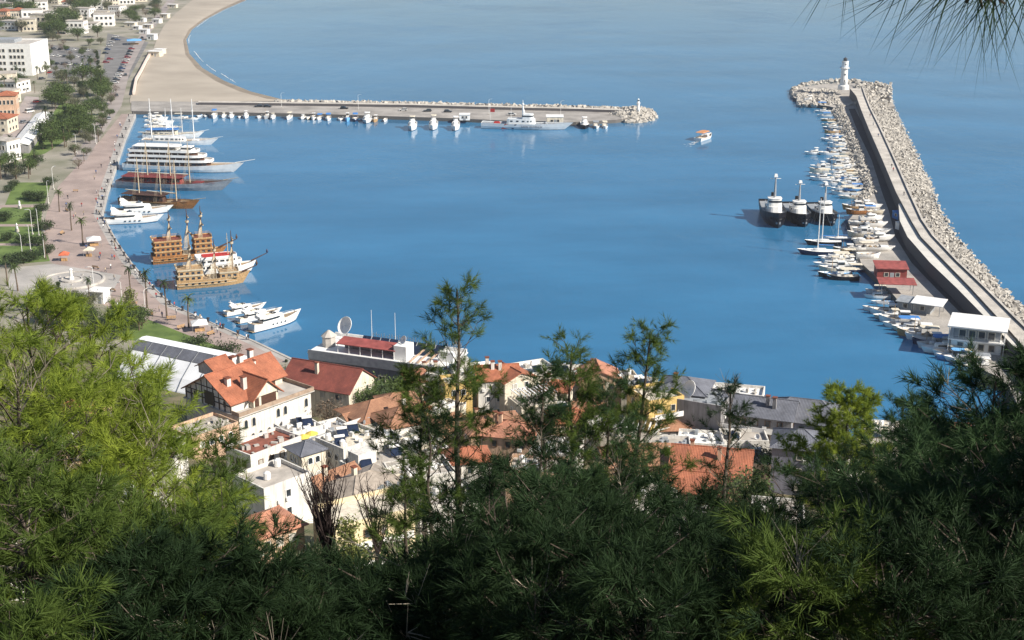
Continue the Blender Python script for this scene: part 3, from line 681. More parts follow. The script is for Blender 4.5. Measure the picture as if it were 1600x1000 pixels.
# ---- three-deck white excursion ship
def excursion_ship():
    c, h, L = berth((197, 264), (368, 269)); B = 9.5; D = 2.6
    r = thing('excursion_ship', 'big white four-deck excursion ship with a long bowsprit, moored stern to the promenade', 'ship', c, h)
    hull(r, L, B, D, WHITE, BEIGE, bul=.4, sheer=.55, rake=.08, transom=.8, boot=GREYP)
    z = D - .2
    for k, (x0, x1, hw) in enumerate(((-.46, .30, .46), (-.45, .24, .45), (-.44, .18, .43))):
        o = outline(L * x0, L * x1, B * hw, .22, .03); core = shrink(o, .9)
        MB().prism(core, z, z + 1.75).build('lounge', WOODD, r)
        side_windows(r, core, z + .5, z + 1.4, 3.2, GLASS, .75)
        dk = MB(); dk.prism(o, z + 1.75, z + 1.95); ring_wall(dk, o, z + 1.95, z + 2.75, .1); dk.build('promenade_deck', WHITE, r)
        ps = MB()
        half = o[:len(o) // 2]
        for s in (-1, 1):
            for i in range(9):
                x = L * x0 + .6 + (L * (x1 - x0) * .72) * i / 8; ps.tube((x, s * B * hw * .95, z - .1), (x, s * B * hw * .95, z + 1.8), .07, .07, 4)
        ps.build('deck_posts', WHITE, r)
        z += 1.95
    o = outline(-L * .40, L * .02, B * .38, .15); MB().prism(o, z + 2.0, z + 2.15).build('sun_awning', WHITE, r)
    ps = MB()
    for s in (-1, 1):
        for i in range(6): ps.tube((-L * .39 + L * .39 * i / 5, s * B * .35, z), (-L * .39 + L * .39 * i / 5, s * B * .35, z + 2.0), .06, .06, 4)
    ps.build('awning_posts', WHITE, r)
    br = MB().cbox((L * .08, 0, z), (4.5, B * .5, 2.0), taper=.9).build('bridge_house', WHITE, r); MB().cbox((L * .08, 0, z + 1.0), (4.35, B * .49, .6), taper=.98).build('window_band', GLASS, br)
    MB().tube((L * .5, 0, D * 1.5), (L * .5 + 8.5, 0, D * 1.5 + 1.6), .22, .1, 7).build('bowsprit', WHITE, r)
    bn = MB()
    for i in range(14):
        for y in (-1.6, 0, 1.6): bn.cbox((-L * .37 + i * 1.15, y, z), (.5, 1.0, .45))
    bn.build('sunbeds', CREAMP, r)['kind'] = 'stuff'
    mast(r, L * .02, z, 7.5, .12, WHITE, yards=((5.5, 1.4),))
    st = MB()
    for i in range(8): st.cbox((-L * .5 + .4 * i, B * .3, D - .3 + .25 * i), (.4, 1.2, .1))
    st.build('stern_stairs', WHITE, r); mb = MB().box(-L * .545, -L * .49, -B * .3, B * .3, .3, .5); mb.build('boarding_platform', GREYP, r)
    return r
excursion_ship()

# ---- gulets: wooden sailing ships with long decks
def gulet(label, stern, bow, mh, mcab, mdeck, masts, mh_mast, D=2.0, awn=None, hb_=.235, sprit=6.0, mm=WHITE, trunk=.16, stripe=None):
    c, h, L = berth(stern, bow); B = L * hb_
    r = thing('gulet', label, 'ship', c, h)
    hull(r, L, B, D, mh, mdeck, bul=.5, sheer=.65, rake=.09, transom=.72, stripe=stripe)
    o = outline(-L * .34, L * .12, B * .33, .3); MB().prism(o, D - .4, D + 1.5, shrink(o, .95)).build('deckhouse', mcab, r)
    side_windows(r, o, D + .35, D + 1.05, 2.0, GLASS, .6)
    if awn:
        a = outline(-L * .44, L * .14, B * .44, .12); MB().prism(a, D + 2.25, D + 2.38).build('awning', awn, r); ps = MB()
        for s in (-1, 1):
            for i in range(7): x = -L * .42 + L * .54 * i / 6; ps.tube((x, s * B * .42, D - .4), (x, s * B * .42, D + 2.3), .05, .05, 4)
        ps.build('awning_posts', mcab, r)
    o = outline(-L * .48, L * .46, B * .45, .5, .1); railing(r, o, D * 1.02, .8, mcab, 2.2, .035)
    for x in masts:
        m_ = mast(r, L * x, D, mh_mast, trunk, mm, yards=((mh_mast * .72, 1.3),)); shrouds(r, L * x, D + mh_mast * .93, B * .95, D * 1.05, STEEL if mm is WHITE else ROPE, 3, .03)
        MB().tube((L * x, 0, D + 2.9), (L * x - L * .2, 0, D + 3.2), .09).build('boom', mm, m_); MB().tube((L * x - .3, 0, D + 3.15), (L * x - L * .19, 0, D + 3.42), .2, .12, 7).build('furled_sail', CREAMP, m_)
    MB().tube((L * .5, 0, D * 1.6), (L * .5 + sprit, 0, D * 1.6 + sprit * .18), .16, .08, 6).build('bowsprit', mm, r)
    MB().cbox((L * .26, 0, D - .1), (L * .08, B * .4, .5)).build('hatch', mcab, r)
    MB().box(-L * .56, -L * .5, -.35, .35, D * .6, D * .6 + .1).build('gangway', WHITE, r)
    return r
gulet('white sailing ship with three very tall white masts, behind the big excursion ship', (224, 224), (332, 226), WHITE, WHITE, BEIGE, (-.37, -.06, .24), 18.5, 1.8, sprit=5, trunk=.3)
gulet('slim white gulet behind the three-masted ship, its bowsprit showing past it', (224, 215), (312, 214), WHITE, CREAMP, BEIGE, (-.08, .2), 12.0, 1.6, sprit=4.5, awn=BLUE)
gulet('dark grey ship with maroon awning, between the white excursion ship and the wooden gulet', (187, 291), (350, 297), GREYP, MAROON, WOODD, (-.22, .0, .18), 15.5, 2.5, awn=MAROON, sprit=6, mm=ROPE, trunk=.28, stripe=GREYP)
gulet('brown gulet with a bright orange wooden bow, next to two white motor yachts', (190, 318), (303, 326), WOOD, WOODD, BEIGE, (-.24, .06, .27), 15.5, 2.1, sprit=5, mm=ROPE, trunk=.26, stripe=WOODL, awn=WOODD)

# ---- galleons with stern castles
def galleon(label, stern, bow, castles, masts, D=2.6, mh=WOOD, mb_=WOODL, roof=MAROON, sprit=7.0, sprit_m=WOODD, B=None):
    c, h, L = berth(stern, bow); B = B or L * .29
    r = thing('pirate_ship', label, 'ship', c, h)
    hull(r, L, B, D, mh, BEIGE, bul=.5, sheer=.4, rake=.10, transom=.95, stripe=mb_)
    for zz in (D * .42, D * .72):                                   # raised wales along the side
        for s in (-1, 1):
            w = MB(); P = []
            for i in range(9):
                t = .02 + i / 8 * .86; x = -L / 2 + L * t; y = s * (hb(t, .95) * B / 2 * (.93 if zz < D * .6 else .97) + .06); P.append((x, y, zz * (1 + .12 * max(0, t - .45))))
            for a, b in zip(P[:-1], P[1:]): w.tube(a, b, .09, .09, 4)
            w.build('wale', mb_, r)
    for (x0, x1, z0, n, wf) in castles:
        z = z0
        for k in range(n):
            o = outline(L * x0, L * x1, B * wf, .06, .02, n=2); core = shrink(o, .93)
            MB().prism(core, z, z + 1.5).build('castle_wall', mh, r)
            side_windows(r, core, z + .45, z + 1.15, 1.5, GLASS, .55)
            rl = MB(); rl.prism(o, z + 1.5, z + 1.62); ring_wall(rl, o, z + 1.62, z + 2.0, .1); rl.build('gallery', mb_, r); z += 1.62
        MB().prism(shrink(o, .92), z + .01, z + .06).build('castle_roof', roof, r)
        railing(r, shrink(o, .97), z + .3, .7, mb_, 1.0, .04)
        for s in (-1, 1): MB().lathe([(.12, 0), (.28, .2), (.28, .6), (.1, .85)], 7, (L * x0 - .1, s * B * wf * .7, z + .3)).build('stern_lantern', ROPE, r)
    for x, hgt, z0 in masts:
        m_ = MB().path([(L * x, 0, z0), (L * x, 0, z0 + hgt * .62), (L * x, 0, z0 + hgt)], [.3, .2, .08], 7).build('mast', WOODD, r)
        MB().lathe([(.25, 0), (.55, .25), (.6, .8), (.55, .8)], 8, (L * x, 0, z0 + hgt * .66)).build('crows_nest', ROPE, m_)
        for q, w in ((.5, 2.6), (.82, 1.5)):
            MB().tube((L * x + .25, -w, z0 + hgt * q), (L * x + .25, w, z0 + hgt * q), .09, .09, 5).build('yard', WOODD, m_)
            MB().loft([[(L * x + .3 + .22 * math.cos(a), -w * .9 + w * 1.8 * t, z0 + hgt * q - .2 - .25 * math.sin(t * math.pi) + .22 * math.sin(a)) for a in (0, 1.26, 2.5, 3.77, 5.03)] for t in (0, .25, .5, .75, 1)]).build('furled_sail', ROPE, m_)
        shrouds(r, L * x, z0 + hgt * .64, B * .92, D * .95, ROPE, 6, .055, 2.2)
    MB().tube((L * .47, 0, D * 1.3), (L * .5 + sprit, 0, D * 1.3 + sprit * .42), .28, .12, 7).build('bowsprit', sprit_m, r)
    MB().lathe([(.1, -.5), (.35, -.2), (.3, .3), (.12, .6), (.2, .8), (.05, 1.0)], 7, (L * .5 + sprit * .97, 0, D * 1.3 + sprit * .42 + .5)).build('figurehead', sprit_m, r)
    for s in (-1, 1):
        for i in range(7):
            x = -L * .36 + i * L * .095; t = (x + L / 2) / L; y = hb(t, .95) * B / 2 * .96
            MB().box(x - .32, x + .32, min(s * y, s * (y + .1)), max(s * y, s * (y + .1)), D * .5, D * .68).build('gun_port', BLACKP, r)
    MB().box(-L * .52, -L * .495, -B * .42, B * .42, D * .5, D * .62).build('boarding_platform', WHITE, r)
    return r
galleon('far pirate ship with two stacked orange stern castles under red roofs', (238, 411), (345, 401), ((-.48, -.06, 2.2, 3, .50), (.1, .38, 2.2, 3, .46)), ((-.22, 10.5, 6.0), (.04, 14.5, 2.2), (.24, 11.0, 6.0)), D=2.4, mh=WOOD, mb_=WOODL, roof=MAROON, sprit=5.5)
galleon('near pirate ship of tan wood with tall rope-netted masts, closest to the palms', (276, 450), (382, 441), ((-.49, -.10, 2.4, 2, .50), (.12, .42, 2.4, 1, .46)), ((-.28, 9.0, 5.0), (.08, 11.5, 2.4), (.34, 12.5, 3.6)), D=2.6, mh=WOODL, mb_=ROPE, roof=WOODL, sprit=4.0, sprit_m=WOODD)
def white_red_ship():
    c, h, L = berth((300, 433), (393, 424)); B = 6; D = 2.4
    r = thing('tour_ship', 'white tour ship with a red striped upper deck, squeezed between the two pirate ships', 'ship', c, h)
    hull(r, L, B, D, WHITE, BEIGE, bul=.4, sheer=.45, rake=.09, transom=.85, boot=BLACKP)
    z = D - .2
    for k, (x0, x1) in enumerate(((-.44, .34), (-.42, .26))):
        o = outline(L * x0, L * x1, B * (.45 - .03 * k), .3, .04); MB().prism(shrink(o, .93), z, z + 1.6).build('lounge', WHITE, r); side_windows(r, shrink(o, .93), z + .5, z + 1.2, 1.7, GLASS, .7)
        dk = MB(); dk.prism(o, z + 1.6, z + 1.75); ring_wall(dk, o, z + 1.75, z + 2.4, .1); dk.build('upper_deck', WHITE, r); z += 1.75
    for i in range(6):
        y = -B * .36 + i * B * .145; MB().box(-L * .3, L * .18, y, y + B * .07, z + .02, z + .5).build('red_bench', REDP, r)
    mast(r, L * .12, z, 7, .14, ROPE, yards=((5, 1.6),)); MB().tube((L * .5, 0, D * 1.4), (L * .5 + 5.2, 0, D * 1.4 + 2.1), .22, .1, 7).build('bowsprit', WOODD, r)
    MB().lathe([(.1, -.4), (.4, 0), (.25, .5), (.1, .9)], 7, (L * .5 + 5.1, 0, D * 1.4 + 2.4)).build('figurehead', NAVY, r)
    return r
white_red_ship()
motor_yacht('white motor yacht moored beside the brown gulet, the farther of the pair', (177, 336), (262, 332), 'motor yachts by the gulets')
motor_yacht('white motor yacht beside the brown gulet, the nearer of the pair', (163, 350), (247, 346), 'motor yachts by the gulets')
motor_yacht('farthest of the three white motor yachts at the promenade end', (352, 494), (410, 482), 'motor yachts at the promenade end')
motor_yacht('middle white motor yacht of the three at the promenade end, partly hidden', (372, 505), (434, 491), 'motor yachts at the promenade end')
motor_yacht('large white motor yacht, nearest of the three at the promenade end', (393, 519), (463, 500), 'motor yachts at the promenade end', D=2.0)
# small white boats tucked into the corner by the beach
for i, (x, y, L, k) in enumerate([(236, 184, 7, 'cruiser'), (247, 187.5, 9, 'cruiser'), (243, 191, 10, 'cruiser'), (252, 195, 11, 'cruiser'), (246, 199.5, 12, 'cruiser'), (255, 204, 12, 'cruiser'), (249, 209, 12, 'canopy'), (282, 186, 7, 'canopy'), (298, 187, 7, 'speed')]):
    boat(k, G(x, y), R(rng.uniform(-4, 4)), L, f'small white boat, {ORD[i]} from the jetty in the cluster behind the tall white masts', 'small boats in the beach corner')

# ---- boats along the straight jetty, bows towards the harbour
JB_X = [(314, 'speed', 6, 'w'), (324, 'speed', 6, 'g'), (338, 'canopy', 9, 'w'), (352, 'cruiser', 7, 'w'), (364, 'cruiser', 8, 'w'), (377, 'speed', 6, 'w'), (387, 'cruiser', 8, 'w'), (407, 'speed', 6, 'w'), (419, 'fishing', 8, 'g'), (429, 'cruiser', 9, 'w'), (454, 'canopy', 8, 'w'),
        (475, 'cruiser', 7, 'w'), (484, 'speed', 7, 'c'), (492, 'fishing', 8, 'w'), (501, 'canopy', 8, 'w'), (515, 'canopy', 9, 'w'), (534, 'speed', 7, 'w'), (545, 'fishing', 9, 'b'), (557, 'canopy', 9, 'n'), (576, 'cruiser', 13, 'w'), (588, 'fishing', 9, 'l'), (603, 'dinghy', 6, 'w')]
for i, (x, k, L, c) in enumerate(JB_X):
    yq = np.interp(x, [p[0] for p in JF], [p[1] for p in JF]); p = G(x, yq + 5.6, 0) + Vector((0, -L * .5 - .6, 0))
    kn = dict(speed='open motorboat', canopy='boat with a flat canopy', cruiser='cabin cruiser', fishing='fishing boat with wheelhouse', dinghy='rowing boat')[k]
    boat(k, p, R(-90 + rng.uniform(-6, 6)), L, f'{HNAME[c]} {kn}, {ORD[i]} from the beach along the straight jetty', 'boats along the straight jetty', c, rng.choice([None, None, CREAMP]) if k == 'canopy' else None)
for i, (x, yb) in enumerate([(641, 205), (676, 204), (711, 205)]):
    yq = np.interp(x, [p[0] for p in JF], [p[1] for p in JF]); b = G(x + (2 if i == 0 else 0), yb); s = G(x, yq + 6.0)
    c = (b + s) / 2; L = max(14, (b - s).length)
    boat('cruiser', Vector((b.x, b.y + 7.0, 0)), R(-90), 14.0, f'tall white motor cruiser off the jetty, {("leftmost", "middle", "rightmost")[i]} of the three large ones', 'large cruisers at the jetty')
for i, (x, k, c) in enumerate([(914, 'cruiser', 'k'), (932, 'canopy', 'w'), (946, 'canopy', 'w')]):
    boat(k, G(x, 201) + Vector((0, 4, 0)), R(-90), 12.0 if i == 0 else 9, ('dark-hulled motor cruiser between the coast guard ship and two white canopy boats', 'white canopy boat beside the dark-hulled cruiser at the jetty end', 'white canopy boat closest to the small lighthouse on the jetty')[i], None, c)

def coast_guard():
    c, h, L = berth((753, 199.5), (884, 202.5)); B = 7; D = 2.6
    r = thing('patrol_ship', 'grey-white coast guard patrol ship with red hull stripes, lying along the jetty', 'ship', c, h)
    gw = mat('patrol_white', (.66, .68, .68), .5, .05, .5)
    hull(r, L, B, D, gw, GREYP, bul=.3, sheer=.35, rake=.09, transom=.85, boot=GREYP)
    def stripe(x0, x1, m, name):
        n = 4; P = []
        for s in (-1,):
            t = (x0 + L / 2) / L; y0 = hb(t, .85) * B / 2
            mb = MB(); mb.add([(x0 - .8, s * (y0 * .82 + .06), .15), (x1 - .8, s * (y0 * .82 + .06), .15), (x1 + 1.0, s * (y0 + .06), D * .98), (x0 + 1.0, s * (y0 + .06), D * .98), (x0 - .8, s * y0 * .78, .15), (x1 - .8, s * y0 * .78, .15), (x1 + 1, s * y0 * .95, D * .98), (x0 + 1, s * y0 * .95, D * .98)], [(0, 1, 2, 3), (7, 6, 5, 4), (0, 4, 5, 1), (1, 5, 6, 2), (2, 6, 7, 3), (3, 7, 4, 0)]); mb.build(name, m, r)
    stripe(-L * .24, -L * .14, mat('orange_red_paint', (.5, .06, .03), .5, .05, 1), 'red_stripe'); stripe(-L * .12, -L * .095, NAVY, 'blue_stripe')
    o = outline(-L * .2, L * .14, B * .38, .3); MB().prism(o, D - .3, D + 2.3, shrink(o, .95)).build('deckhouse', gw, r); side_windows(r, o, D + 1.0, D + 1.6, 2.4, GLASS, .4)
    o = outline(-L * .02, L * .12, B * .34, .35); MB().prism(o, D + 2.3, D + 4.6, shrink(o, .9)).build('bridge', gw, r); w = outline(-L * .015, L * .118, B * .335, .35); MB().prism(w, D + 3.4, D + 4.0, shrink(w, .985)).build('window_band', GLASS, r)
    m_ = MB().path([(L * .0, 0, D + 4.3), (L * -.01, 0, D + 7.5), (-L * .01, 0, D + 11)], [.9, .4, .12], 6).build('mast', gw, r); MB().tube((-L * .01, -1.6, D + 8), (-L * .01, 1.6, D + 8), .09).build('yard', gw, m_); MB().lathe([(.1, 0), (.6, .2), (.6, .7), (.1, 1)], 8, (L * -.01, 0, D + 8.6)).build('radome', gw, m_)
    MB().tube((-L * .15, 0, D + 2), (-L * .15, 0, D + 9.5), .1, .05).build('aerial', WHITE, r)
    gun = MB().lathe([(.9, 0), (.9, .5), (.5, .9)], 8, (L * .26, 0, D)).build('deck_gun', GREYP, r); MB().tube((L * .27, 0, D + .7), (L * .34, 0, D + .9), .08).build('gun_barrel', GREYP, gun)
    MB().cbox((-L * .32, 0, D - .2), (3.2, 1.4, .8), taper=.7).build('rubber_boat', REDP, r)
    fl = MB().tube((-L * .40, 0, D), (-L * .40, 0, D + 9.0), .06).build('flagstaff', WHITE, r); MB().box(-L * .40, -L * .40 + 2.2, -.03, .03, D + 5.0, D + 6.6).build('flag', REDP, fl)
    cu = bpy.data.curves.new('hull_lettering', 'FONT'); cu.body = 'SAHIL GUVENLIK'; cu.size = 1.35; cu.extrude = .02; cu.materials.append(NAVY)
    tmp = bpy.data.objects.new('lettering_curve', cu); me = bpy.data.meshes.new_from_object(tmp); bpy.data.objects.remove(tmp); bpy.data.curves.remove(cu)
    t = link('hull_lettering', me, r, (-L * .02, -B * .5 - .12, D * .38)); t.rotation_euler = (R(96), 0, 0)
    return r
coast_guard()

def ferry():
    c, h, L = berth((1090, 221), (1110, 214)); 
    o = boat('canopy', c, h, L * 1.0, 'small tour boat with orange-brown canopy under way, trailing a wake', None, 'w', mat('orange_canvas', (.55, .26, .12), .8, .1, 2))
    mb = MB(); a, b = G(1090, 221, .04), G(1083, 226, .04)
    for i in range(60):
        t = rng.random(); s = rng.choice((-1, 1)); px, py = 1090 - 16 * t + rng.uniform(-1, 1) * (1 + 5 * t), 221.5 + 6 * t + s * t * 2.0 + rng.uniform(-.7, .7); w = rng.uniform(.5, 2.6) * (1 - .6 * t)
        mb.add([G(px, py, .04), G(px + w, py - .25 * w, .04), G(px + w, py - .25 * w - .3, .04), G(px, py - .35, .04)], [(0, 1, 2, 3)])
    tag(mb.build('wake_foam', WHITE), 'white foam of the wake behind the small tour boat', 'foam', kind='stuff')
ferry()

# ---- three harbour tugs, bows towards the viewer
def tug():
    r = thing('tugboat', 'x', 'tugboat'); L, B, D = 26.0, 8.4, 4.0
    hull(r, L, B, D, BLACKP, GREYP, bul=.8, sheer=.4, rake=.04, transom=.85, stripe=BLACKP)
    o = outline(-L * .16, L * .18, B * .31, .25); MB().prism(o, D - .8, D + 1.5, shrink(o, .97)).build('deckhouse', WHITE, r); side_windows(r, o, D + .5, D + 1.1, 2.2, GLASS, .35)
    o = outline(L * .0, L * .15, B * .28, .25); MB().prism(o, D + 1.5, D + 4.2, shrink(o, .93)).build('wheelhouse', WHITE, r); w = outline(L * .002, L * .152, B * .283, .25); MB().prism(shrink(w, .975), D + 2.9, D + 3.6, shrink(w, .955)).build('window_band', GLASS, r)
    MB().prism(shrink(o, 1.03), D + 4.2, D + 4.35).build('wheelhouse_roof', WHITE, r)
    m_ = MB().path([(L * .06, 0, D + 4.6), (L * .06, 0, D + 8), (L * .06, 0, D + 12)], [.55, .4, .2], 6).build('mast', GREYP, r); MB().tube((L * .06, -1.8, D + 11), (L * .06, 1.8, D + 11), .1).build('yard', WHITE, m_); MB().cbox((L * .06, 0, D + 11.6), (1.3, 1.3, 1.0), taper=.7).build('fire_monitor', WHITE, m_)
    MB().path([(-L * .10, 0, D + 1.8), (-L * .11, 0, D + 5.2)], [.8, .65], 8).build('funnel', BLACKP, r)
    for k in range(9):
        a = -1.2 + 2.4 * k / 8; t = .80 + .19 * math.cos(a); y = hb(t, .85) * B / 2 * .9 * (1 if a > 0 else -1)
        MB().lathe([(.25, -.16), (.5, -.16), (.5, .16), (.25, .16)], 8, (0, 0, 0)).build('tyre_fender', BLACKP, r, loc=(-L / 2 + L * t + .2, y * 1.02, D * .75)).rotation_euler = (R(90), 0, a)
    MB().tube((L * .36, -.9, D + .2), (L * .36, .9, D + .2), .45, .45, 8).build('winch', DARKM, r)
    MB().cbox((L * .475, 0, D * .35), (.9, 1.6, .7)).build('bow_anchor', GREYP, r)
    railing(r, outline(-L * .16, L * .18, B * .31, .3), D + 1.5, .8, WHITE, 1.8, .03)
    return r
tg = tug(); tl = ['outermost of three black-hulled tugboats, farthest from the quay', 'middle black-hulled tugboat of the three moored side by side', 'black-hulled tugboat of the three that lies against the quay']
for i, (x, y) in enumerate([(1218, 357), (1257, 357), (1298, 356)]):
    p = G(x, y) + Vector((0, 13, 0))
    if i == 0: tg.location = p; tg.rotation_euler = (0, 0, R(-92)); tg['label'] = tl[0]; tg['group'] = 'tugboats side by side'
    else: copy_tree(tg, p, R(-92 + 4 * i), tl[i], 'tugboats side by side', (.94 - .05 * i, .94, .92 - .06 * i))
# ---- small craft along the breakwater
def row_label(base, i, n): return f'{base}, {ORD[i]} from the big lighthouse'
KN = dict(speed='open motorboat', canopy='canopy boat', cruiser='cabin cruiser', fishing='fishing boat', dinghy='rowing boat', sail='sailing yacht')
inner = []
y = 168.0
while y < 312:
    xi = np.interp(y, BW_Y, [ROW[k][0] for k in BW_Y]); inner.append((xi - 12 + rng.uniform(-3, 2), y)); y += rng.uniform(5.6, 7.4)
for i, (x, y) in enumerate(inner):
    k = rng.choice(['speed', 'cruiser', 'canopy', 'cruiser', 'fishing', 'canopy']); c = rng.choice('wwwwcwlgwb')
    boat(k, G(x, y), R(180 + rng.uniform(-7, 7)), rng.uniform(7.0, 9.0), row_label(f'{HNAME[c]} {KN[k]} against the breakwater rocks', i, len(inner)), 'boats along the breakwater rocks', c)
outer = [(1263, 162, 10, 'cruiser', 'w'), (1296, 219, 7, 'cruiser', 'w'), (1273, 241, 8, 'cruiser', 'w'), (1296, 242, 8, 'speed', 'w'), (1306, 226, 7, 'canopy', 'w'), (1308, 236, 7, 'canopy', 'w'), (1307, 252, 8, 'canopy', 'w'), (1283, 262, 8, 'cruiser', 'w'), (1305, 262, 8, 'fishing', 'w'), (1281, 269, 8, 'fishing', 'c'), (1306, 269, 8, 'canopy', 'w'), (1283, 276, 9, 'canopy', 'w'), (1309, 277, 8, 'cruiser', 'w'), (1286, 282, 9, 'cruiser', 'w'), (1310, 285, 8, 'speed', 'w'), (1306, 290, 9, 'cruiser', 'w'), (1316, 297, 8, 'cruiser', 'w'), (1319, 304, 9, 'canopy', 'w')]
outer.sort(key=lambda q: q[1])
for i, (x, y, L, k, c) in enumerate(outer):
    boat(k, G(x, y), R(180 + rng.uniform(-5, 5)), L, row_label(f'{HNAME[c]} {KN[k]} in the outer rows off the rocks', i, len(outer)), 'outer rows of boats off the breakwater', c)
# yachts with masts and dark hulls at the quay corner
boat('sail', G(1282, 398), R(172), 12.5, 'navy-hulled sailing yacht with the tallest mast in front of the tugs', None, 'n')
boat('sail', G(1288, 383), R(174), 11.0, 'sailing yacht with a black hull between the tugs and the navy-hulled yacht', None, 'k')
boat('sail', G(1312, 374), R(176), 8.0, 'small white sailing yacht close to the stern of the quay-side tug', None, 'w')
mid = [(1304, 405, 9, 'cruiser', 'w'), (1308, 411, 9, 'canopy', 'w'), (1300, 417, 10, 'cruiser', 'w'), (1306, 424, 10, 'fishing', 'c'), (1305, 432, 10, 'fishing', 'k'), (1318, 437, 9, 'canopy', 'k'), (1322, 402, 7, 'canopy', 'c'), (1328, 414, 7, 'cruiser', 'w'), (1322, 392, 8, 'fishing', 'l'), (1332, 424, 7, 'canopy', 'n')]
mid.sort(key=lambda q: q[1])
for i, (x, y, L, k, c) in enumerate(mid):
    boat(k, G(x, y), R(180 + rng.uniform(-6, 6)), L, row_label(f'{HNAME[c]} {KN[k]} afloat off the red-roofed sheds', i, len(mid)), 'boats off the red-roofed sheds', c)
ashore = [(1334, 328, 8, 'fishing', 'l'), (1356, 327, 9, 'cruiser', 'w'), (1362, 334, 8, 'canopy', 'c'), (1340, 335, 8, 'fishing', 'o'), (1360, 346, 8, 'cruiser', 'w'), (1344, 352, 7, 'speed', 'g'), (1368, 354, 7, 'speed', 'w'), (1376, 365, 7, 'dinghy', 'w'), (1352, 363, 8, 'cruiser', 'w'), (1344, 371, 8, 'fishing', 'c'), (1372, 377, 9, 'cruiser', 'w'), (1352, 380, 8, 'speed', 'w'), (1372, 392, 9, 'speed', 'w'), (1348, 392, 8, 'canopy', 'w'), (1356, 403, 7, 'dinghy', 'w')]
ashore.sort(key=lambda q: q[1])
for i, (x, y, L, k, c) in enumerate(ashore):
    p = G(x, y, DECK_Z); p.z = DECK_Z + .55 * L / 8
    boat(k, p, R(180 * (i % 2) + rng.uniform(-8, 8)), L, row_label(f'{HNAME[c]} {KN[k]} laid up ashore on the quay', i, len(ashore)), 'boats laid up on the quay', c)
near = [(1370, 458, 6, 'canopy', 'w'), (1372, 466, 7, 'cruiser', 'w'), (1380, 475, 6, 'speed', 'w'), (1376, 486, 9, 'canopy', 'w'), (1386, 491, 9, 'fishing', 'w'), (1394, 498, 9, 'cruiser', 'c'), (1404, 504, 10, 'fishing', 'w'), (1412, 511, 10, 'canopy', 'w'), (1424, 518, 9, 'cruiser', 'c'), (1436, 525, 11, 'fishing', 'l'), (1444, 531, 9, 'canopy', 'w'), (1454, 538, 9, 'fishing', 'n'), (1466, 544, 10, 'canopy', 'w'), (1474, 551, 10, 'cruiser', 'w'), (1488, 556, 9, 'canopy', 'w'), (1494, 562, 9, 'canopy', 'b'), (1508, 566, 9, 'cruiser', 'w'), (1522, 573, 9, 'canopy', 'w'), (1534, 580, 9, 'cruiser', 'w')]
for i, (x, y, L, k, c) in enumerate(near):
    boat(k, G(x, y), R(180 + rng.uniform(-12, 0)), L, row_label(f'{HNAME[c]} {KN[k]} below the white-roofed harbour building', i, len(near)), 'boats below the harbour building', c, LBLUE if c == 'b' else None)
# ================================================================= lighthouses, harbour sheds, promenade furniture
def lighthouse():
    p = G(1318, 134.5, WALL_Z); r = thing('lighthouse', 'tall white lighthouse with a gallery at the tip of the long breakwater', 'lighthouse', p, 0); r.scale = (1.15, 1.15, .86)
    MB().lathe([(2.6, -2), (2.6, .3), (2.2, .6), (2.0, .8)], 16).build('plinth', WHITE, r)
    MB().lathe([(1.75, .7), (1.5, 11.0)], 16).build('tower', WHITE, r, smooth=False)
    MB().lathe([(1.5, 10.6), (2.3, 11.2), (2.35, 11.5), (2.2, 11.5)], 16).build('gallery', WHITE, r)
    mb = MB()
    for i in range(16):
        a = i * math.pi / 8; mb.tube((2.25 * math.cos(a), 2.25 * math.sin(a), 11.5), (2.25 * math.cos(a), 2.25 * math.sin(a), 12.4), .04, .04, 3)
        b = a + math.pi / 8; mb.tube((2.25 * math.cos(a), 2.25 * math.sin(a), 12.4), (2.25 * math.cos(b), 2.25 * math.sin(b), 12.4), .04, .04, 3)
    mb.build('railing', LBLUE, r)
    MB().lathe([(1.6, 11.5), (1.55, 15.2), (1.7, 15.3), (1.7, 15.6)], 16).build('watch_room', WHITE, r)
    ln = MB().lathe([(.9, 15.6), (.9, 16.8)], 10).build('lantern', GLASS, r); MB().lathe([(1.1, 16.8), (.8, 17.3), (.15, 17.8), (.08, 18.3)], 10).build('dome', DARKM, ln)
    for z in (3, 7, 13.2): MB().box(-.3, .3, -1.72 + z * .012, -1.4, z, z + .9).build('window', GLASS, r)
    MB().box(-.5, .5, -1.85, -1.6, .8, 2.8).build('door', GREYP, r)
    p = G(997, 178, 2.2); r = thing('lighthouse', 'small white lighthouse on the rocks at the tip of the straight jetty', 'lighthouse', p, 0)
    MB().lathe([(1.5, -1.5), (1.5, .4), (1.1, .6)], 12).build('plinth', CONC, r)
    MB().lathe([(.85, .5), (.7, 5.0), (1.1, 5.3), (1.1, 5.5), (.55, 5.5), (.55, 6.4)], 12).build('tower', WHITE, r)
    ln = MB().lathe([(.45, 6.4), (.45, 7.1)], 8).build('lantern', GLASS, r); MB().lathe([(.6, 7.1), (.1, 7.7)], 8).build('dome', WHITE, ln)
    MB().box(-.3, .3, -.95, -.7, .6, 2.2).build('door', GREYP, r)
lighthouse()

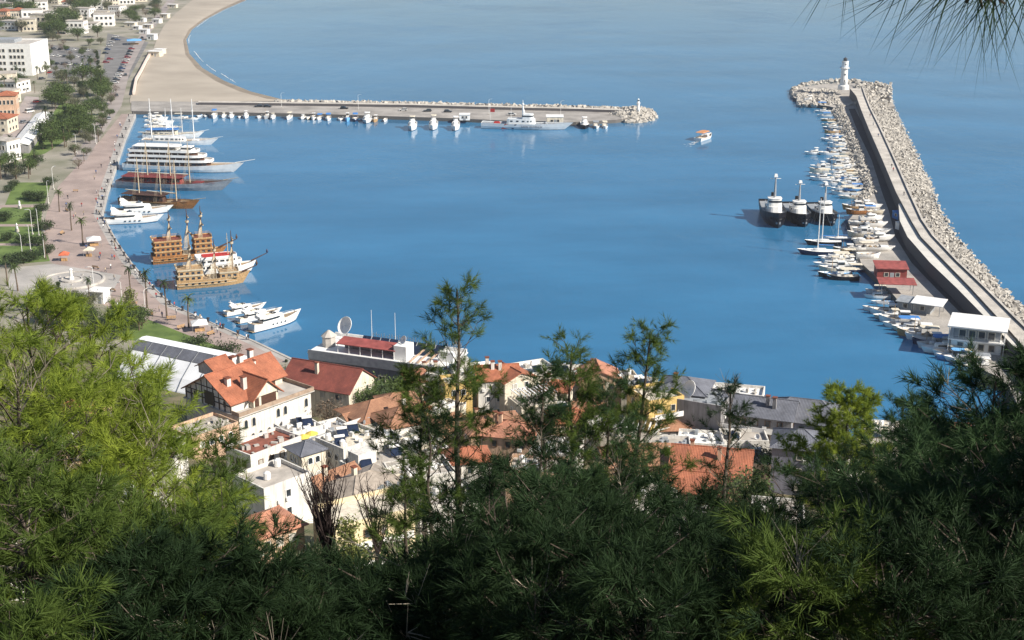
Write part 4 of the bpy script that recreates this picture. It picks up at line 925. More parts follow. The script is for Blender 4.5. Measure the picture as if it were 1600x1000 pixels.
WIN_ME = {}
def window_meshes(kind):
    if kind in WIN_ME: return WIN_ME[kind]
    f = MB(); p = MB()
    if kind == 'arch':
        pts = [(-.5, 0), (.5, 0), (.5, .7)] + [(.5 * math.cos(a), .7 + .3 * math.sin(a)) for a in (.5, 1.05, 1.57, 2.1, 2.64)] + [(-.5, .7)]
    else: pts = [(-.5, 0), (.5, 0), (.5, 1), (-.5, 1)]
    n = len(pts); ins = [(x * .86, .04 + z * .92) for x, z in pts]
    V = [(x * 1.12, -1, -.02 + z * 1.04) for x, z in pts] + [(x, -1, z) for x, z in ins] + [(x * 1.12, 0, -.02 + z * 1.04) for x, z in pts] + [(x, 0, z) for x, z in ins]
    F = []
    for i in range(n):
        j = (i + 1) % n; F += [(i, j, n + j, n + i), (j, i, 2 * n + i, 2 * n + j), (n + i, n + j, 3 * n + j, 3 * n + i)]
    f.add(V, F); p.add([(x, -.3, z) for x, z in ins], [tuple(range(n))])
    WIN_ME[kind] = (f.mesh('window_frame'), p.mesh('window_pane')); return WIN_ME[kind]
M_FRAME = mat('window_frame_paint', (.62, .58, .50), .6, .1, 2)
def window(root, x, y, z, w, h, face='f', kind='sq', mf=None, depth=.12):
    """a window with its pane; face f/b/l/r = front (-y), back, left (-x), right (+x) wall"""
    fm, pm = window_meshes(kind)
    if not fm.materials: fm.materials.append(M_FRAME); pm.materials.append(GLASS)
    rz = dict(f=0, r=R(90), b=R(180), l=R(-90))[face]
    o = link('window', fm, root, (x, y, z), rz, (w, depth, h))
    if mf: o.material_slots[0].link = 'OBJECT'; o.material_slots[0].material = mf
    link('pane', pm, o); return o
def win_row(root, face, W, D, z, n, w, h, kind='sq', margin=1.0, mf=None):
    for i in range(n):
        if face in 'fb': L = W
        else: L = D
        t = -L / 2 + margin + (L - 2 * margin) * ((i + .5) / n)
        if face == 'f': window(root, t, -D / 2, z, w, h, 'f', kind, mf)
        elif face == 'r': window(root, W / 2, t, z, w, h, 'r', kind, mf)
        elif face == 'l': window(root, -W / 2, t, z, w, h, 'l', kind, mf)
        else: window(root, t, D / 2, z, w, h, 'b', kind, mf)

M_REDROOF = mat('red_sheet_roof', (.31, .08, .07), .8, .18, .6)
def shed(label, px, py, W, D, ang, H, mroof, mwall, pitch=.5, base_z=DECK_Z, name='boat_shed', over=.5, open_front=False, cat='shed'):
    p = G(px, py, base_z + H); p.z = base_z
    r = thing(name, label, cat, p, R(ang))
    if open_front:
        for sx in (-1, 1):
            for sy in (-1, 1): MB().tube((sx * W * .46, sy * D * .44, 0), (sx * W * .46, sy * D * .44, H - .1 + (pitch if sy > 0 else 0)), .1).build('post', STEEL, r)
    else: MB().box(-W / 2, W / 2, -D / 2, D / 2, 0, H - .05).build('wall', mwall, r)
    MB().slab([(-W / 2 - over, -D / 2 - over, H), (W / 2 + over, -D / 2 - over, H), (W / 2 + over, D / 2 + over, H + pitch), (-W / 2 - over, D / 2 + over, H + pitch)], .18).build('roof', mroof, r)
    if not open_front:
        win_row(r, 'f', W, D, .9, max(2, int(W / 3)), 1.2, 1.2); MB().box(-.6, .6, -D / 2 - .06, -D / 2 + .02, 0, 2.1).build('door', GREYP, r)
    return r
shed('red-roofed shed with red walls on the breakwater quay, the one nearer the tugs', 1392, 415, 8.6, 6.4, -6, 3.4, M_REDROOF, mat('faded_red_wall', (.30, .06, .05), .7, .15, 1, streak=.3), .6)
shed('red-roofed open shed behind the first red shed, next to the rowing boats', 1401, 440, 9.5, 5, -6, 3.2, M_REDROOF, WHITE, .4, open_front=True, cat='shelter', name='boat_shelter')
shed('white awning kiosk between the red sheds and the white-roofed harbour building', 1452, 471, 7.5, 6, -28, 3.2, WHITE, GREYP, .3, name='kiosk', open_front=True, cat='kiosk')
shed('long grey lean-to beside the white awning kiosk on the quay', 1432, 470, 9, 5, -30, 2.6, GREYP, GREYP, .3, name='lean_to', cat='shed')
def harbour_building():
    p = G(1530, 505, DECK_Z + 6.2); p.z = DECK_Z; W, D, H = 12, 10, 6.2
    r = thing('harbour_building', 'glazed harbour building with a flat white overhanging roof near the breakwater root', 'building', p, R(-22))
    MB().box(-W / 2, W / 2, -D / 2, D / 2, 0, 2.9).build('ground_floor', WHITE, r); MB().box(-W / 2 + .4, W / 2 - .4, -D / 2 + .4, D / 2 - .4, 3.15, H - .1).build('upper_floor', GREYP, r)
    MB().box(-W / 2 - .8, W / 2 + .8, -D / 2 - .8, D / 2 + .6, 2.9, 3.15).build('balcony', WHITE, r); MB().box(-W / 2 - 1.1, W / 2 + 1.1, -D / 2 - 1.1, D / 2 + 1.1, H, H + .35).build('roof', WHITE, r)
    for f, n in (('f', 4), ('l', 4), ('r', 4)): win_row(r, f, W - .8, D - .8, 3.5, n, 1.7, 2.0); win_row(r, f, W, D, .6, n, 1.5, 1.7)
    railing(r, [(-W / 2 - .7, -D / 2 - .7), (W / 2 + .7, -D / 2 - .7), (W / 2 + .7, D / 2 + .5), (-W / 2 - .7, D / 2 + .5)], 3.15, .95, WHITE, 1.2, .03)
    for sx in (-1, 1): MB().tube((sx * (W / 2 + .6), -D / 2 - .6, 0), (sx * (W / 2 + .6), -D / 2 - .6, H), .1).build('column', WHITE, r)
harbour_building()
def container(label, px, py, m, L=5.5, ang=-70):
    p = G(px, py, DECK_Z + 2.6); p.z = DECK_Z; r = thing('container_cabin', label, 'container', p, R(ang)); MB().box(-L / 2, L / 2, -1.2, 1.2, .1, 2.6).build('body', m, r)
    MB().slab([(-L / 2 - .1, -1.3, 2.62), (L / 2 + .1, -1.3, 2.62), (L / 2 + .1, 1.3, 2.75), (-L / 2 - .1, 1.3, 2.75)], .1).build('roof', m, r); window(r, 0, -1.2, 1.2, 1.2, .9)
container('blue container cabin in the shade of the breakwater wall', 1405, 331, BLUE, 4.5, -72); container('white container cabin next to the blue one below the breakwater wall', 1413, 349, WHITE, 6.5, -70)
shed('pale block-built store on the jetty beside the coast guard ship', 867, 181, 8, 6, 0, 3.4, WHITE, CREAM, .2, 1.7, 'store_hut', .2, cat='hut')
shed('small white hut on the jetty left of the coast guard ship', 726, 178, 5, 4, 0, 2.8, WHITE, WHITE, .2, 1.7, 'store_hut', .2, cat='hut')

# ---- lamp posts
def lamp_proto():
    r = thing('street_lamp', 'x', 'street lamp'); MB().box(-.3, .3, -.3, .3, 0, .5).build('base', CONC, r); MB().tube((0, 0, .5), (0, 0, 8.2), .09, .06, 6).build('pole', WHITE, r)
    MB().path([(0, 0, 8.1), (.5, 0, 8.6), (1.4, 0, 8.75)], [.06, .05, .05], 5).build('arm', WHITE, r); MB().cbox((1.6, 0, 8.62), (.8, .3, .14)).build('lamp_head', STEEL, r); return r
LAMP = lamp_proto(); LAMP_N = 0
def lamp(px, py, label, z=1.52, rz=0, s=1.0, group='lamps along the promenade'):
    global LAMP_N
    p = G(px, py, z)
    if LAMP_N == 0: o = LAMP; o.location = p; o.rotation_euler = (0, 0, rz); o['label'] = label; o['group'] = group; o.scale = (s,) * 3
    else: o = copy_tree(LAMP, p, rz, label, group, s)
    LAMP_N += 1
lp = [(84, 296), (76, 318), (61, 368), (51, 366), (48, 392), (70, 402), (148, 462), (192, 486), (228, 500), (36, 408), (120, 240), (150, 225)]; lp.sort(key=lambda q: q[1])
for i, (x, y) in enumerate(lp): lamp(x, y, f'white street lamp at the promenade lawns, {ORD[i]} from the beach', rz=rng.uniform(0, 6))
for i, x in enumerate((440, 560, 764, 876)): lamp(x, np.interp(x, [p[0] for p in JF], [p[1] for p in JF]) - 8, f'street lamp on the straight jetty, {ORD[i]} from the beach', 1.7, 0, .9, 'lamps on the jetty')
for i, y in enumerate((180, 205, 235, 270)):
    x = np.interp(y, BW_Y, [ROW[k][2] for k in BW_Y]) + 3; lamp(x, y, f'short lamp on the breakwater walk, {ORD[i]} from the big lighthouse', WALL_Z, 3.1, .45, 'lamps on the breakwater')

# ---- cars
def car_proto(van=False):
    r = thing('van' if van else 'parked_car', 'x', 'van' if van else 'car'); L, W = (5.0, 1.9) if van else (4.3, 1.76); h1, h2 = (1.1, 2.1) if van else (.82, 1.45)
    side = [(-L / 2, .35), (-L / 2 + .05, h1 - .05), (-L / 2 + .3, h1), (L / 2 - .5, h1 - .12), (L / 2 - .03, h1 - .3), (L / 2, .35)]
    MB().loft([[(x, s * W / 2 * k, z) for x, z in side] for s, k in ((-1, .93), (-1, 1), (1, 1), (1, .93))]).build('body', WHITE, r)
    g = [(-L / 2 + .25, h1 - .02), (-L / 2 + .55, h2 - .04), (L / 2 - (1.3 if van else 2.0), h2 - .04), (L / 2 - (.7 if van else 1.15), h1 - .1)]
    MB().loft([[(x, s * W / 2 * k, z) for (x, z), k in zip(g, (.95, .8, .8, .95))] for s in (-1, 1)]).build('glass_house', GLASS, r)
    MB().box(-L / 2 + .55, L / 2 - (1.3 if van else 2.0), -W * .4, W * .4, h2 - .05, h2).build('roof', WHITE, r)
    for x in (-L * .31, L * .31):
        for s in (-1, 1): MB().tube((x, s * (W / 2 - .2), .32), (x, s * (W / 2 + .01), .32), .32, .32, 9).build('wheel', BLACKP, r)
    for s in (-1, 1): MB().box(L / 2 - .12, L / 2 + .02, s * W * .36 - .15, s * W * .36 + .15, .5, .64).build('headlight', STEEL, r)
    return r
CAR, VAN = car_proto(), car_proto(True); CUSED = set()
CPAINT = {'white': WHITE, 'silver': mat('silver_car_paint', (.45, .46, .48), .3, .05, 1, metal=.4), 'dark grey': mat('grey_car_paint', (.06, .065, .07), .3, .05, 1), 'blue': mat('blue_car_paint', (.03, .08, .22), .3, .05, 1), 'red': mat('red_car_paint', (.4, .03, .03), .3, .05, 1), 'black': BLACKP}
def car(px, py, ang, colr, label, group, van=False, z=1.52, loc=None):
    pr = VAN if van else CAR; p = loc or G(px, py, z)
    if pr.name not in CUSED: CUSED.add(pr.name); o = pr; o.location = p; o.rotation_euler = (0, 0, R(ang)); o['label'] = label; o['group'] = group; KIDS[pr.name] = list(pr.children)
    else: o = copy_tree(pr, p, R(ang), label, group)
    recolour(o, CPAINT[colr], ('body', 'roof')); return o
cc = lambda: rng.choice(['white', 'white', 'white', 'silver', 'dark grey', 'dark grey', 'blue', 'red', 'black'])
for i in range(13):
    t = i / 12; k = cc(); car(206 - 26 * t, 77 + 53 * t, 8 + rng.uniform(-4, 4), k, f'{k} car in the beach parking row, {ORD[i]} from the blue canopy', 'cars in the beach car park')
for i, (x, y) in enumerate([(181, 58), (178, 62), (184, 63), (174, 67), (171, 72), (168, 78), (165, 84), (172, 93), (166, 98)]):
    k = cc(); car(x, y, 8 + rng.uniform(-5, 5), k, f'{k} car inland in the beach car park, {ORD[i]} from the far end', 'cars in the beach car park')
n = 0
for row, (x0, y0, x1, y1, c) in enumerate([(84, 77, 138, 80, 6), (82, 88, 140, 91, 7), (80, 100, 138, 103, 7), (78, 114, 134, 117, 6)]):
    for i in range(c):
        t = i / (c - 1); k = cc(); car(x0 + (x1 - x0) * t, y0 + (y1 - y0) * t, 80 + rng.uniform(-10, 10), k, f'{k} car, {ORD[row]} row of the office car park, {ORD[i]} from the left', 'cars in the office car park')
rd = [(176, 176), (170, 186), (160, 196), (182, 150), (196, 118), (222, 60), (58, 160), (46, 176), (38, 192), (20, 222), (12, 236), (66, 124), (30, 128)]
rd.sort(key=lambda q: q[1])
for i, (x, y) in enumerate(rd):
    k = cc(); car(x, y, 60 if x < 100 else 110, k, f'{k} car on the streets behind the promenade, {ORD[i]} from the far end', 'cars on the streets', van=(i % 4 == 3))
for i, (x, k) in enumerate([(404, 'dark grey'), (418, 'dark grey'), (538, 'black'), (630, 'white'), (668, 'dark grey'), (700, 'dark grey'), (800, 'white')]):
    car(x, np.interp(x, [p[0] for p in JF], [p[1] for p in JF]) - 9, rng.choice((0, 180)) + rng.uniform(-8, 8), k, f'{k} car parked on the straight jetty, {ORD[i]} from the beach', 'cars on the jetty', z=1.71)

# ---- people: one continuous body grown over a posed skeleton
def person_mesh(walk):
    s = .28 if walk else .06
    J = {'pel': (0, 0, .95), 'wai': (0, .0, 1.12), 'che': (.02, 0, 1.34), 'nec': (.03, 0, 1.52), 'hea': (.05, 0, 1.66), 'top': (.05, 0, 1.76)}
    rad = {'pel': .15, 'wai': .135, 'che': .17, 'nec': .06, 'hea': .105, 'top': .08}
    E = [('pel', 'wai'), ('wai', 'che'), ('che', 'nec'), ('nec', 'hea'), ('hea', 'top')]
    for k, sg in (('l', 1), ('r', -1)):
        J.update({k + 'hip': (0, .09 * sg, .88), k + 'kne': (s * sg * .6 + .03, .1 * sg, .5), k + 'ank': (s * sg - .02, .1 * sg, .09), k + 'toe': (s * sg + .16, .11 * sg, .05), k + 'sho': (.02, .2 * sg, 1.42), k + 'elb': (-s * sg * .5 - .02, .26 * sg, 1.14), k + 'wri': (-s * sg * .8 + .07, .26 * sg, .9), k + 'han': (-s * sg * .9 + .09, .25 * sg, .82)})
        rad.update({k + 'hip': .105, k + 'kne': .07, k + 'ank': .05, k + 'toe': .045, k + 'sho': .075, k + 'elb': .05, k + 'wri': .037, k + 'han': .045})
        E += [('pel', k + 'hip'), (k + 'hip', k + 'kne'), (k + 'kne', k + 'ank'), (k + 'ank', k + 'toe'), ('che', k + 'sho'), (k + 'sho', k + 'elb'), (k + 'elb', k + 'wri'), (k + 'wri', k + 'han')]
    names = list(J); me = bpy.data.meshes.new('skeleton'); me.from_pydata([J[n] for n in names], [(names.index(a), names.index(b)) for a, b in E], [])
    ob = bpy.data.objects.new('skeleton', me); COL.objects.link(ob); ob.modifiers.new('s', 'SKIN'); ob.modifiers.new('d', 'SUBSURF').levels = 1
    for i, n_ in enumerate(names):
        sv_ = me.skin_vertices[0].data[i]; sv_.radius = (rad[n_],) * 2; sv_.use_root = (n_ == 'pel')
    dg = bpy.context.evaluated_depsgraph_get(); out = bpy.data.meshes.new_from_object(ob.evaluated_get(dg)); bpy.data.objects.remove(ob); out.name = 'person_body'
    out.materials.clear()
    return out
SKIN = mat('skin', (.42, .26, .18), .6, .05, 5); HAIR = mat('dark_hair', (.03, .02, .015), .7, .1, 5); JEANS = mat('dark_trousers', (.04, .05, .08), .8, .1, 5)
SHIRTS = {'dark jacket': mat('dark_jacket', (.03, .03, .035), .8, .1, 5), 'white shirt': mat('white_shirt', (.7, .7, .68), .8, .05, 5), 'red top': mat('red_top', (.42, .05, .05), .8, .1, 5), 'blue jacket': mat('blue_jacket', (.06, .12, .3), .8, .1, 5), 'beige coat': mat('beige_coat', (.42, .35, .25), .8, .1, 5)}
PM = {}
for wk in (0, 1):
    base = person_mesh(wk)
    for sn, sm in SHIRTS.items():
        m2 = base.copy()
        for q in (SKIN, HAIR, JEANS, sm): m2.materials.append(q)
        for p in m2.polygons:
            c = p.center
            p.material_index = (1 if (c.z > 1.69 or (c.z > 1.58 and c.x < .0)) else 0) if c.z > 1.5 else (2 if c.z < .93 and abs(c.y) < .2 else (0 if (c.z < .93) else 3))
            p.use_smooth = True
        PM[(wk, sn)] = m2
def people(spots, labelf, group, z=1.52):
    for i, (x, y) in enumerate(spots):
        sn = rng.choice(list(SHIRTS)); wk = int(rng.random() < .6); o = link('person', PM[(wk, sn)], None, G(x, y, z), rng.uniform(0, 6.28), (1, 1, rng.uniform(.95, 1.03)))
        tag(o, labelf(i, sn), 'person', group)
sp = []
for _ in range(90):
    t = rng.random() * (len(QUAY_EDGE) - 2); k = int(t); a, b = Vector(QUAY_EDGE[k]), Vector(QUAY_EDGE[k + 1]); q = a.lerp(b, t - k); w = rng.choice((rng.uniform(4, 14), rng.uniform(8, 60))); sp.append((q.x - w, q.y + w * .03))
sp.sort(key=lambda q: q[1])
people(sp[:45], lambda i, sn: f'pedestrian in a {sn} on the promenade, {ORD[i]} from the beach end', 'people on the promenade')
people(sp[:44:-1], lambda i, sn: f'pedestrian in a {sn} on the promenade, {ORD[i]} from the near motor yachts', 'people on the promenade')
sp = [(np.interp(y, BW_Y, [ROW[k][2] for k in BW_Y]) + 9, y) for y in (183, 196, 214, 262, 268, 306)]
people(sp, lambda i, sn: f'walker in a {sn} on top of the breakwater wall, {ORD[i]} from the big lighthouse', 'walkers on the breakwater', WALL_Z)

# ---- fountain, kiosks, tents, statues on the promenade
def fountain():
    p = G(112, 439, 1.52); r = thing('fountain', 'round plaza fountain with a pale rim and a white column in the middle', 'fountain', p)
    MB().lathe([(9.6, 0), (9.6, .55), (9.0, .6), (8.8, .55), (8.8, .25)], 36).build('basin_rim', CONC, r); MB().lathe([(8.8, .02), (8.8, .28)], 36).build('basin_floor', M_QUAY, r)
    MB().lathe([(3.2, .3), (3.2, .7), (2.8, .75), (2.8, .5)], 20).build('inner_ring', CONC, r); MB().lathe([(.8, .3), (.7, 1.2), (.45, 1.4), (.4, 3.2), (.6, 3.4), (.5, 3.7), (.15, 3.8)], 10).build('column', WHITE, r)
    for i in range(10): a = i * .628; MB().lathe([(.25, .28), (.2, .7), (.28, .75)], 6, (5.6 * math.cos(a), 5.6 * math.sin(a), 0)).build('jet_pedestal', CONC, r)
fountain()
def tent(label, px, py, s=3.5, m=WHITE, name='market_tent', cat='tent', H=2.2):
    r = thing(name, label, cat, G(px, py, 1.52), rng.uniform(-.4, .4)); h = s / 2
    MB().add([(-h, -h, H), (h, -h, H), (h, h, H), (-h, h, H), (0, 0, H + .9), (-h, -h, H - .3), (h, -h, H - .3), (h, h, H - .3), (-h, h, H - .3)], [(0, 1, 4), (1, 2, 4), (2, 3, 4), (3, 0, 4), (5, 6, 1, 0), (6, 7, 2, 1), (7, 8, 3, 2), (8, 5, 0, 3)]).build('canopy', m, r)
    for sx in (-1, 1):
        for sy in (-1, 1): MB().tube((sx * h * .95, sy * h * .95, 0), (sx * h * .95, sy * h * .95, H), .05, .05, 5).build('pole', STEEL, r)
    MB().box(-h * .6, h * .6, -h * .5, -h * .2, 0, .9).build('counter', WOODL, r)
tent('white peaked tent on the pink paving below the two palms', 147, 383, 4.5); tent('white peaked tent near the last palm by the motor yachts', 312, 516, 4.2); tent('orange-red stall canopy by the lawns', 101, 407, 3.0, mat('orange_stall', (.55, .14, .07), .8, .1, 2)); tent('small cream stall between the orange stall and the quay', 140, 400, 3.0, CREAMP)
tent('bright blue canopy at the end of the beach car park', 210, 69, 10, LBLUE, H=3.0)
def kiosk(label, px, py, W=5, D=4, H=3, m=WHITE):
    r = thing('kiosk', label, 'kiosk', G(px, py, 1.52), R(-12)); MB().box(-W / 2, W / 2, -D / 2, D / 2, 0, H).build('wall', m, r); MB().box(-W / 2 - .4, W / 2 + .4, -D / 2 - .6, D / 2 + .4, H, H + .2).build('roof', WHITE, r); window(r, -.9, -D / 2, 1.0, 1.6, 1.2); MB().box(.7, 1.6, -D / 2 - .05, -D / 2 + .05, 0, 2.1).build('door', GREYP, r)
kiosk('white cube kiosk on the paving beside the round fountain', 156, 471, 4.5, 4, 3.4); kiosk('low white kiosk among the trees by the fountain', 70, 466, 4, 3.5, 2.8)
def statue(label, px, py, h=3.0):
    r = thing('statue', label, 'statue', G(px, py, 1.52), rng.uniform(0, 6)); MB().cbox((0, 0, 0), (1.0, 1.0, 1.1), taper=.85).build('pedestal', CONC, r); MB().lathe([(.38, 1.1), (.42, 1.5), (.3, 1.9), (.42, 2.4), (.16, 2.65), (.2, 2.85), (.05, h)], 8).build('figure', WHITE, r)
for i, (x, y) in enumerate([(31, 326), (27, 362), (190, 482), (212, 500), (185, 488)]): statue(f'pale statue on a pedestal by the lawns, {ORD[i]} from the beach', x, y) if i < 2 else statue(('white statue on the lawn below the kiosk', 'white figure beside the lower lawn and the palms', 'white figure beside the tall lamp at the lower lawn')[i - 2], x, y)
def bench_proto():
    r = thing('park_bench', 'x', 'bench')
    for k in range(4): MB().box(-1, 1, -.22 + k * .12, -.13 + k * .12, .43, .47).build('slat', WOODL, r)
    for k in range(3): MB().box(-1, 1, .25, .28, .55 + k * .14, .65 + k * .14).build('back_slat', WOODL, r)
    for s in (-1, 1): MB().box(s * .8 - .05, s * .8 + .05, -.22, .26, 0, .43).build('leg', DARKM, r)
    return r
BENCH = bench_proto()
bs = [(118, 300), (105, 330), (98, 366), (150, 420), (208, 478), (238, 492), (268, 500), (284, 514), (176, 455), (330, 524)]
for i, (x, y) in enumerate(bs):
    lb = f'wooden park bench on the promenade, {ORD[i] if i else "first"} from the beach end'
    if i == 0: BENCH.location = G(x, y, 1.52); BENCH['label'] = lb; BENCH['group'] = 'promenade benches'
    else: copy_tree(BENCH, G(x, y, 1.52), rng.uniform(0, 3), lb, 'promenade benches', 1.2)
bs.sort(key=lambda q: q[1])
BOL = thing('mooring_bollard', 'x', 'bollard'); MB().lathe([(.28, 0), (.22, .15), (.2, .6), (.34, .7), (.34, .85), (.1, .92)], 8).build('post', DARKM, BOL); MB().lathe([(.4, 0), (.4, .05)], 8).build('base_plate', DARKM, BOL)
bl = []
for k in range(len(QUAY_EDGE) - 2):
    a, b = Vector(QUAY_EDGE[k]), Vector(QUAY_EDGE[k + 1])
    for j in range(3): q = a.lerp(b, j / 3); bl.append((q.x - 4.5, q.y))
for i, (x, y) in enumerate(bl):
    lb = f'dark mooring bollard on the quay edge, {ORD[i]} from the beach'
    if i == 0: BOL.location = G(x, y, 1.52); BOL['label'] = lb; BOL['group'] = 'quay bollards'; BOL.scale = (1.4,) * 3
    else: copy_tree(BOL, G(x, y, 1.52), 0, lb, 'quay bollards', 1.4)
# beach wall and huts
w = MB(); pts = [G(x, y, 1.9) for x, y in [(237, 82), (229, 96), (221, 112), (213, 126), (209, 148)]]
for a, b in zip(pts[:-1], pts[1:]):
    d = (b - a).normalized(); s = Vector((-d.y, d.x, 0)) * .6; w.add([a - s, b - s, b + s, a + s] + [p + Vector((0, 0, 1.6)) for p in (a - s, b - s, b + s, a + s)], [(4, 5, 6, 7), (0, 1, 5, 4), (2, 3, 7, 6), (1, 2, 6, 5), (3, 0, 4, 7)])
tag(w.build('beach_wall', mat('pale_pink_render', (.72, .60, .52), .85, .06, .5)), 'low pale pink wall between the seafront road and the sand', 'wall')
for i, (x, y) in enumerate([(243, 88), (250, 84), (238, 62), (226, 52), (232, 44), (215, 46), (246, 36), (258, 28), (205, 42), (222, 34), (200, 20), (270, 12), (240, 22)]):
    kiosk(f'small beach hut behind the sand, {ORD[i]} counted along the shore from the car park', x, y, rng.uniform(5, 9), rng.uniform(4, 6), rng.uniform(2.5, 4), rng.choice([WHITE, CREAM, CREAMP]))
# ================================================================= the town below the castle
ORANGE = tile_roof_material('orange_clay_tiles', (.43, .155, .08), (.36, .12, .06))
BROWNT = tile_roof_material('brown_clay_tiles', (.40, .21, .12), (.33, .165, .095))
REDT = tile_roof_material('dark_red_tiles', (.27, .075, .05), (.22, .06, .045))
GREYT = tile_roof_material('slate_grey_tiles', (.17, .18, .21), (.14, .15, .18))
PINKT = tile_roof_material('pale_orange_tiles', (.52, .24, .15), (.45, .2, .12))
M_PANEL = mat('solar_panel_glass', (.02, .03, .06), .15, .2, 1, spec=.7)
YELLOW = mat('yellow_render', (.66, .46, .17), .85, .06, .5, streak=.3); PEACH = mat('peach_render', (.62, .42, .29), .85, .07, .5, streak=.35); GREYW = mat('grey_render', (.30, .29, .29), .85, .1, .4, streak=.35); NAVYW = mat('blue_grey_render', (.20, .21, .27), .85, .1, .4, streak=.3)
CURTAIN = mat('pale_curtain', (.45, .43, .38), .8, .1, 2); SHUT = [mat('brown_frame', (.16, .09, .05), .7, .1, 3), mat('green_frame', (.08, .13, .09), .7, .1, 3), M_FRAME, M_FRAME, WHITE]
M_FLAT = mat('flat_roof_screed', (.44, .40, .35), .9, .18, .4, bump=.2, bscale=3); BROWNR = mat('rust_red_flat_roof', (.25, .09, .06), .85, .2, .8)
PANEL_ME = None
def solar(root, x, y, z, rz=0.0, s=1.0, tank=True):
    global PANEL_ME
    if PANEL_ME is None:
        a = MB(); a.slab([(-1, -.75, .35), (1, -.75, .35), (1, .75, 1.35), (-1, .75, 1.35)], .08)
        b = MB(); b.tube((-.95, .95, 1.5), (.95, .95, 1.5), .3, .3, 9)
        c = MB()
        for sx in (-.9, .9):
            for yy, zz in ((-.65, .3), (.65, 1.2), (.95, 1.3)): c.tube((sx, yy, 0), (sx, yy, zz), .03, .03, 3)
        PANEL_ME = (a.mesh('solar_panel', M_PANEL), b.mesh('water_tank', WHITE), c.mesh('panel_stand', STEEL))
    p = link('solar_panel', PANEL_ME[0], root, (x, y, z), rz, (s, s, s)); link('panel_stand', PANEL_ME[2], p)
    if tank: link('water_tank', PANEL_ME[1], root, (x, y, z), rz, (s, s, s))
def dish(root, x, y, z, r=.5, rz=-.6, m=WHITE):
    mb = MB().lathe([(.05 * r, 0), (.5 * r, .07 * r), (.85 * r, .2 * r), (r, .32 * r), (.98 * r, .36 * r), (.83 * r, .25 * r), (.5 * r, .12 * r), (.05 * r, .05 * r)], 18)
    o = mb.build('satellite_dish', m, root, loc=(x, y, z + r * .9)); o.rotation_euler = (R(62), 0, rz)
    MB().tube((x, y, z), (x, y, z + r), .06 + r * .03, .05, 6).build('dish_mount', STEEL, root)
    MB().tube((0, 0, .1 * r), (0, 0, .9 * r), .03 + .01 * r, .02, 5).build('feed_horn', STEEL, o)
def chimney(root, x, y, z, h=1.6, w=.8, m=None, cap=None):
    c = MB().cbox((x, y, z), (w, w, h)).build('chimney', m or BWHITE, root); MB().cbox((x, y, z + h), (w * 1.35, w * 1.35, .16)).build('chimney_cap', cap or ORANGE, c); return c
def gable(root, x0, x1, y0, y1, z, rise, m, mw, axis='x', over=.5, th=.16, name='roof', ends=(1, 1)):
    """pitched roof on a box; ridge along x or y; gable walls at the ends"""
    if axis == 'x':
        ym = (y0 + y1) / 2; a = over * rise / ((y1 - y0) / 2)
        for ys in (y0 - over, y1 + over): MB().slab([(x0 - over, ys, z - a), (x1 + over, ys, z - a), (x1 + over, ym, z + rise), (x0 - over, ym, z + rise)], th).build(name, m, root, uv=True)
        for e, x in zip(ends, (x0, x1)):
            if e: MB().add([(x - .1, y0, z - .05), (x - .1, y1, z - .05), (x - .1, ym, z + rise - .18), (x + .1, y0, z - .05), (x + .1, y1, z - .05), (x + .1, ym, z + rise - .18)], [(0, 1, 2), (5, 4, 3), (0, 3, 4, 1), (1, 4, 5, 2), (2, 5, 3, 0)]).build('gable_wall', mw, root)
        MB().tube((x0 - over, ym, z + rise + .02), (x1 + over, ym, z + rise + .02), .14, .14, 6).build('ridge', m, root, uv=True)
    else:
        xm = (x0 + x1) / 2; a = over * rise / ((x1 - x0) / 2)
        for xs in (x0 - over, x1 + over): MB().slab([(xs, y0 - over, z - a), (xs, y1 + over, z - a), (xm, y1 + over, z + rise), (xm, y0 - over, z + rise)], th).build(name, m, root, uv=True)
        for e, y in zip(ends, (y0, y1)):
            if e: MB().add([(x0, y - .1, z - .05), (x1, y - .1, z - .05), (xm, y - .1, z + rise - .18), (x0, y + .1, z - .05), (x1, y + .1, z - .05), (xm, y + .1, z + rise - .18)], [(0, 1, 2), (5, 4, 3), (0, 3, 4, 1), (1, 4, 5, 2), (2, 5, 3, 0)]).build('gable_wall', mw, root)
        MB().tube((xm, y0 - over, z + rise + .02), (xm, y1 + over, z + rise + .02), .14, .14, 6).build('ridge', m, root, uv=True)
def hip(root, x0, x1, y0, y1, z, rise, m, over=.6, name='roof'):
    X0, X1, Y0, Y1 = x0 - over, x1 + over, y0 - over, y1 + over; W, D = X1 - X0, Y1 - Y0
    if W >= D: r0, r1 = (X0 + D / 2, (Y0 + Y1) / 2), (X1 - D / 2, (Y0 + Y1) / 2)
    else: r0, r1 = ((X0 + X1) / 2, Y0 + W / 2), ((X0 + X1) / 2, Y1 - W / 2)
    zt = z + rise; A, B, C, D_ = (X0, Y0, z), (X1, Y0, z), (X1, Y1, z), (X0, Y1, z); P, Q = (*r0, zt), (*r1, zt)
    fl = [[A, B, Q, P], [B, C, Q], [C, D_, P, Q], [D_, A, P]] if W >= D else [[A, B, P], [B, C, Q, P], [C, D_, Q], [D_, A, P, Q]]
    for f in fl:
        MB().slab(f, .15).build(name, m, root, uv=True)
    rd = MB()
    for a, b in ((A, P), (D_, P if W >= D else Q), (B, Q if W >= D else P), (C, Q), (P, Q)): rd.tube(a, b, .12, .12, 5)
    rd.build('ridge_tiles', m, root, uv=True)['kind'] = 'stuff'
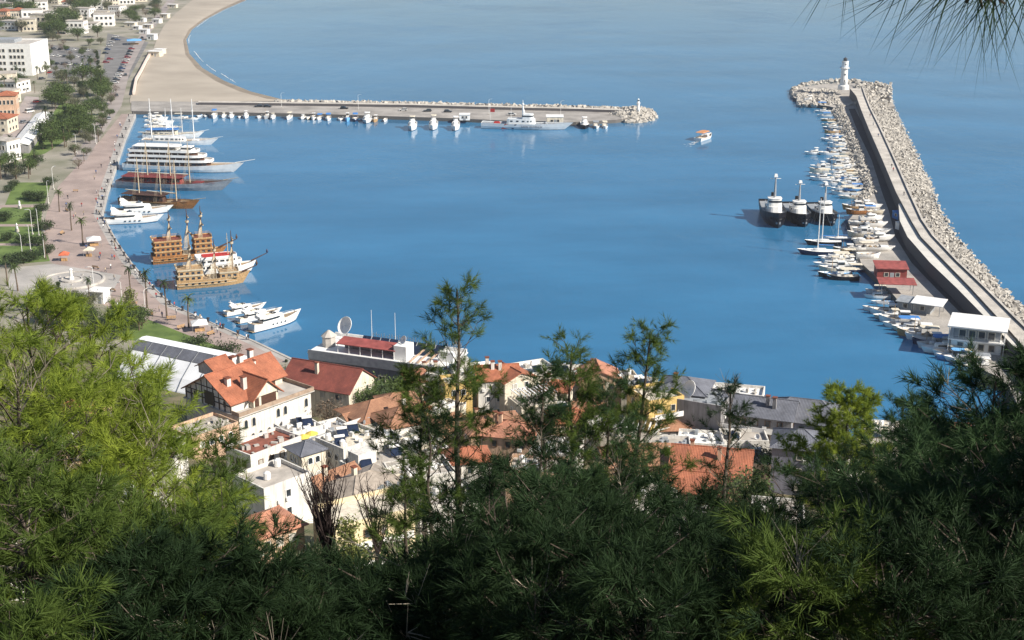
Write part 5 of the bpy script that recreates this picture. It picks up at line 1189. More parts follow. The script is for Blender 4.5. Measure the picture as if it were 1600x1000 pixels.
def house(label, px, py, W, D, ang, H, roof='flat', mr=None, mw=None, rise=2.2, st=None, cols=(3, 2), axis='x', extras=(), kind='sq', name='house', over=.5, seed=0, wdim=(1.0, 1.3), sink=3.0):
    """a building whose roof edge centre is seen at (px, py), H metres above the hillside"""
    rr = random.Random(seed + int(px * 7 + py)); p = hit(px, py, H); mw = mw or BWHITE; mr = mr or ORANGE
    r = thing(name, label, 'house' if name != 'building' else 'building', p, R(ang))
    MB().box(-W / 2, W / 2, -D / 2, D / 2, -sink, H).build('wall', mw, r)
    st = st or max(1, int(H / 3.1))
    for k in range(st):
        z = H - (k + 1) * 3.0 + .9
        if z < .2: break
        win_row(r, 'f', W, D, z, cols[0], wdim[0], wdim[1], kind); win_row(r, 'r', W, D, z, cols[1], wdim[0], wdim[1], kind); win_row(r, 'l', W, D, z, cols[1], wdim[0], wdim[1], kind)
        if 'balcony' in extras:
            MB().box(-W / 2 + .8, W / 2 - .8, -D / 2 - 1.3, -D / 2 - .01, z - .95, z - .8).build('balcony_slab', WHITE, r); MB().box(-W / 2 + .8, W / 2 - .8, -D / 2 - 1.3, -D / 2 - 1.2, z - .8, z + .1).build('balcony_rail', WHITE, r)
    wf = rr.choice(SHUT)
    for ch in r.children:
        if ch.name.startswith('window'):
            ch.material_slots[0].link = 'OBJECT'; ch.material_slots[0].material = wf
            if rr.random() < .25:
                for g in ch.children: g.material_slots[0].link = 'OBJECT'; g.material_slots[0].material = CURTAIN
    for _ in range(rr.randint(1, 3)):
        if rr.random() < .5: x = rr.uniform(-W * .4, W * .4); MB().box(x - .4, x + .4, -D / 2 - .35, -D / 2 - .02, H - 2.6, H - 2.0).build('air_conditioner', WHITE, r)
        else: y = rr.uniform(-D * .4, D * .4); MB().box(W / 2 + .02, W / 2 + .35, y - .4, y + .4, H - 2.6, H - 2.0).build('air_conditioner', WHITE, r)
    if roof == 'flat':
        MB().box(-W / 2 + .02, W / 2 - .02, -D / 2 + .02, D / 2 - .02, H, H + .08).build('roof', mr if mr is not ORANGE else M_FLAT, r)
        pw = MB()
        for a in ((-W / 2, W / 2, -D / 2, -D / 2 + .25), (-W / 2, W / 2, D / 2 - .25, D / 2), (-W / 2, -W / 2 + .25, -D / 2 + .25, D / 2 - .25), (W / 2 - .25, W / 2, -D / 2 + .25, D / 2 - .25)): pw.box(*a, H + .002, H + .7)
        pw.build('parapet', mw, r)['kind'] = 'stuff'
        if 'stair' in extras: MB().box(-W * .4, -W * .1, D * .05, D * .4, H + .08, H + 2.4).build('stair_head', mw, r)
    elif roof == 'gable': gable(r, -W / 2, W / 2, -D / 2, D / 2, H, rise, mr, mw, axis, over)
    elif roof == 'hip': hip(r, -W / 2, W / 2, -D / 2, D / 2, H, rise, mr, over)
    for e in extras:
        if e.startswith('solar'):
            for i in range(int(e[5:] or 2)): solar(r, rr.uniform(-W * .35, W * .35), rr.uniform(-D * .3, D * .3), H + .08, R(20 - ang), 1.0)
        if e == 'tank':
            for i in range(2): x, y = rr.uniform(-W * .35, W * .35), rr.uniform(-D * .35, D * .35); MB().lathe([(.5, 0), (.55, .1), (.55, 1.1), (.2, 1.35)], 9, (x, y, H + .1)).build('water_tank', WHITE, r)
        if e.startswith('chim'):
            for i in range(int(e[4:] or 1)): x = rr.uniform(-W * .3, W * .3); y = rr.uniform(-D * .25, D * .25); chimney(r, x, y, H + (rise * .3 if roof != 'flat' else .05), 1.5 + (rise * .5 if roof != 'flat' else 0), .7, mw)
        if e.startswith('dish'):
            x, y = rr.uniform(-W * .4, W * .4), rr.uniform(-D * .4, 0); dish(r, x, y, H + .1, .55 if e == 'dish' else float(e[4:]))
        if e == 'clutter':
            c = MB()
            for i in range(14): x, y = rr.uniform(-W * .42, W * .42), rr.uniform(-D * .42, D * .42); c.cbox((x, y, H + .09), (rr.uniform(.3, 1.2), rr.uniform(.3, .8), rr.uniform(.2, .9)), rr.uniform(0, 3))
            c.build('roof_clutter', rr.choice([GREYP, WHITE, CONC]), r)
        if e == 'pergola':
            for i in range(10): x = -W * .45 + W * .9 * i / 9; MB().box(x - .15, x + .15, -D * .4, D * .4, H + 2.5, H + 2.62).build('slat', WHITE, r)
            for sx in (-1, 1):
                for sy in (-1, 1): MB().tube((sx * W * .43, sy * D * .38, H), (sx * W * .43, sy * D * .38, H + 2.5), .08).build('post', WHITE, r)
        if e == 'awning': MB().slab([(-W * .45, -D * .75, H - 1.0), (W * .45, -D * .75, H - 1.0), (W * .45, -D * .5, H - .4), (-W * .45, -D * .5, H - .4)], .08).build('awning', CREAMP, r)
    return r

# ---- the hero house with orange cross-gabled roofs
def orange_house():
    c = hit(373.5, 652, 7.0); A = R(50); r = thing('villa', 'large white villa with arched windows, half-timbered gable and bright orange cross-gabled roofs with chimneys', 'house', c, A)
    W, D, H = 19.0, 17.0, 7.0
    MB().box(0, W, 0, D, -4, H).build('wall', BWHITE, r)
    MB().box(-.45, W + .6, -.6, D + .3, H, H + .22).build('terrace_slab', CONC, r)
    tb = mat('brown_balustrade', (.36, .27, .20), .85, .15, 1)
    for a in ((-.4, W + .5, -.55, -.35), (W + .3, W + .5, -.35, D + .2), (-.4, -.2, -.35, 1.8)): MB().box(*a, H + .22, H + 1.05).build('balustrade', tb, r)
    # upper storey block and its half-timbered left gable
    MB().box(0, 11, 2.2, 16.8, H + .22, 9.6).build('upper_wall', BWHITE, r); gable(r, 0, 11, 2.2, 16.8, 9.6, 4.2, ORANGE, BWHITE, 'x', .7, .2, ends=(1, 1))
    MB().box(4.6, 11, .9, 3.0, H + .24, 9.6).build('bay_wall', CREAM, r); gable(r, 4.2, 11.4, .6, 9.0, 9.62, 3.2, ORANGE, CREAM, 'y', .6, .2, ends=(1, 0))
    MB().box(6.6, 10.4, .78, .9, H + .4, 9.4).build('loggia', WOODD, r); MB().box(4.9, 5.9, .8, .9, H + .3, 9.2).build('door', WOODD, r)
    MB().box(11.01, 18.5, 8.2, 16.8, H + .22, 9.5).build('rear_wall', CREAM, r); gable(r, 10.8, 18.5, 8.2, 16.8, 9.5, 3.4, ORANGE, CREAM, 'x', .9, .2, ends=(0, 1))
    MB().box(12.5, 16.5, 8.1, 8.2, H + .3, 9.2).build('loggia', WOODD, r)
    MB().box(3.0, 7.5, 10.5, 16.0, 12.0, 13.6).build('dormer_wall', BWHITE, r); gable(r, 2.8, 7.7, 10.3, 16.2, 13.6, 1.6, ORANGE, BWHITE, 'x', .4, .15)
    tim = mat('dark_timber', (.07, .055, .05), .8, .1, 3)
    for y in np.linspace(2.4, 16.6, 9):
        hz = 9.6 + 4.2 * (1 - abs(y - 9.5) / 7.3) - .45; MB().box(-.16, -.02, y - .12, y + .12, H - .1, hz).build('timber', tim, r)
    for z in (H + .0, 8.6, 9.7, 11.2):
        hw = 7.2 if z < 9.6 else 7.3 * (1 - (z - 9.6) / 4.2) - .3
        MB().box(-.18, -.03, 9.5 - hw, 9.5 + hw, z - .1, z + .1).build('timber', tim, r)
    MB().box(-.22, -.05, 7.4, 10.4, 7.6, 10.4).build('gallery_opening', BLACKP, r)
    for y in (4.2, 13.6): window(r, 0, y, 8.0, 1.0, 1.5, 'l', 'arch')
    for y in (3.0, 6.0, 11.5): window(r, 0, y, 3.2, .9, 1.5, 'l', 'arch')
    for x in (1.6, 3.6, 10.0, 11.9, 17.6): window(r, x, 0, 4.0, .95, 2.0, 'f', 'arch', M_FRAME)
    for x in (3.2, 5.2, 7.4, 9.2, 11.4, 13.4, 15.0, 17.0): window(r, x, 0, .7, 1.0, 2.0, 'f', 'arch', M_FRAME)
    for y in (4, 8, 12): window(r, W, y, 4.0, .95, 2.0, 'r', 'arch')
    for x, y, z, h in ((2.4, 6.0, 11.0, 2.2), (5.0, 4.2, 10.6, 2.6), (8.6, 11.8, 12.2, 2.6), (10.2, 11.4, 12.2, 2.6), (12.6, 10.4, 10.8, 2.4), (14.6, 13.5, 11.8, 2.6)): chimney(r, x, y, z, h, .95, BWHITE, ORANGE)
orange_house()

# ---- vaulted white hall
def hall():
    a, b = G(222, 526, 11.0), G(392, 561, 11.0); d = b - a; ang = math.atan2(d.y, d.x); L = d.length
    r = thing('vaulted_hall', 'long white vaulted hall with a dark skylight band, behind the orange-roofed villa', 'building', (a.x, a.y, 1.5), ang)
    prof = [(6.5, 0), (6.2, 5), (4.2, 8.2), (1.5, 9.3), (0, 9.5), (-1.4, 9.3), (-1.5, 9.2), (-4.0, 7.6), (-4.1, 7.5), (-7.5, 4.6), (-9.5, 2.2), (-10.5, 0)]
    fab = mat('white_membrane', (.84, .85, .86), .6, .05, .3); names = ['membrane', 'membrane', 'membrane', 'membrane', 'membrane', 'gutter', 'skylight', 'gutter', 'membrane', 'membrane', 'membrane']; n = 7
    for k in range(len(prof) - 1):
        for i in range(n):
            x0, x1 = L * i / n, L * (i + 1) / n; P = [(x0, prof[k][0], prof[k][1]), (x1, prof[k][0], prof[k][1]), (x1, prof[k + 1][0], prof[k + 1][1]), (x0, prof[k + 1][0], prof[k + 1][1])]
            if abs(prof[k][0] - prof[k + 1][0]) + abs(prof[k][1] - prof[k + 1][1]) < .6: continue
            MB().slab(P, .12).build('roof_panel' if names[k] == 'membrane' else names[k], GREYT if names[k] == 'skylight' else fab, r, uv=(names[k] == 'skylight'))
    for i in range(n + 1):
        rb = MB()
        for k in range(6, len(prof) - 1): rb.tube((L * i / n, prof[k][0] - .05, prof[k][1] + .08), (L * i / n, prof[k + 1][0] - .05, prof[k + 1][1] + .08), .09, .09, 4)
        rb.build('rib', STEEL, r)
    for x in (.02, L - .02): MB().add([(x - .1, y, z - .15) for y, z in prof] + [(x + .1, y, z - .15) for y, z in prof], [tuple(range(12)), tuple(range(23, 11, -1))]).build('end_wall', fab, r)
hall()

# ---- long waterfront building with solar panels and a big satellite dish
def waterfront():
    a, b = G(482, 551, 11), G(642, 573, 11); d = b - a; ang = math.atan2(d.y, d.x); L = d.length + 8.0; D, H = 13.0, 9.4
    r = thing('waterfront_building', 'long waterfront building with rows of solar panels and a big white satellite dish', 'building', (a.x, a.y, 1.6), ang)
    MB().box(0, L, 0, D, -3, H).build('wall', GREYW, r); MB().box(-.2, L + .2, -.2, D + .2, H, H + .25).build('roof_slab', WHITE, r); MB().box(0, L, -.25, .0, H - 1.4, H + .8).build('front_fascia', GREYP, r); MB().box(0, L, D - .3, D + .05, H + .25, H + 1.1).build('back_parapet', WHITE, r)
    win_row(r, 'f', L, D, 0, 0, 1, 1)
    for i in range(10): window(r, 1.5 + i * (L - 3) / 9, -.02, 4.6, 1.6, 1.6, 'f'); window(r, 1.5 + i * (L - 3) / 9, -.02, 1.2, 1.6, 2.0, 'f')
    for i in range(9):
        x = L * .28 + i * 2.35; p = MB().slab([(x - 1.0, 9.4, H + .5), (x + 1.1, 9.4, H + .5), (x + 1.1, 11.0, H + 1.9), (x - 1.0, 11.0, H + 1.9)], .1).build('solar_panel', M_PANEL, r)
        MB().tube((x, 10.9, H + .25), (x, 10.9, H + 1.8), .05).build('panel_stand', STEEL, p); MB().slab([(x - 1.0, 6.9, H + .5), (x + 1.1, 6.9, H + .5), (x + 1.1, 8.5, H + 1.9), (x - 1.0, 8.5, H + 1.9)], .1).build('solar_panel', M_PANEL, r) if i > 2 else None
    MB().slab([(L * .18, 2.0, H + 2.4), (L * .62, 2.0, H + 2.4), (L * .62, 6.0, H + 3.0), (L * .18, 6.0, H + 3.0)], .16).build('shed_roof', M_REDROOF, r); MB().box(L * .19, L * .61, 5.5, 5.7, H + .25, H + 2.8).build('shed_wall', GREYW, r)
    for i in range(6): x = L * .19 + i * L * .084; MB().tube((x, 2.2, H + .25), (x, 2.2, H + 2.4), .07).build('post', WHITE, r)
    MB().box(L * .61, L * .70, 2.2, 6.2, H + .25, H + 3.6).build('stair_tower', WHITE, r); dish(r, L * .66, 4.2, H + 3.6, 1.0, -.5)
    MB().lathe([(1.6, 0), (1.6, 2.4), (1.9, 2.5), (.3, 3.8)], 8, (L * .07, 5.5, H + .25)).build('turret', CONC, r); MB().tube((L * .13, 10.5, H), (L * .13, 10.5, H + 2.0), .2).build('dish_post', STEEL, r); dish(r, L * .13, 10.5, H + 1.8, 2.2, -.35)
    MB().lathe([(.5, 0), (.5, 1.6), (.2, 1.9)], 8, (L * .03, 8.5, H + .25)).build('water_tank', WHITE, r)
    for i in range(3): x = L * .73 + i * 1.9; MB().slab([(x, 1.2, H + .6), (x + .5, 1.2, H + .6), (x + 1.9, 6.0, H + 2.2), (x + 1.4, 6.0, H + 2.2)], .12).build('roof_beam', PEACH, r)
    MB().box(L * .9, L + .1, 5.0, 6.0, H + .25, H + 2.6).build('end_screen', WHITE, r)
    sg = MB()
    for i in range(34): x = L * .3 + i * L * .02; sg.tube((x, D - .1, H + 1.1), (x, D - .1, H + 2.2 + .25 * math.sin(i * 2.1)), .06, .06, 4); sg.tube((x - .3, D - .1, H + 1.6 + .3 * math.sin(i)), (x + .2, D - .1, H + 1.7 + .3 * math.cos(i)), .05, .05, 4)
    sg.build('sign_supports', STEEL, r)
    for x in (L * .30, L * .48): MB().tube((x, D - 1, H + .25), (x, D - 1, H + 8), .07, .04, 5).build('antenna_mast', WHITE, r)
waterfront()

T = house
T('house with a broad dark red gabled roof and cream gable end below the waterfront building', 512, 592, 17, 11, -24, 7.5, 'gable', REDT, CREAM, 3.6, extras=('chim1',), cols=(4, 2))
T('brown-tiled house with a rooftop solar panel, below the green trees', 590, 640, 13, 10, 38, 7, 'hip', BROWNT, CREAM, 2.4, extras=())
T('brown-tiled wing to the right of the house with the rooftop panel', 628, 652, 10, 9, 30, 7, 'hip', BROWNT, BWHITE, 2.4, extras=('chim1',))
T('small brown-tiled pavilion roof behind the brown-tiled house', 622, 624, 8, 6, 20, 7.5, 'hip', BROWNT, CREAM, 1.6)
r_ = T('low brown-tiled annex with a dark solar panel on its slope', 568, 652, 9, 7, 38, 5.5, 'gable', BROWNT, CREAM, 1.8)
MB().slab([(-2, -3.0, 6.35), (1, -3.0, 6.35), (1, -1.2, 7.1), (-2, -1.2, 7.1)], .1).build('roof_panel', M_PANEL, r_)
T('small house with an orange hipped roof near the waterfront building corner', 664, 587, 9, 7, 15, 7, 'hip', PINKT, CREAM, 1.8, extras=('chim2',))
T('white house with roof tanks right of the waterfront building', 742, 580, 10, 8, 12, 9, 'flat', None, BWHITE, extras=('solar2', 'tank', 'clutter', 'stair'))
T('yellow-washed narrow house among the pine branches', 712, 596, 6, 6, 15, 8, 'flat', None, YELLOW, extras=('tank',), cols=(2, 1))
T('white house with many chimneys and an orange gabled roof by the water', 776, 583, 9, 8, 8, 9.5, 'gable', ORANGE, BWHITE, 2.0, extras=('chim3',))
T('tall cream house with a blank sunlit end wall', 800, 585, 8, 7, 32, 9.5, 'gable', ORANGE, CREAM, 1.6, cols=(2, 0), axis='y')
T('white flat-roofed house with a wide overhanging canopy at the water', 832, 577, 9, 8, 25, 9, 'flat', WHITE, BWHITE, extras=('solar1', 'awning', 'clutter'))
T('low white house with a pergola below the blank cream wall', 834, 628, 9, 7, 25, 6, 'flat', None, CREAM, extras=('pergola',))
T('cluster house with weathered brown-orange tiles in the middle of the town', 770, 662, 12, 9, 20, 7, 'hip', BROWNT, PEACH, 2.2, extras=('chim2',))
T('brown-orange hipped house overlapping the cluster house', 802, 672, 10, 8, -15, 6.5, 'hip', PINKT, PEACH, 2.0, extras=('chim1',))
T('narrow brown-tiled house left of the cluster house', 705, 660, 8, 7, 35, 6.5, 'hip', BROWNT, PEACH, 2.0)
T('small house with a bright red-orange roof between dark pine boughs', 729, 712, 8, 6.5, 12, 6, 'hip', ORANGE, BWHITE, 1.8)
T('pale orange-roofed house behind the two middle pine tops', 935, 585, 9, 8, 5, 9, 'gable', PINKT, PEACH, 2.2, extras=('chim2', ), axis='y')
T('white house with small roof tanks between the two middle pine tops', 968, 592, 8, 7, 10, 8, 'flat', None, CREAM, extras=('tank', 'clutter'))
T('white roofed house left of the middle pine', 884, 584, 9, 8, 10, 8, 'flat', None, BWHITE, extras=('tank', 'solar1', 'clutter'))
T('bright yellow three-storey house with white windows', 1024, 616, 8, 9, 24, 12, 'flat', CREAM, YELLOW, extras=('balcony',), cols=(2, 2))
T('dark grey house with a slate hipped roof right of the yellow house', 1070, 603, 10, 9, -18, 13, 'hip', GREYT, GREYW, 2.0, name='building', extras=('chim1',))
T('grey rendered block with a blank shaded wall and a white satellite dish', 1100, 622, 10, 9, -26, 12, 'flat', GREYP, GREYW, extras=('dish1.9', 'clutter'), cols=(0, 0), name='building')
T('long white-roofed building at the water behind the grey block', 1138, 611, 15, 6, -14, 9, 'flat', WHITE, BWHITE, extras=('clutter',), name='building')
T('slate-roofed hotel wing with balconies behind the thin pine', 1188, 636, 14, 10, -20, 11, 'gable', GREYT, GREYW, 2.2, extras=('balcony', 'chim2'), cols=(5, 2), name='building')
T('hotel block with a big slate hipped roof by the harbour', 1258, 645, 17, 11, -18, 10, 'hip', GREYT, NAVYW, 3.0, extras=('balcony',), cols=(5, 3), name='building')
T('smaller slate-hipped block with a shaded blue-grey wall', 1252, 688, 10, 9, -14, 10, 'hip', GREYT, NAVYW, 2.2, cols=(1, 2), name='building')
T('white pergola house with striped slats in front of the yellow house', 985, 680, 11, 7, -12, 5, 'flat', None, CREAM, extras=('pergola',))
T('brown-tiled house below the striped pergola', 1000, 712, 13, 9, 8, 5.5, 'hip', BROWNT, PEACH, 2.4, extras=('chim1',))
T('house with an orange dormered roof above the dark pines', 1112, 722, 14, 10, -12, 6, 'gable', ORANGE, PEACH, 3.0, extras=('chim2',), cols=(4, 2))
T('white flat-roofed house behind the orange dormered roof', 1108, 688, 12, 7, -10, 6, 'flat', WHITE, BWHITE, extras=('clutter', 'tank'))
T('orange-tiled lower wing in front of the dormered roof', 1090, 755, 11, 7, -12, 4.5, 'gable', ORANGE, PEACH, 2.2)
T('low white building with a dish at the harbour edge on the right', 1400, 672, 13, 7, -8, 6, 'flat', CREAM, BWHITE, extras=('dish0.9', 'clutter', 'tank'))
T('low cream building behind the lit olive-green tree', 1376, 690, 9, 7, -10, 5, 'flat', None, CREAM, extras=('dish', 'solar1'))
T('white house with a small red roof under the big right pine', 1500, 672, 9, 7, -10, 6, 'hip', REDT, BWHITE, 1.6, extras=('tank',))
T('white house at the harbour edge below the big right pine', 1470, 690, 8, 6, 5, 5, 'flat', None, BWHITE, extras=('clutter', 'solar1'))
# lower, nearer houses on the slope
T('white house with a rust-red flat roof in front of the villa', 412, 694, 12, 7, 50, 7, 'flat', BROWNR, BWHITE, extras=('clutter',), cols=(4, 3))
T('small turret house with a slate hipped roof beside the rust-red roof', 478, 700, 5, 5, 40, 7.5, 'hip', GREYT, CREAM, 1.4, cols=(2, 2), kind='arch')
T('white flat-roofed house with several solar water heaters below the villa terrace', 548, 686, 10, 8, 46, 7.5, 'flat', CREAM, BWHITE, extras=('solar3', 'tank', 'clutter'), cols=(3, 3), kind='arch')
T('white terrace with cream roof right of the solar-heated house', 575, 665, 8, 6, 46, 6, 'flat', CREAM, BWHITE, extras=('clutter',), cols=(2, 2))
T('white row house with arched windows in the middle of the slope', 600, 720, 13, 8, 44, 7, 'flat', None, BWHITE, extras=('solar3', 'stair', 'clutter'), cols=(5, 3), kind='arch')
T('dark-awninged rooftop restaurant with yellow parasols next to the villa', 500, 690, 8, 6, 46, 5, 'flat', GREYP, BWHITE, extras=('clutter',), cols=(3, 2))
T('beige-tiled villa on the slope with a hipped roof', 568, 755, 12, 9, 46, 6.5, 'hip', mat('grey_beige_tiles', (.34, .29, .24), .85, .15, 1.2), CREAM, 1.8, extras=('chim1',), cols=(3, 3))
T('yellow-trimmed cream villa with balustrade low on the slope', 568, 798, 12, 8, 30, 7, 'flat', CREAM, mat('warm_cream_render', (.72, .60, .38), .85, .06, .5), extras=('balcony',), cols=(4, 3))
T('blank white house wall behind the dark twiggy shrub', 425, 745, 9, 8, 46, 8, 'flat', M_FLAT, BWHITE, extras=('tank',), cols=(1, 2))
T('house with a pale pink-orange roof low between the left pines', 416, 818, 8, 7, 40, 5, 'hip', PINKT, PEACH, 1.8)
T('peach-walled house with a flat beige roof left of the villa', 318, 668, 11, 8, 48, 5.5, 'flat', M_FLAT, PEACH, extras=('clutter',), cols=(4, 2), kind='arch')
PACK = [(520, 670, 'white terrace house with a low parapet beside the villa'), (466, 668, 'small white annex at the foot of the villa'), (630, 690, 'white house under the brown-tiled wing'), (612, 765, 'cream house right of the beige-tiled villa'), (520, 748, 'cream house left of the beige-tiled villa'), (655, 692, 'flat-roofed house left of the bright red-orange roof'), (690, 640, 'cream house between the olive tree and the narrow brown roof'), (602, 690, 'narrow white house with arches above the row house'), (862, 645, 'small white house under the blunt-topped pine'), (920, 640, 'cream house right of the blunt-topped pine'), (945, 662, 'low white house left of the striped pergola'), (1046, 694, 'low white house below the yellow house'), (1048, 664, 'grey-walled house at the foot of the slate-hipped house'), (1162, 684, 'white house below the thin pine'), (1205, 722, 'white house left of the smaller slate-hipped block'), (868, 604, 'small orange-roofed house by the water left of the blunt pine'), (1000, 600, 'small cream house behind the leaning pine'), (700, 585, 'small white house under the slender pine'), (440, 700, 'low white annex with arches below the rust-red roof'), (655, 640, 'orange-roofed house right of the brown pavilion')]
PC = ['flat', 'flat', 'hip', 'flat', 'gable']
for i, (x, y, lb) in enumerate(PACK):
    rk = 'hip' if 'orange-roofed' in lb else ('flat' if 'white' in lb or 'flat' in lb else PC[i % 5])
    T(lb, x, y, rng.uniform(6, 9), rng.uniform(5, 7), rng.uniform(30, 50) if x < 700 else rng.uniform(-20, 30), rng.uniform(5, 7) if y > 610 else 8, rk, ORANGE if 'orange' in lb else (BROWNT if rk != 'flat' else None), GREYW if 'grey' in lb else (BWHITE if 'white' in lb else CREAM), 1.6, cols=(3, 2), kind='arch' if 'arches' in lb else 'sq', extras=rng.choice([('clutter', 'tank'), ('solar2', 'clutter'), ('solar1', 'dish'), ('clutter', 'dish')]) if rk == 'flat' else ('chim1',))
HID = [(128, 634, 'orange'), (120, 690, 'beige'), (205, 775, 'white'), (70, 862, 'white'), (185, 925, 'white'), (240, 700, 'white'), (655, 735, 'white'), (690, 775, 'white'), (645, 700, 'white'), (1000, 770, 'white'), (1075, 812, 'white'), (1215, 800, 'white'), (870, 700, 'white'), (890, 650, 'orange'), (1310, 730, 'white'), (840, 730, 'beige')]
for i, (x, y, c) in enumerate(sorted(HID)):
    T(f'{c} house half hidden behind foreground pines, {ORD[i]} from the left', x, y, rng.uniform(8, 11), rng.uniform(7, 8.5), rng.uniform(-20, 45), 6, 'hip' if c == 'orange' else 'flat', ORANGE if c == 'orange' else M_FLAT, {'white': BWHITE, 'beige': PEACH, 'orange': PEACH}[c], 1.8, extras=('clutter', 'tank') if c != 'orange' else ('chim1',))
def parasol(label, px, py):
    p = hit(px, py, 7.2); r = thing('parasol', label, 'parasol', (p.x, p.y, p.z + 5.08)); MB().tube((0, 0, 0), (0, 0, 2.2), .04).build('pole', STEEL, r); MB().lathe([(1.3, 1.9), (.7, 2.2), (.05, 2.5)], 8).build('canopy', mat('yellow_canvas', (.75, .55, .10), .8, .05, 2), r)
parasol('yellow parasol on the rooftop restaurant, the left one', 474, 681); parasol('yellow parasol on the rooftop restaurant, the right one', 487, 676)

# ---- far town beside the beach
def flat_house(label, px, py, W, D, ang, H, mw, roof='flat', mr=None, rows=2, cols=(4, 3), name='house', rise=1.8):
    p = G(px, py, 1.5); r = thing(name, label, 'building' if name == 'building' else 'house', p, R(ang)); MB().box(-W / 2, W / 2, -D / 2, D / 2, 0, H).build('wall', mw, r)
    for k in range(rows): win_row(r, 'f', W, D, 1.0 + k * (H - .4) / rows, cols[0], W / cols[0] * .5, (H / rows) * .42); win_row(r, 'r', W, D, 1.0 + k * (H - .4) / rows, cols[1], D / cols[1] * .4, (H / rows) * .42)
    if roof == 'hip': hip(r, -W / 2, W / 2, -D / 2, D / 2, H, rise, mr or ORANGE, .5)
    else: MB().box(-W / 2 - .25, W / 2 + .25, -D / 2 - .25, D / 2 + .25, H, H + .35).build('roof', mr or M_FLAT, r)
    return r
def office():
    p = G(14, 118, 1.5) + Vector((-4, 15, 0)); W, D, H = 38.0, 30.0, 17.5; r = thing('building', 'white office block with four rows of grouped dark windows, far left', 'building', p, R(-2))
    MB().box(-W / 2, W / 2, -D / 2, D / 2, 0, H).build('wall', WHITE, r); MB().box(-W / 2 + .4, W / 2 - .4, -D / 2 + .4, D / 2 - .4, H, H + .1).build('roof', CONC, r); MB().box(-W / 2 + 3, W / 2 - 14, -2, 10, H + .1, H + 2.2).build('plant_room', GREYP, r)
    pw = MB()
    for a in ((-W / 2, W / 2, -D / 2, -D / 2 + .4), (-W / 2, W / 2, D / 2 - .4, D / 2), (-W / 2, -W / 2 + .4, -D / 2 + .4, D / 2 - .4), (W / 2 - .4, W / 2, -D / 2 + .4, D / 2 - .4)): pw.box(*a, H + .002, H + 1.0)
    pw.build('parapet', WHITE, r)['kind'] = 'stuff'
    for k in range(4):
        for g in range(3):
            for i in range(4): window(r, -W / 2 + 3.5 + g * 11.2 + i * 2.35, -D / 2, 2.6 + k * 3.7, 1.7, 1.9, 'f')
    for k in range(3): window(r, W / 2, -4 + k * 5, 1.0, 2.0, 2.4, 'r')
office()
a, b = G(70, 176, 5.5), G(30, 226, 5.5); d = a - b; ang = math.degrees(math.atan2(d.y, d.x)); m_ = (a + b) / 2
for i in range(2):
    c = b.lerp(a, .25 + .5 * i); r = thing('market_hall', ('near half of the long white-roofed market hall beside the pink street', 'far half of the long white-roofed market hall beside the pink street')[i], 'building', (c.x, c.y, 1.5), math.radians(ang)); L = d.length / 2 - 1.5
    MB().box(-L / 2, L / 2, -3.6, 3.6, 0, 3.8).build('wall', GREYW, r); gable(r, -L / 2, L / 2, -3.6, 3.6, 3.8, 1.0, WHITE, WHITE, 'x', .4, .15); win_row(r, 'f', L, 7.2, 1, 6, 1.5, 1.6)
FT = [(10, 12, 'c'), (34, 8, 'w'), (60, 16, 'w'), (86, 6, 'c'), (112, 12, 'w'), (146, 14, 'w'), (150, 2, 'w'), (176, 10, 'c'), (198, 6, 'w'), (8, 30, 'o'), (30, 36, 'c'), (52, 36, 'w'), (92, 30, 'w'), (112, 36, 'c'), (132, 26, 'w'), (70, 44, 'c'), (120, 52, 'w'), (8, 160, 'c'), (14, 180, 'o'), (2, 205, 'c'), (6, 140, 'c'), (24, 144, 'w'), (-14, 170, 'w'), (10, 250, 'w'), (20, 22, 'w'), (44, 24, 'c'), (74, 26, 'w'), (100, 20, 'c'), (124, 20, 'w'), (160, 26, 'c'), (164, 40, 'w'), (96, 44, 'w'), (20, 46, 'w'), (44, 48, 'c'), (140, 44, 'w'), (66, 2, 'o'), (128, 2, 'c'), (22, 2, 'w'), (216, 2, 'c'), (184, 22, 'w')]
for i, (x, y, c) in enumerate(sorted(FT, key=lambda q: (q[1], q[0]))):
    flat_house(f'{dict(w="white", c="cream", o="orange-roofed")[c]} low house in the far town, {ORD[i]} counted down from the top edge', x, y, rng.uniform(9, 18), rng.uniform(8, 13), rng.uniform(-25, 25), rng.uniform(4, 11), {'w': WHITE, 'c': CREAM, 'o': PEACH}[c], 'hip' if c == 'o' or rng.random() < .12 else 'flat', ORANGE if c == 'o' else None, 2, (4, 3))
# ================================================================= trees of the town and promenade
def tri_mesh(name, P, m, quads=False):
    """P: (n, 3 or 4, 3) corner array"""
    n, k, _ = P.shape; me = bpy.data.meshes.new(name); me.vertices.add(n * k); me.vertices.foreach_set('co', P.reshape(-1).astype(np.float32))
    me.loops.add(n * k); me.loops.foreach_set('vertex_index', np.arange(n * k, dtype=np.int32)); me.polygons.add(n)
    me.polygons.foreach_set('loop_start', np.arange(0, n * k, k, dtype=np.int32)); me.polygons.foreach_set('loop_total', np.full(n, k, dtype=np.int32))
    me.materials.append(m); me.update(calc_edges=True); return me
def unit(a): return a / np.maximum(np.linalg.norm(a, axis=-1, keepdims=True), 1e-9)
def leaf_quads(C, size, r, flat=.0):
    n = len(C); d = unit(r.normal(size=(n, 3))); d[:, 2] *= (1 - flat); d = unit(d); e = unit(np.cross(d, unit(r.normal(size=(n, 3))))); s = size * r.uniform(.6, 1.3, (n, 1))
    return np.stack([C - d * s, C + e * s * .45, C + d * s, C - e * s * .45], axis=1)
def leafmat(name, c, c2, tr=.25): return mat(name, c, .7, .1, .9, col2=c2, trans=tr, detail=6)
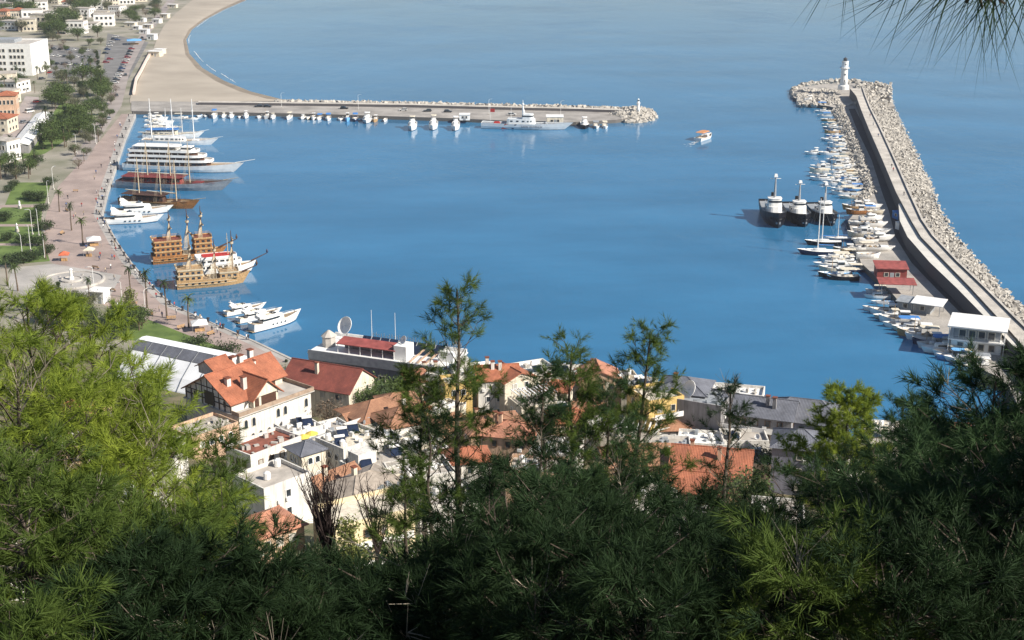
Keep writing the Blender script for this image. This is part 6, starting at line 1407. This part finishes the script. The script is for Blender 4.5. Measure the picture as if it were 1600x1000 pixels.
LEAF = {'green': leafmat('green_leaves', (.10, .145, .035), (.035, .06, .016)), 'dark': leafmat('dark_green_leaves', (.055, .085, .028), (.02, .035, .012)), 'olive': leafmat('grey_olive_leaves', (.15, .155, .085), (.06, .07, .035)), 'lime': leafmat('yellow_green_leaves', (.20, .22, .05), (.08, .10, .025)), 'brown': leafmat('brown_twigs', (.16, .115, .075), (.07, .05, .035), .05)}
BARK = mat('grey_brown_bark', (.14, .105, .075), .95, .2, 3, bump=.5, bscale=12); PBARK = mat('pine_bark', (.10, .078, .06), .95, .25, 4, bump=.6, bscale=14)
def tree_proto(kind, h, r_, m, nleaf, lsize, seed, trunk_h=None, squash=.8):
    r = np.random.default_rng(seed); rr = random.Random(seed); t = thing('tree', 'x', 'tree'); th = trunk_h or h * .35
    tb = MB(); tb.path([(0, 0, -.5), (rr.uniform(-.1, .1), rr.uniform(-.1, .1), th * .6), (rr.uniform(-.2, .2), rr.uniform(-.2, .2), th * 1.1)], [h * .03, h * .024, h * .017], 6)
    C = []; nc = 26
    for j in range(nc):
        a = r.normal(size=3); a /= np.linalg.norm(a); k = r.uniform(.35, 1.0) ** .6
        if kind == 'cypress': f = r.uniform(0, 1); c = np.array([a[0] * r_ * (1 - f) ** .7, a[1] * r_ * (1 - f) ** .7, th + (h - th) * f]); sd = r_ * .3
        elif kind == 'cone': f = r.uniform(0, 1) ** 1.2; c = np.array([a[0] * r_ * (1 - f * .8), a[1] * r_ * (1 - f * .8), th + (h - th) * f]); sd = r_ * .28
        else: c = np.array([a[0] * r_ * k, a[1] * r_ * k, th + (h - th) * .5 + a[2] * (h - th) * .5 * squash * k]); sd = r_ * .26
        if j % 2 == 0 and kind != 'cypress': tb.path([(0, 0, th * rr.uniform(.7, 1.05)), tuple(c * [.5, .5, 1] - [0, 0, (c[2] - th) * .45]), tuple(c)], [h * .014, h * .009, h * .003], 4)
        q = r.normal(size=(nleaf // nc, 3)) * [sd, sd, sd * .7] + c; C.append(q)
    o = tb.build('trunk', BARK, t); C = np.concatenate(C); C = C[C[:, 2] > th * .5]
    c = link('crown', tri_mesh('crown', leaf_quads(C, lsize, r), m), t); c['kind'] = 'stuff'; return t
def palm_proto(h, seed, fan=False):
    rr = random.Random(seed); t = thing('palm_tree', 'x', 'palm tree'); pts = [(0, 0, -.3)]; lean = rr.uniform(-.05, .05)
    for k in range(1, 5): pts.append((lean * h * (k / 4) ** 2, rr.uniform(-.05, .05), h * k / 4))
    MB().path(pts, [.26, .2, .18, .17, .2], 7).build('trunk', BARK, t); top = Vector(pts[-1]); mb = MB()
    n = 22
    for i in range(n):
        a = i * 2.4 + rr.uniform(-.2, .2); el = rr.uniform(-.5, 1.25); L = rr.uniform(1.9, 2.6); d = Vector((math.cos(a), math.sin(a), 0)); s = Vector((-math.sin(a), math.cos(a), 0)); p = top.copy(); ang = el; prev = None
        for k in range(6):
            w = .34 * (1 - abs(k / 5 - .4)) + .03; q0, q1 = p + s * w - Vector((0, 0, w * .5)), p - s * w - Vector((0, 0, w * .5))
            if prev: mb.add([prev[0], p, q0], [(0, 1, 2)]); mb.add([prev[0], p, q1], [(0, 1, 2)])
            prev = (p.copy(),); p = p + (d * math.cos(ang) + Vector((0, 0, math.sin(ang)))) * (L / 5); ang -= .36
    mb.build('fronds', LEAF['dark'] if fan else LEAF['green'], t); return t
KIND = {}
def K(key, proto): KIND[key] = proto; proto['first'] = 1
K('round', tree_proto('round', 7.5, 3.2, LEAF['green'], 1900, .26, 3)); K('bushy', tree_proto('round', 6, 3.4, LEAF['dark'], 2100, .26, 4, 1.4)); K('olive', tree_proto('round', 6.5, 3.0, LEAF['olive'], 1500, .24, 5, 1.6)); K('lime', tree_proto('cone', 11, 3.0, LEAF['lime'], 3000, .28, 6, 2.5))
K('cypress', tree_proto('cypress', 9, 1.0, LEAF['dark'], 1300, .26, 8, .6)); K('bare', tree_proto('round', 5.5, 2.8, LEAF['brown'], 700, .2, 9, 1.2)); K('palm', palm_proto(7.2, 2)); K('palm2', palm_proto(8.6, 5, True)); K('shrub', tree_proto('round', 2.6, 1.9, LEAF['dark'], 1100, .2, 12, .3)); K('spread', tree_proto('round', 8.5, 4.6, LEAF['green'], 2300, .32, 13, 2.6, .6))
for o_ in list(KIND.values()):
    del o_['first']
KNAME = dict(round='round green tree', bushy='dense dark green tree', olive='grey-green olive tree', lime='yellow-green sunlit tree', cypress='slim dark cypress', bare='bare brown tree', palm='feathery palm', palm2='tall dark palm', shrub='clipped round shrub', spread='broad spreading tree')
TUSED = set()
def tree(kind, p, label, group=None, s=1.0, name=None):
    pr = KIND[kind]
    if kind not in TUSED:
        TUSED.add(kind); KIDS[pr.name] = list(pr.children); o = pr; o.location = p; o.scale = (s, s, s); o['label'] = label
        if group: o['group'] = group
    else: o = copy_tree(pr, p, rng.uniform(0, 6.28), label, group, (s * rng.uniform(.9, 1.1), s * rng.uniform(.9, 1.1), s))
    if kind == 'shrub': o['category'] = 'shrub'
    return o
def scatter(spots, region, group, z=1.5, sc=(.8, 1.15)):
    spots = sorted(spots, key=lambda q: (q[1], q[0]))
    for i, (x, y, k) in enumerate(spots):
        tree(k, G(x, y, z), f'{KNAME[k]} {region}, number {i + 1} counting down from the top edge' if i >= 50 else f'{KNAME[k]} {region}, {ORD[i]} from the far end', group, rng.uniform(*sc))
# promenade palms
for i, (x, y, k, s) in enumerate([(93, 331, 'palm', 1.0), (112, 360, 'palm2', 1.0), (130, 382, 'palm', 1.1), (72, 405, 'palm2', .9), (12, 447, 'palm2', 1.0), (28, 455, 'palm', 1.0), (205, 466, 'palm2', 1.0), (230, 481, 'palm2', 1.15), (261, 497, 'palm2', 1.15), (295, 512, 'palm', 1.1)]):
    tree(k, G(x, y, 1.5), f'{KNAME[k]} on the promenade, {ORD[i]} from the beach', 'promenade palms', s)
sh = [(22, 291), (78, 289), (60, 314), (52, 345), (36, 382), (60, 384), (74, 397), (36, 411), (24, 416), (14, 300), (66, 330), (46, 312), (70, 360), (8, 345), (12, 376), (50, 408)]
for i, (x, y) in enumerate(sorted(sh, key=lambda q: q[1])): tree('shrub', G(x, y, 1.5), f'clipped round shrub on the lawns, {ORD[i]} from the far end', 'lawn shrubs', rng.uniform(1.0, 1.6))
S = []
def fill(poly, n, kinds):
    xs = [p[0] for p in poly]; ys = [p[1] for p in poly]; out = []
    while len(out) < n:
        x, y = rng.uniform(min(xs), max(xs)), rng.uniform(min(ys), max(ys)); ins = False; j = len(poly) - 1
        for i in range(len(poly)):
            if (poly[i][1] > y) != (poly[j][1] > y) and x < (poly[j][0] - poly[i][0]) * (y - poly[i][1]) / (poly[j][1] - poly[i][1]) + poly[i][0]: ins = not ins
            j = i
        if ins: out.append((x, y, rng.choice(kinds)))
    return out
scatter(fill([(70, 126), (168, 118), (160, 170), (130, 215), (95, 235), (60, 236), (75, 180)], 48, ['round', 'spread', 'olive', 'bushy', 'cypress', 'palm2', 'spread']), 'in the park belt', 'park trees', sc=(.9, 1.4))
scatter(fill([(170, 140), (196, 150), (182, 185), (150, 235), (120, 270), (104, 262), (140, 205)], 20, ['bare', 'olive', 'round', 'palm', 'bare']), 'along the seafront road', 'seafront road trees', sc=(.6, .9))
scatter(fill([(-10, 2), (200, 0), (180, 40), (150, 62), (80, 66), (-10, 48)], 50, ['round', 'spread', 'olive', 'bushy', 'cypress', 'spread']), 'among the far town houses', 'far town trees', sc=(1.0, 1.7))
scatter(fill([(72, 62), (160, 66), (154, 126), (72, 124)], 34, ['olive', 'bare', 'palm', 'round', 'olive', 'palm2']), 'around the office car park', 'car park trees', sc=(.55, .9))
scatter(fill([(-10, 150), (20, 150), (40, 150), (10, 200), (-10, 230)], 14, ['olive', 'bare', 'palm', 'round']), 'by the pink street', 'street trees', sc=(.6, .9))
scatter(fill([(-10, 120), (62, 120), (60, 146), (-10, 150)], 16, ['round', 'palm2', 'olive', 'bushy', 'palm']), 'near the office block', 'office trees', sc=(.8, 1.2))
scatter(fill([(-10, 232), (62, 232), (92, 262), (84, 280), (-10, 284)], 22, ['palm2', 'palm', 'round', 'olive', 'bushy']), 'behind the lawns', 'lawn-side trees', sc=(.7, 1.1))
scatter(fill([(180, 24), (262, 4), (250, 30), (205, 46), (178, 40)], 14, ['olive', 'bare', 'bushy', 'spread']), 'beside the beach huts', 'beach hut trees', sc=(.9, 1.3))
scatter(fill([(60, 470), (150, 476), (230, 512), (200, 540), (100, 520), (40, 500)], 26, ['round', 'olive', 'bushy', 'palm2', 'bare', 'cypress', 'lime']), 'near the vaulted hall', 'trees by the hall', sc=(.6, .95))
tree('bushy', G(154, 112, 1.5), 'very slim dark conifer at the corner of the office car park', None, .8) if False else tree('cypress', G(154, 112, 1.5), 'tall slim cypress at the corner of the office car park', None, 1.35)
# trees between the houses on the slope
def htree(kind, px, py, label, s=1.0, off=4.0): return tree(kind, hit(px, py, off * s), label, None, s)
for a in [('bushy', 308, 540, 'round leafy tree behind the vaulted hall, the left of two', 1.15), ('bushy', 354, 548, 'round leafy tree behind the vaulted hall, the right of two', 1.1), ('olive', 492, 600, 'grey-green tree right of the orange-roofed villa', 1.0), ('bare', 512, 636, 'bare brown tree below the dark red gabled roof', 1.2), ('bare', 540, 648, 'second bare brown tree beside the brown-tiled house', 1.0), ('spread', 590, 618, 'broad green tree in front of the waterfront building', .9), ('round', 628, 614, 'round green tree near the corner of the waterfront building', 1.0), ('palm2', 598, 634, 'palm with drooping fronds under the broad green tree', .9), ('round', 572, 628, 'round green tree beside the dark red gabled roof', .9), ('olive', 560, 644, 'olive tree between the dark red roof and the brown-tiled house', .9), ('bushy', 640, 628, 'dense tree above the brown-tiled wing', .9), ('olive', 566, 690, 'grey-green bush behind the solar-heated house', .7), ('olive', 452, 588, 'grey shrubby tree between the villa and the waterfront building', 1.0), ('cypress', 448, 580, 'small cypress at the promenade end', .6),
          ('olive', 690, 620, 'olive tree left of the narrow yellow house', .9), ('bushy', 745, 612, 'dense tree below the white house with roof tanks', .9), ('olive', 800, 615, 'olive tree in front of the blank cream wall', .7), ('round', 860, 610, 'round tree between the white canopy house and the pine', .9), ('bushy', 905, 615, 'dense tree behind the middle pine', .9), ('olive', 960, 625, 'olive tree left of the yellow house', .9), ('bushy', 1000, 650, 'dark tree in front of the yellow house', .8), ('olive', 1062, 690, 'pale bush left of the flat white roof', .7), ('olive', 1150, 745, 'pale bush right of the orange dormered roof', .7), ('bushy', 1185, 720, 'dense dark tree below the slate hotel wing', 1.2), ('olive', 1360, 690, 'olive tree behind the sunlit slope pine', 1.0), ('lime', 1300, 690, 'yellow-green tree left of the sunlit slope pine', .7), ('lime', 1352, 710, 'yellow-green tree right of the sunlit slope pine', .7), ('olive', 1440, 700, 'olive tree below the low white harbour building', .9), ('round', 1500, 700, 'round tree under the red-roofed white house', 1.0), ('bushy', 1545, 600, 'dense tree at the breakwater root', 1.0), ('bushy', 1590, 575, 'dark tree beside the breakwater root at the picture edge', 1.1)]: htree(*a)
sl = fill([(0, 560), (300, 700), (400, 860), (700, 820), (1050, 790), (1300, 770), (1600, 700), (1600, 1000), (0, 1000)], 60, ['bushy', 'olive', 'round', 'bushy', 'lime', 'bare'])
sl.sort(key=lambda q: q[0])
for i, (x, y, k) in enumerate(sl): tree(k, hit(x, y, 3.0), f'{KNAME[k]} behind the front pines, ' + (f'{ORD[i]} from the left' if i < 30 else f'{ORD[59 - i]} from the right'), 'slope trees', rng.uniform(.8, 1.3))
# ================================================================= foreground pines
def needle_material(name, c, c2, tr):
    m = mat(name, c, .7, .1, 2.2, col2=c2, trans=tr, detail=3, spec=.12); return m
NEEDLE = {'lit': needle_material('sunlit_tone_needles', (.265, .32, .045), (.12, .175, .026), .38), 'mid': needle_material('green_pine_needles', (.10, .145, .03), (.045, .075, .016), .3), 'dark': needle_material('shade_tone_needles', (.025, .047, .017), (.012, .026, .010), .25), 'deep': needle_material('half_shade_needles', (.05, .09, .034), (.024, .05, .02), .28), 'dry': needle_material('dry_pine_needles', (.21, .17, .08), (.11, .09, .04), .2)}  # lit, deep and dark tones put sun and shade into the needle colour
def tufts_to_mesh(name, P, A, m, n=36, L=.125, W=.0045, shoot=.13, seed=0):
    """brushes of needles: P tips of shoots, A shoot directions"""
    r = np.random.default_rng(seed); P = np.asarray(P, float); A = unit(np.asarray(A, float)); k = len(P)
    u = r.uniform(0, 1, (k, n, 1)); th = r.uniform(.35, 1.05, (k, n, 1)) * (1.15 - .55 * u); side = r.normal(size=(k, n, 3)); ax = A[:, None, :]
    side = unit(side - (side * ax).sum(-1, keepdims=True) * ax); d = unit(ax * np.cos(th) + side * np.sin(th) - np.array([0, 0, .12]))
    sc = r.uniform(.75, 1.15, (k, 1, 1)); b = P[:, None, :] - ax * shoot * (1 - u) * sc; tip = b + d * L * r.uniform(.75, 1.1, (k, n, 1)) * sc
    w = unit(np.cross(d, unit(r.normal(size=(k, n, 3))))) * W * .5
    return tri_mesh(name, np.stack([b - w, b + w, tip], axis=2).reshape(-1, 3, 3), m)
PINES = []; DEADW = mat('bleached_dead_wood', (.30, .26, .20), .9, .2, 4)
def pine(label, px, py, Y, spread=1.5, crown=3.5, nb=34, m='mid', dens=1.0, lean=0.0, seed=0, needles=22, upright=.3, bare=.07, group='foreground pines', NL=.115, NW=.0062, name='pine_tree', tsz=1.0):
    """a pine whose leader is seen at (px, py) at distance Y; crown = metres of trunk that carry boughs"""
    rr = random.Random(seed * 31 + int(px) * 7 + int(py)); top = atY(px, py, Y); gx, gy = top.x - lean, top.y; gz = ground(gx, gy); H = top.z - gz
    t = thing(name, label, 'tree', (gx, gy, gz), 0, group); crown = min(crown, H * .92)
    tp = [(0, 0, -.4)]; ns = 9
    for k in range(1, ns + 1): f = k / ns; tp.append((lean * f ** 1.3 + rr.uniform(-.04, .04) * (f < 1), rr.uniform(-.05, .05) * (f < 1), H * f))
    R0 = .011 * H + .012; MB().path(tp, [R0 * (1 - .93 * (k / ns)) + .004 for k in range(ns + 1)], 7).build('trunk', PBARK, t)
    def on_trunk(z): f = max(0, min(.999, z / H)) * ns; k = int(f); return Vector(tp[k]).lerp(Vector(tp[k + 1]), f - k) if k else Vector(tp[1]) * (z / tp[1][2])
    P, A = [], []; wood = MB(); dead = MB(); up = Vector((0, 0, 1))
    def shoot(p, d): P.append(tuple(p)); A.append(tuple(d))
    for k in range(4): shoot(Vector(tp[-1]) - up * .11 * k, up + Vector((rr.uniform(-.3, .3), rr.uniform(-.3, .3), 0)) * (.2 + .6 * (k > 0)))
    for b in range(nb):
        f = (b + rr.random()) / nb; z = H - .12 - (crown - .12) * f; o = on_trunk(z); az = b * 2.399 + rr.uniform(-.4, .4)
        L = spread * (.25 + .75 * min(1, f * 1.6) ** .7) * rr.uniform(.6, 1.2); el = (.8 - .75 * f) + rr.uniform(-.3, .25) + upright * .4
        d = Vector((math.cos(az) * math.cos(el), math.sin(az) * math.cos(el), math.sin(el))); pts = [o]; n = 6; dd = d.copy()
        for k in range(n): dd = (dd + up * upright * .10 + Vector((rr.uniform(-.13, .13), rr.uniform(-.13, .13), rr.uniform(-.12, .1)))).normalized(); pts.append(pts[-1] + dd * L / n)
        r0 = .004 + .008 * L
        if rr.random() < bare:
            dead.path(pts, [r0 * (1 - .8 * k / n) for k in range(n + 1)], 4)
            for k in range(2, n + 1):
                for _ in range(3): dead.tube(pts[k], pts[k] + (dd + Vector((rr.uniform(-1, 1), rr.uniform(-1, 1), rr.uniform(-.4, .9)))).normalized() * rr.uniform(.08, .3), .004, .0015, 3, caps=False)
            continue
        wood.path(pts, [r0 * (1 - .8 * k / n) for k in range(n + 1)], 4)
        out = Vector((d.x, d.y, 0)).normalized()
        def clump(c, nt):
            for j in range(nt):
                q = (out * rr.uniform(0, .9) + up * rr.uniform(-.1, 1.0) + Vector((rr.gauss(0, 1), rr.gauss(0, 1), rr.gauss(0, .6))) * .55).normalized(); shoot(c + q * rr.uniform(.06, .19) * tsz, q)
        clump(pts[-1], rr.randint(6, 9)); nn = max(2, int(L * 6.5 * dens))
        for s in range(nn):
            g = .3 + .68 * (s + rr.random()) / nn; q = g * n; k = min(n - 1, int(q)); o2 = pts[k].lerp(pts[k + 1], q - k); sd = dd.cross(up).normalized() * rr.choice((-1, 1))
            e = o2 + (dd * rr.uniform(.2, .8) + sd * rr.uniform(.5, 1.0) + up * rr.uniform(-.1, .6)).normalized() * rr.uniform(.12, .45) * (1.2 - .5 * g) * min(1.2, .5 + L * .6)
            wood.tube(o2, e, .006, .003, 3, caps=False); clump(e, rr.randint(5, 8))
    wood.build('boughs', PBARK, t)['kind'] = 'stuff'
    if dead.v: dead.build('dead_boughs', DEADW, t)['kind'] = 'stuff'
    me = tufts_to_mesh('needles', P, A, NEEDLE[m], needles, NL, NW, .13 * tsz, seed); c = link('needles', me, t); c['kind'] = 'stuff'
    PINES.append(len(P) * needles); return t
FP = [ # label, px, py, distance, spread, crown, boughs, needle tone, extras
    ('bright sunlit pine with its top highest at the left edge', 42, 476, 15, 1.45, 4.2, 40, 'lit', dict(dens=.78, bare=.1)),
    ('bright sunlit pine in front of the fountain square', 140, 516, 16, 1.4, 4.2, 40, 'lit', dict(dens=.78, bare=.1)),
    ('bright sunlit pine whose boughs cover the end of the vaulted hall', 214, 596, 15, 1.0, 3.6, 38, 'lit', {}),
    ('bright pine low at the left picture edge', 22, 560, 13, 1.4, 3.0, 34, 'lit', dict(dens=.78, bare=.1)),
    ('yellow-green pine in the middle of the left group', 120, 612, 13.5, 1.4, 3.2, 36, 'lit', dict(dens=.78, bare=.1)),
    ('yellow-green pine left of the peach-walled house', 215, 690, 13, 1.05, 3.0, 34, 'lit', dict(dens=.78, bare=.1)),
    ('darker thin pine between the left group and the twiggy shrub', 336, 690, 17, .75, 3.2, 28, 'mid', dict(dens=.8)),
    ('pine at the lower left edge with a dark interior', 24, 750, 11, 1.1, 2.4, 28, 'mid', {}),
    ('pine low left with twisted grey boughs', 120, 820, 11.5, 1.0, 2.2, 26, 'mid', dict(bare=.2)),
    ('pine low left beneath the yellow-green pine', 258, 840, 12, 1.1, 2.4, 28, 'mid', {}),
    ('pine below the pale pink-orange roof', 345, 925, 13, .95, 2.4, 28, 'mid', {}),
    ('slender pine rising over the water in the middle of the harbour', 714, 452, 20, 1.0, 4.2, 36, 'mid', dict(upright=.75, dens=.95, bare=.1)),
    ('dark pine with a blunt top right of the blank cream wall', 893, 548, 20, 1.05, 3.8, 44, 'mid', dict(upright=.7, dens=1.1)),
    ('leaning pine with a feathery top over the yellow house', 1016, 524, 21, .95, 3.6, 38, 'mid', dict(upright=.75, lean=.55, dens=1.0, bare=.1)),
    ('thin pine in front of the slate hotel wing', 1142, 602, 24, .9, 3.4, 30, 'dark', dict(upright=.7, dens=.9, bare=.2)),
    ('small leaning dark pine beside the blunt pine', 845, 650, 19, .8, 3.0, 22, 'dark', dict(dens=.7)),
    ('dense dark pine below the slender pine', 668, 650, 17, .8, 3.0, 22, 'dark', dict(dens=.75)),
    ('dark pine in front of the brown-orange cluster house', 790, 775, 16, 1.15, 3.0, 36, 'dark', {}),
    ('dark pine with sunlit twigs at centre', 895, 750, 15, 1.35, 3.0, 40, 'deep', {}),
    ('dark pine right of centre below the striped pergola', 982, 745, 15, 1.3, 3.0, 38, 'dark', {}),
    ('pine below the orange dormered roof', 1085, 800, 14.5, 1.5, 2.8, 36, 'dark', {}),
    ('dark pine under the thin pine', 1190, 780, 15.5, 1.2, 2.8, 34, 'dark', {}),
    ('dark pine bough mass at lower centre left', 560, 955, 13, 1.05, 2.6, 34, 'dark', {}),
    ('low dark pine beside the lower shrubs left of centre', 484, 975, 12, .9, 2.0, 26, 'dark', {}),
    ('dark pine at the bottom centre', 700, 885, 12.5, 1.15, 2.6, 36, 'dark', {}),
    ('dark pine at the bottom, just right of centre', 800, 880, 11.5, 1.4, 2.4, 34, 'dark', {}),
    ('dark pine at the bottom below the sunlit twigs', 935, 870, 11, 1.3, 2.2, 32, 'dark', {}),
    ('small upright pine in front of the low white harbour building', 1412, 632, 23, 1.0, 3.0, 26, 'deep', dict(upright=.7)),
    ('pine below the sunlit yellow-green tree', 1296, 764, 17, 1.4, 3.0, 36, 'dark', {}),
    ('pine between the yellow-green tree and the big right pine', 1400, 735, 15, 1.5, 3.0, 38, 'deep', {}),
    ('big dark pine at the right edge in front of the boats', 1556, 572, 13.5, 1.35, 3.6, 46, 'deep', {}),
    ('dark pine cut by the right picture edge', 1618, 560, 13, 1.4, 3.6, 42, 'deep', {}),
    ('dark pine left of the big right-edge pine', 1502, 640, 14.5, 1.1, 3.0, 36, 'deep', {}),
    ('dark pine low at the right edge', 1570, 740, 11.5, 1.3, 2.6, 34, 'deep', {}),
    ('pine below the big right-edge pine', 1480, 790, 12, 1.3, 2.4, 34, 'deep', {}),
    ('shade-toned pine at the bottom right of centre', 1120, 925, 9.5, .9, 1.5, 26, 'dark', dict(bare=.15)),
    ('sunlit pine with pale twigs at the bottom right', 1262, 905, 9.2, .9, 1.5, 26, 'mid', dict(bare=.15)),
    ('shade-toned pine with drooping boughs at the bottom right', 1398, 912, 9, .9, 1.5, 26, 'dark', dict(bare=.15)),
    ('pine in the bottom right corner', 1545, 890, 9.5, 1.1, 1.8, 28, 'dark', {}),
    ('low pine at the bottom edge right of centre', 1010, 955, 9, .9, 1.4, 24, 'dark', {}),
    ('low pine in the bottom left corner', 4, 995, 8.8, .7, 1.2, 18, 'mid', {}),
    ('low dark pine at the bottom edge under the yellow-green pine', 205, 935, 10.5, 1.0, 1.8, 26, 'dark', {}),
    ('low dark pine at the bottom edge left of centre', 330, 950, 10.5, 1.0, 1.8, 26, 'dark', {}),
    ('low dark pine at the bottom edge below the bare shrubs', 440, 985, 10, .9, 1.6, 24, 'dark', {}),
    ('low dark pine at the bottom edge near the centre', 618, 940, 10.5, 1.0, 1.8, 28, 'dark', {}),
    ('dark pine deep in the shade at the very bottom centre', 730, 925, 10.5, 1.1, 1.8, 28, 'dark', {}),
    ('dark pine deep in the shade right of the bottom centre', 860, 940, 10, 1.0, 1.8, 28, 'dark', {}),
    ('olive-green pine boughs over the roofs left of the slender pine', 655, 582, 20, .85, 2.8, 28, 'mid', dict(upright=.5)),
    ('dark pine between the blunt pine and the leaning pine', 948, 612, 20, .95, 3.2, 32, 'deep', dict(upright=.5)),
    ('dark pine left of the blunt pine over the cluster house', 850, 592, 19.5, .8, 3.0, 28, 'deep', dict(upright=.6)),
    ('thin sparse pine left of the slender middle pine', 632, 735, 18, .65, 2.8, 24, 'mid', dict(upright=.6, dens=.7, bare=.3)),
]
for i, (lb, px, py, Y, sp_, cr_, nb_, m_, ex) in enumerate(FP):
    f = (.86 if py < 720 else .78) if px < 400 else (.8 if py >= 840 else (.82 if px > 1440 else (.9 if py > 700 else 1.0)))
    if 640 < px < 1250 and 700 <= py < 840: sp_ *= .85; py += 26
    if px > 1440 and py < 700: py += 24
    if 330 < px < 770 and py >= 840: sp_ *= .66; py += 22
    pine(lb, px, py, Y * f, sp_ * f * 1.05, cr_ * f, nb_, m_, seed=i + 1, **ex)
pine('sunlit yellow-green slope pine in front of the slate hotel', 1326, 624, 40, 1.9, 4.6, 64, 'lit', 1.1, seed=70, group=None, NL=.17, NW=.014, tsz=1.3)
# added pines, unseen right of the view, that shade the lower centre
for i, (x, y, zt) in enumerate([(6.4, 9.4, 112.8), (5.4, 8.0, 112.4), (7.2, 7.0, 113.6), (9.0, 7.8, 115.0)]):
    d_ = Vector((x, y, zt - CAM_H)); u_, w_ = d_.x, d_.y * CP - d_.z * SP; vv = d_.y * SP + d_.z * CP
    pine(f'added shade pine, unseen right of the view, {ORD[i]} of the stand', 800 + FPX * u_ / w_, 500 - FPX * vv / w_, y, 2.0, 5.5, 46, 'dark', .8, seed=80 + i, group='added shade pines out of view', needles=18, NL=.18, NW=.018)
# two dark twiggy shrubs without needles in front of the cream villas
def twiggy(label, px, py, Y, H, seed, m, spread=.35, n=26):
    rr = random.Random(seed); top = atY(px, py, Y); gz = ground(top.x, Y); base = max(gz, top.z - H); t = thing('bare_shrub', label, 'shrub', (top.x, Y, gz)); z0 = top.z - H - gz
    mb = MB().tube((0, 0, -.3), (0, 0, z0), .05, .04, 6); mb.build('trunk', PBARK, t); w = MB()
    for i in range(n):
        a, e = rr.uniform(0, 6.28), rr.uniform(.0, spread); p = Vector((0, 0, z0 + rr.uniform(-.1, .5) * H * .4)); d = Vector((math.cos(a) * e, math.sin(a) * e, 1)).normalized(); L = (H + z0 - p.z) * rr.uniform(.6, 1.0); k = 5; q = p
        for s in range(k):
            d2 = (d + Vector((rr.uniform(-.12, .12), rr.uniform(-.12, .12), .02))).normalized(); q2 = q + d2 * L / k; w.tube(q, q2, .016 * (1 - s / k) + .004, .016 * (1 - (s + 1) / k) + .003, 4, caps=False)
            for _ in range(4): a2 = rr.uniform(0, 6.28); o = q.lerp(q2, rr.random()); w.tube(o, o + Vector((math.cos(a2) * .1, math.sin(a2) * .1, rr.uniform(.08, .25))), .005, .002, 3, caps=False)
            q = q2
    w.build('twigs', mat('dark_twigs', (.045, .03, .028), .9, .2, 5), t)
twiggy('dark bare twiggy shrub in front of the cream villas', 505, 702, 20, 1.9, 3, None, .38, 30); twiggy('thin bare shrub with upright stems right of the dark twiggy one', 585, 738, 19, 1.4, 5, None, .35, 9)
# the pine beside the viewpoint: its trunk stands right of the view, one bough hangs into the top corner
def viewpoint_pine():
    t = thing('pine_tree', 'pine beside the viewpoint, its needles hanging into the top right corner', 'tree', (2.3, 2.4, ground(2.3, 2.4))); g = t.location; rr = random.Random(4)
    MB().path([(0, 0, -.4), (.05, .0, 2.5), (.1, .1, 4.5), (.1, .1, 6.5)], [.16, .13, .1, .06], 9).build('trunk', PBARK, t); P, A = [], []; w = MB()
    def loc(px, py, Y): return atY(px, py, Y) - Vector(g)
    main = [Vector((.08, .05, 4.4)), loc(1800, -190, 2.5), loc(1640, -75, 2.55), loc(1520, -35, 2.6), loc(1420, -50, 2.65), loc(1320, -60, 2.7)]
    w.path(main, [.03, .02, .012, .009, .006, .004], 6)
    for px, py, dx, dy in [(1590, -4, -.15, -1), (1570, 6, -.25, -1), (1545, 4, -.1, -1), (1525, -8, -.35, -1), (1500, -14, -.6, -.9), (1460, -26, -.8, -.7), (1420, -21, -.7, -.8), (1318, -62, -.35, -1), (1560, -26, .3, -1), (1610, 4, .1, -1), (1480, -6, -.5, -.9), (1510, 4, -.3, -1), (1535, 12, -.2, -1), (1450, -20, -.9, -.6), (1555, 8, .05, -1), (1400, -22, -.9, -.7)]:
        e = loc(px, py, 2.6 + rr.uniform(-.08, .08)); o = min(main, key=lambda q: (q - e).length); w.tube(o, e, .004, .003, 4); P.append(tuple(e)); A.append((dx, rr.uniform(-.3, .3), dy))
    me = tufts_to_mesh('needles', P, A, NEEDLE['dark'], 11, .18, .0024, .06, 9); link('needles', me, t)['kind'] = 'stuff'
    for b in range(16):
        z = rr.uniform(4.6, 6.4); az = rr.uniform(-1.2, 2.0); L = rr.uniform(.7, 1.5); o = Vector((.1, .1, z)); d = Vector((math.cos(az), math.sin(az) * .6 - .5, rr.uniform(.1, .5))).normalized(); e = o + d * L; w.path([o, o.lerp(e, .5) + Vector((0, 0, .06)), e], [.02, .014, .006], 5)
        for s in range(14): q = o.lerp(e, rr.uniform(.3, 1)) ; dd = (d + Vector((rr.uniform(-.8, .8), rr.uniform(-.8, .8), rr.uniform(0, .8)))).normalized(); P.append(tuple(q + dd * .2)); A.append(tuple(dd))
    link('upper_needles', tufts_to_mesh('upper_needles', P[16:], A[16:], NEEDLE['dark'], 30, .12, .004, .16, 10), t)['kind'] = 'stuff'; w.build('boughs', PBARK, t)['kind'] = 'stuff'
viewpoint_pine()
print('needles', sum(PINES))

# ================================================================= the hazy air over the bay
def haze():
    o = MB().box(-31000, 31000, -2500, 41000, -9, 126).build('haze', None); o['kind'] = 'stuff'; o['label'] = 'thin pale haze over the bay'; o['category'] = 'haze'
    m = bpy.data.materials.new('sea_haze'); m.use_nodes = True; n, l = nodes(m); n.remove(n['Principled BSDF'])
    v = n.new('ShaderNodeVolumePrincipled'); v.inputs['Color'].default_value = (.92, .93, 1, 1); v.inputs['Density'].default_value = .00008; v.inputs['Anisotropy'].default_value = .25
    l.new(v.outputs['Volume'], n['Material Output'].inputs['Volume']); o.data.materials.append(m)
haze()
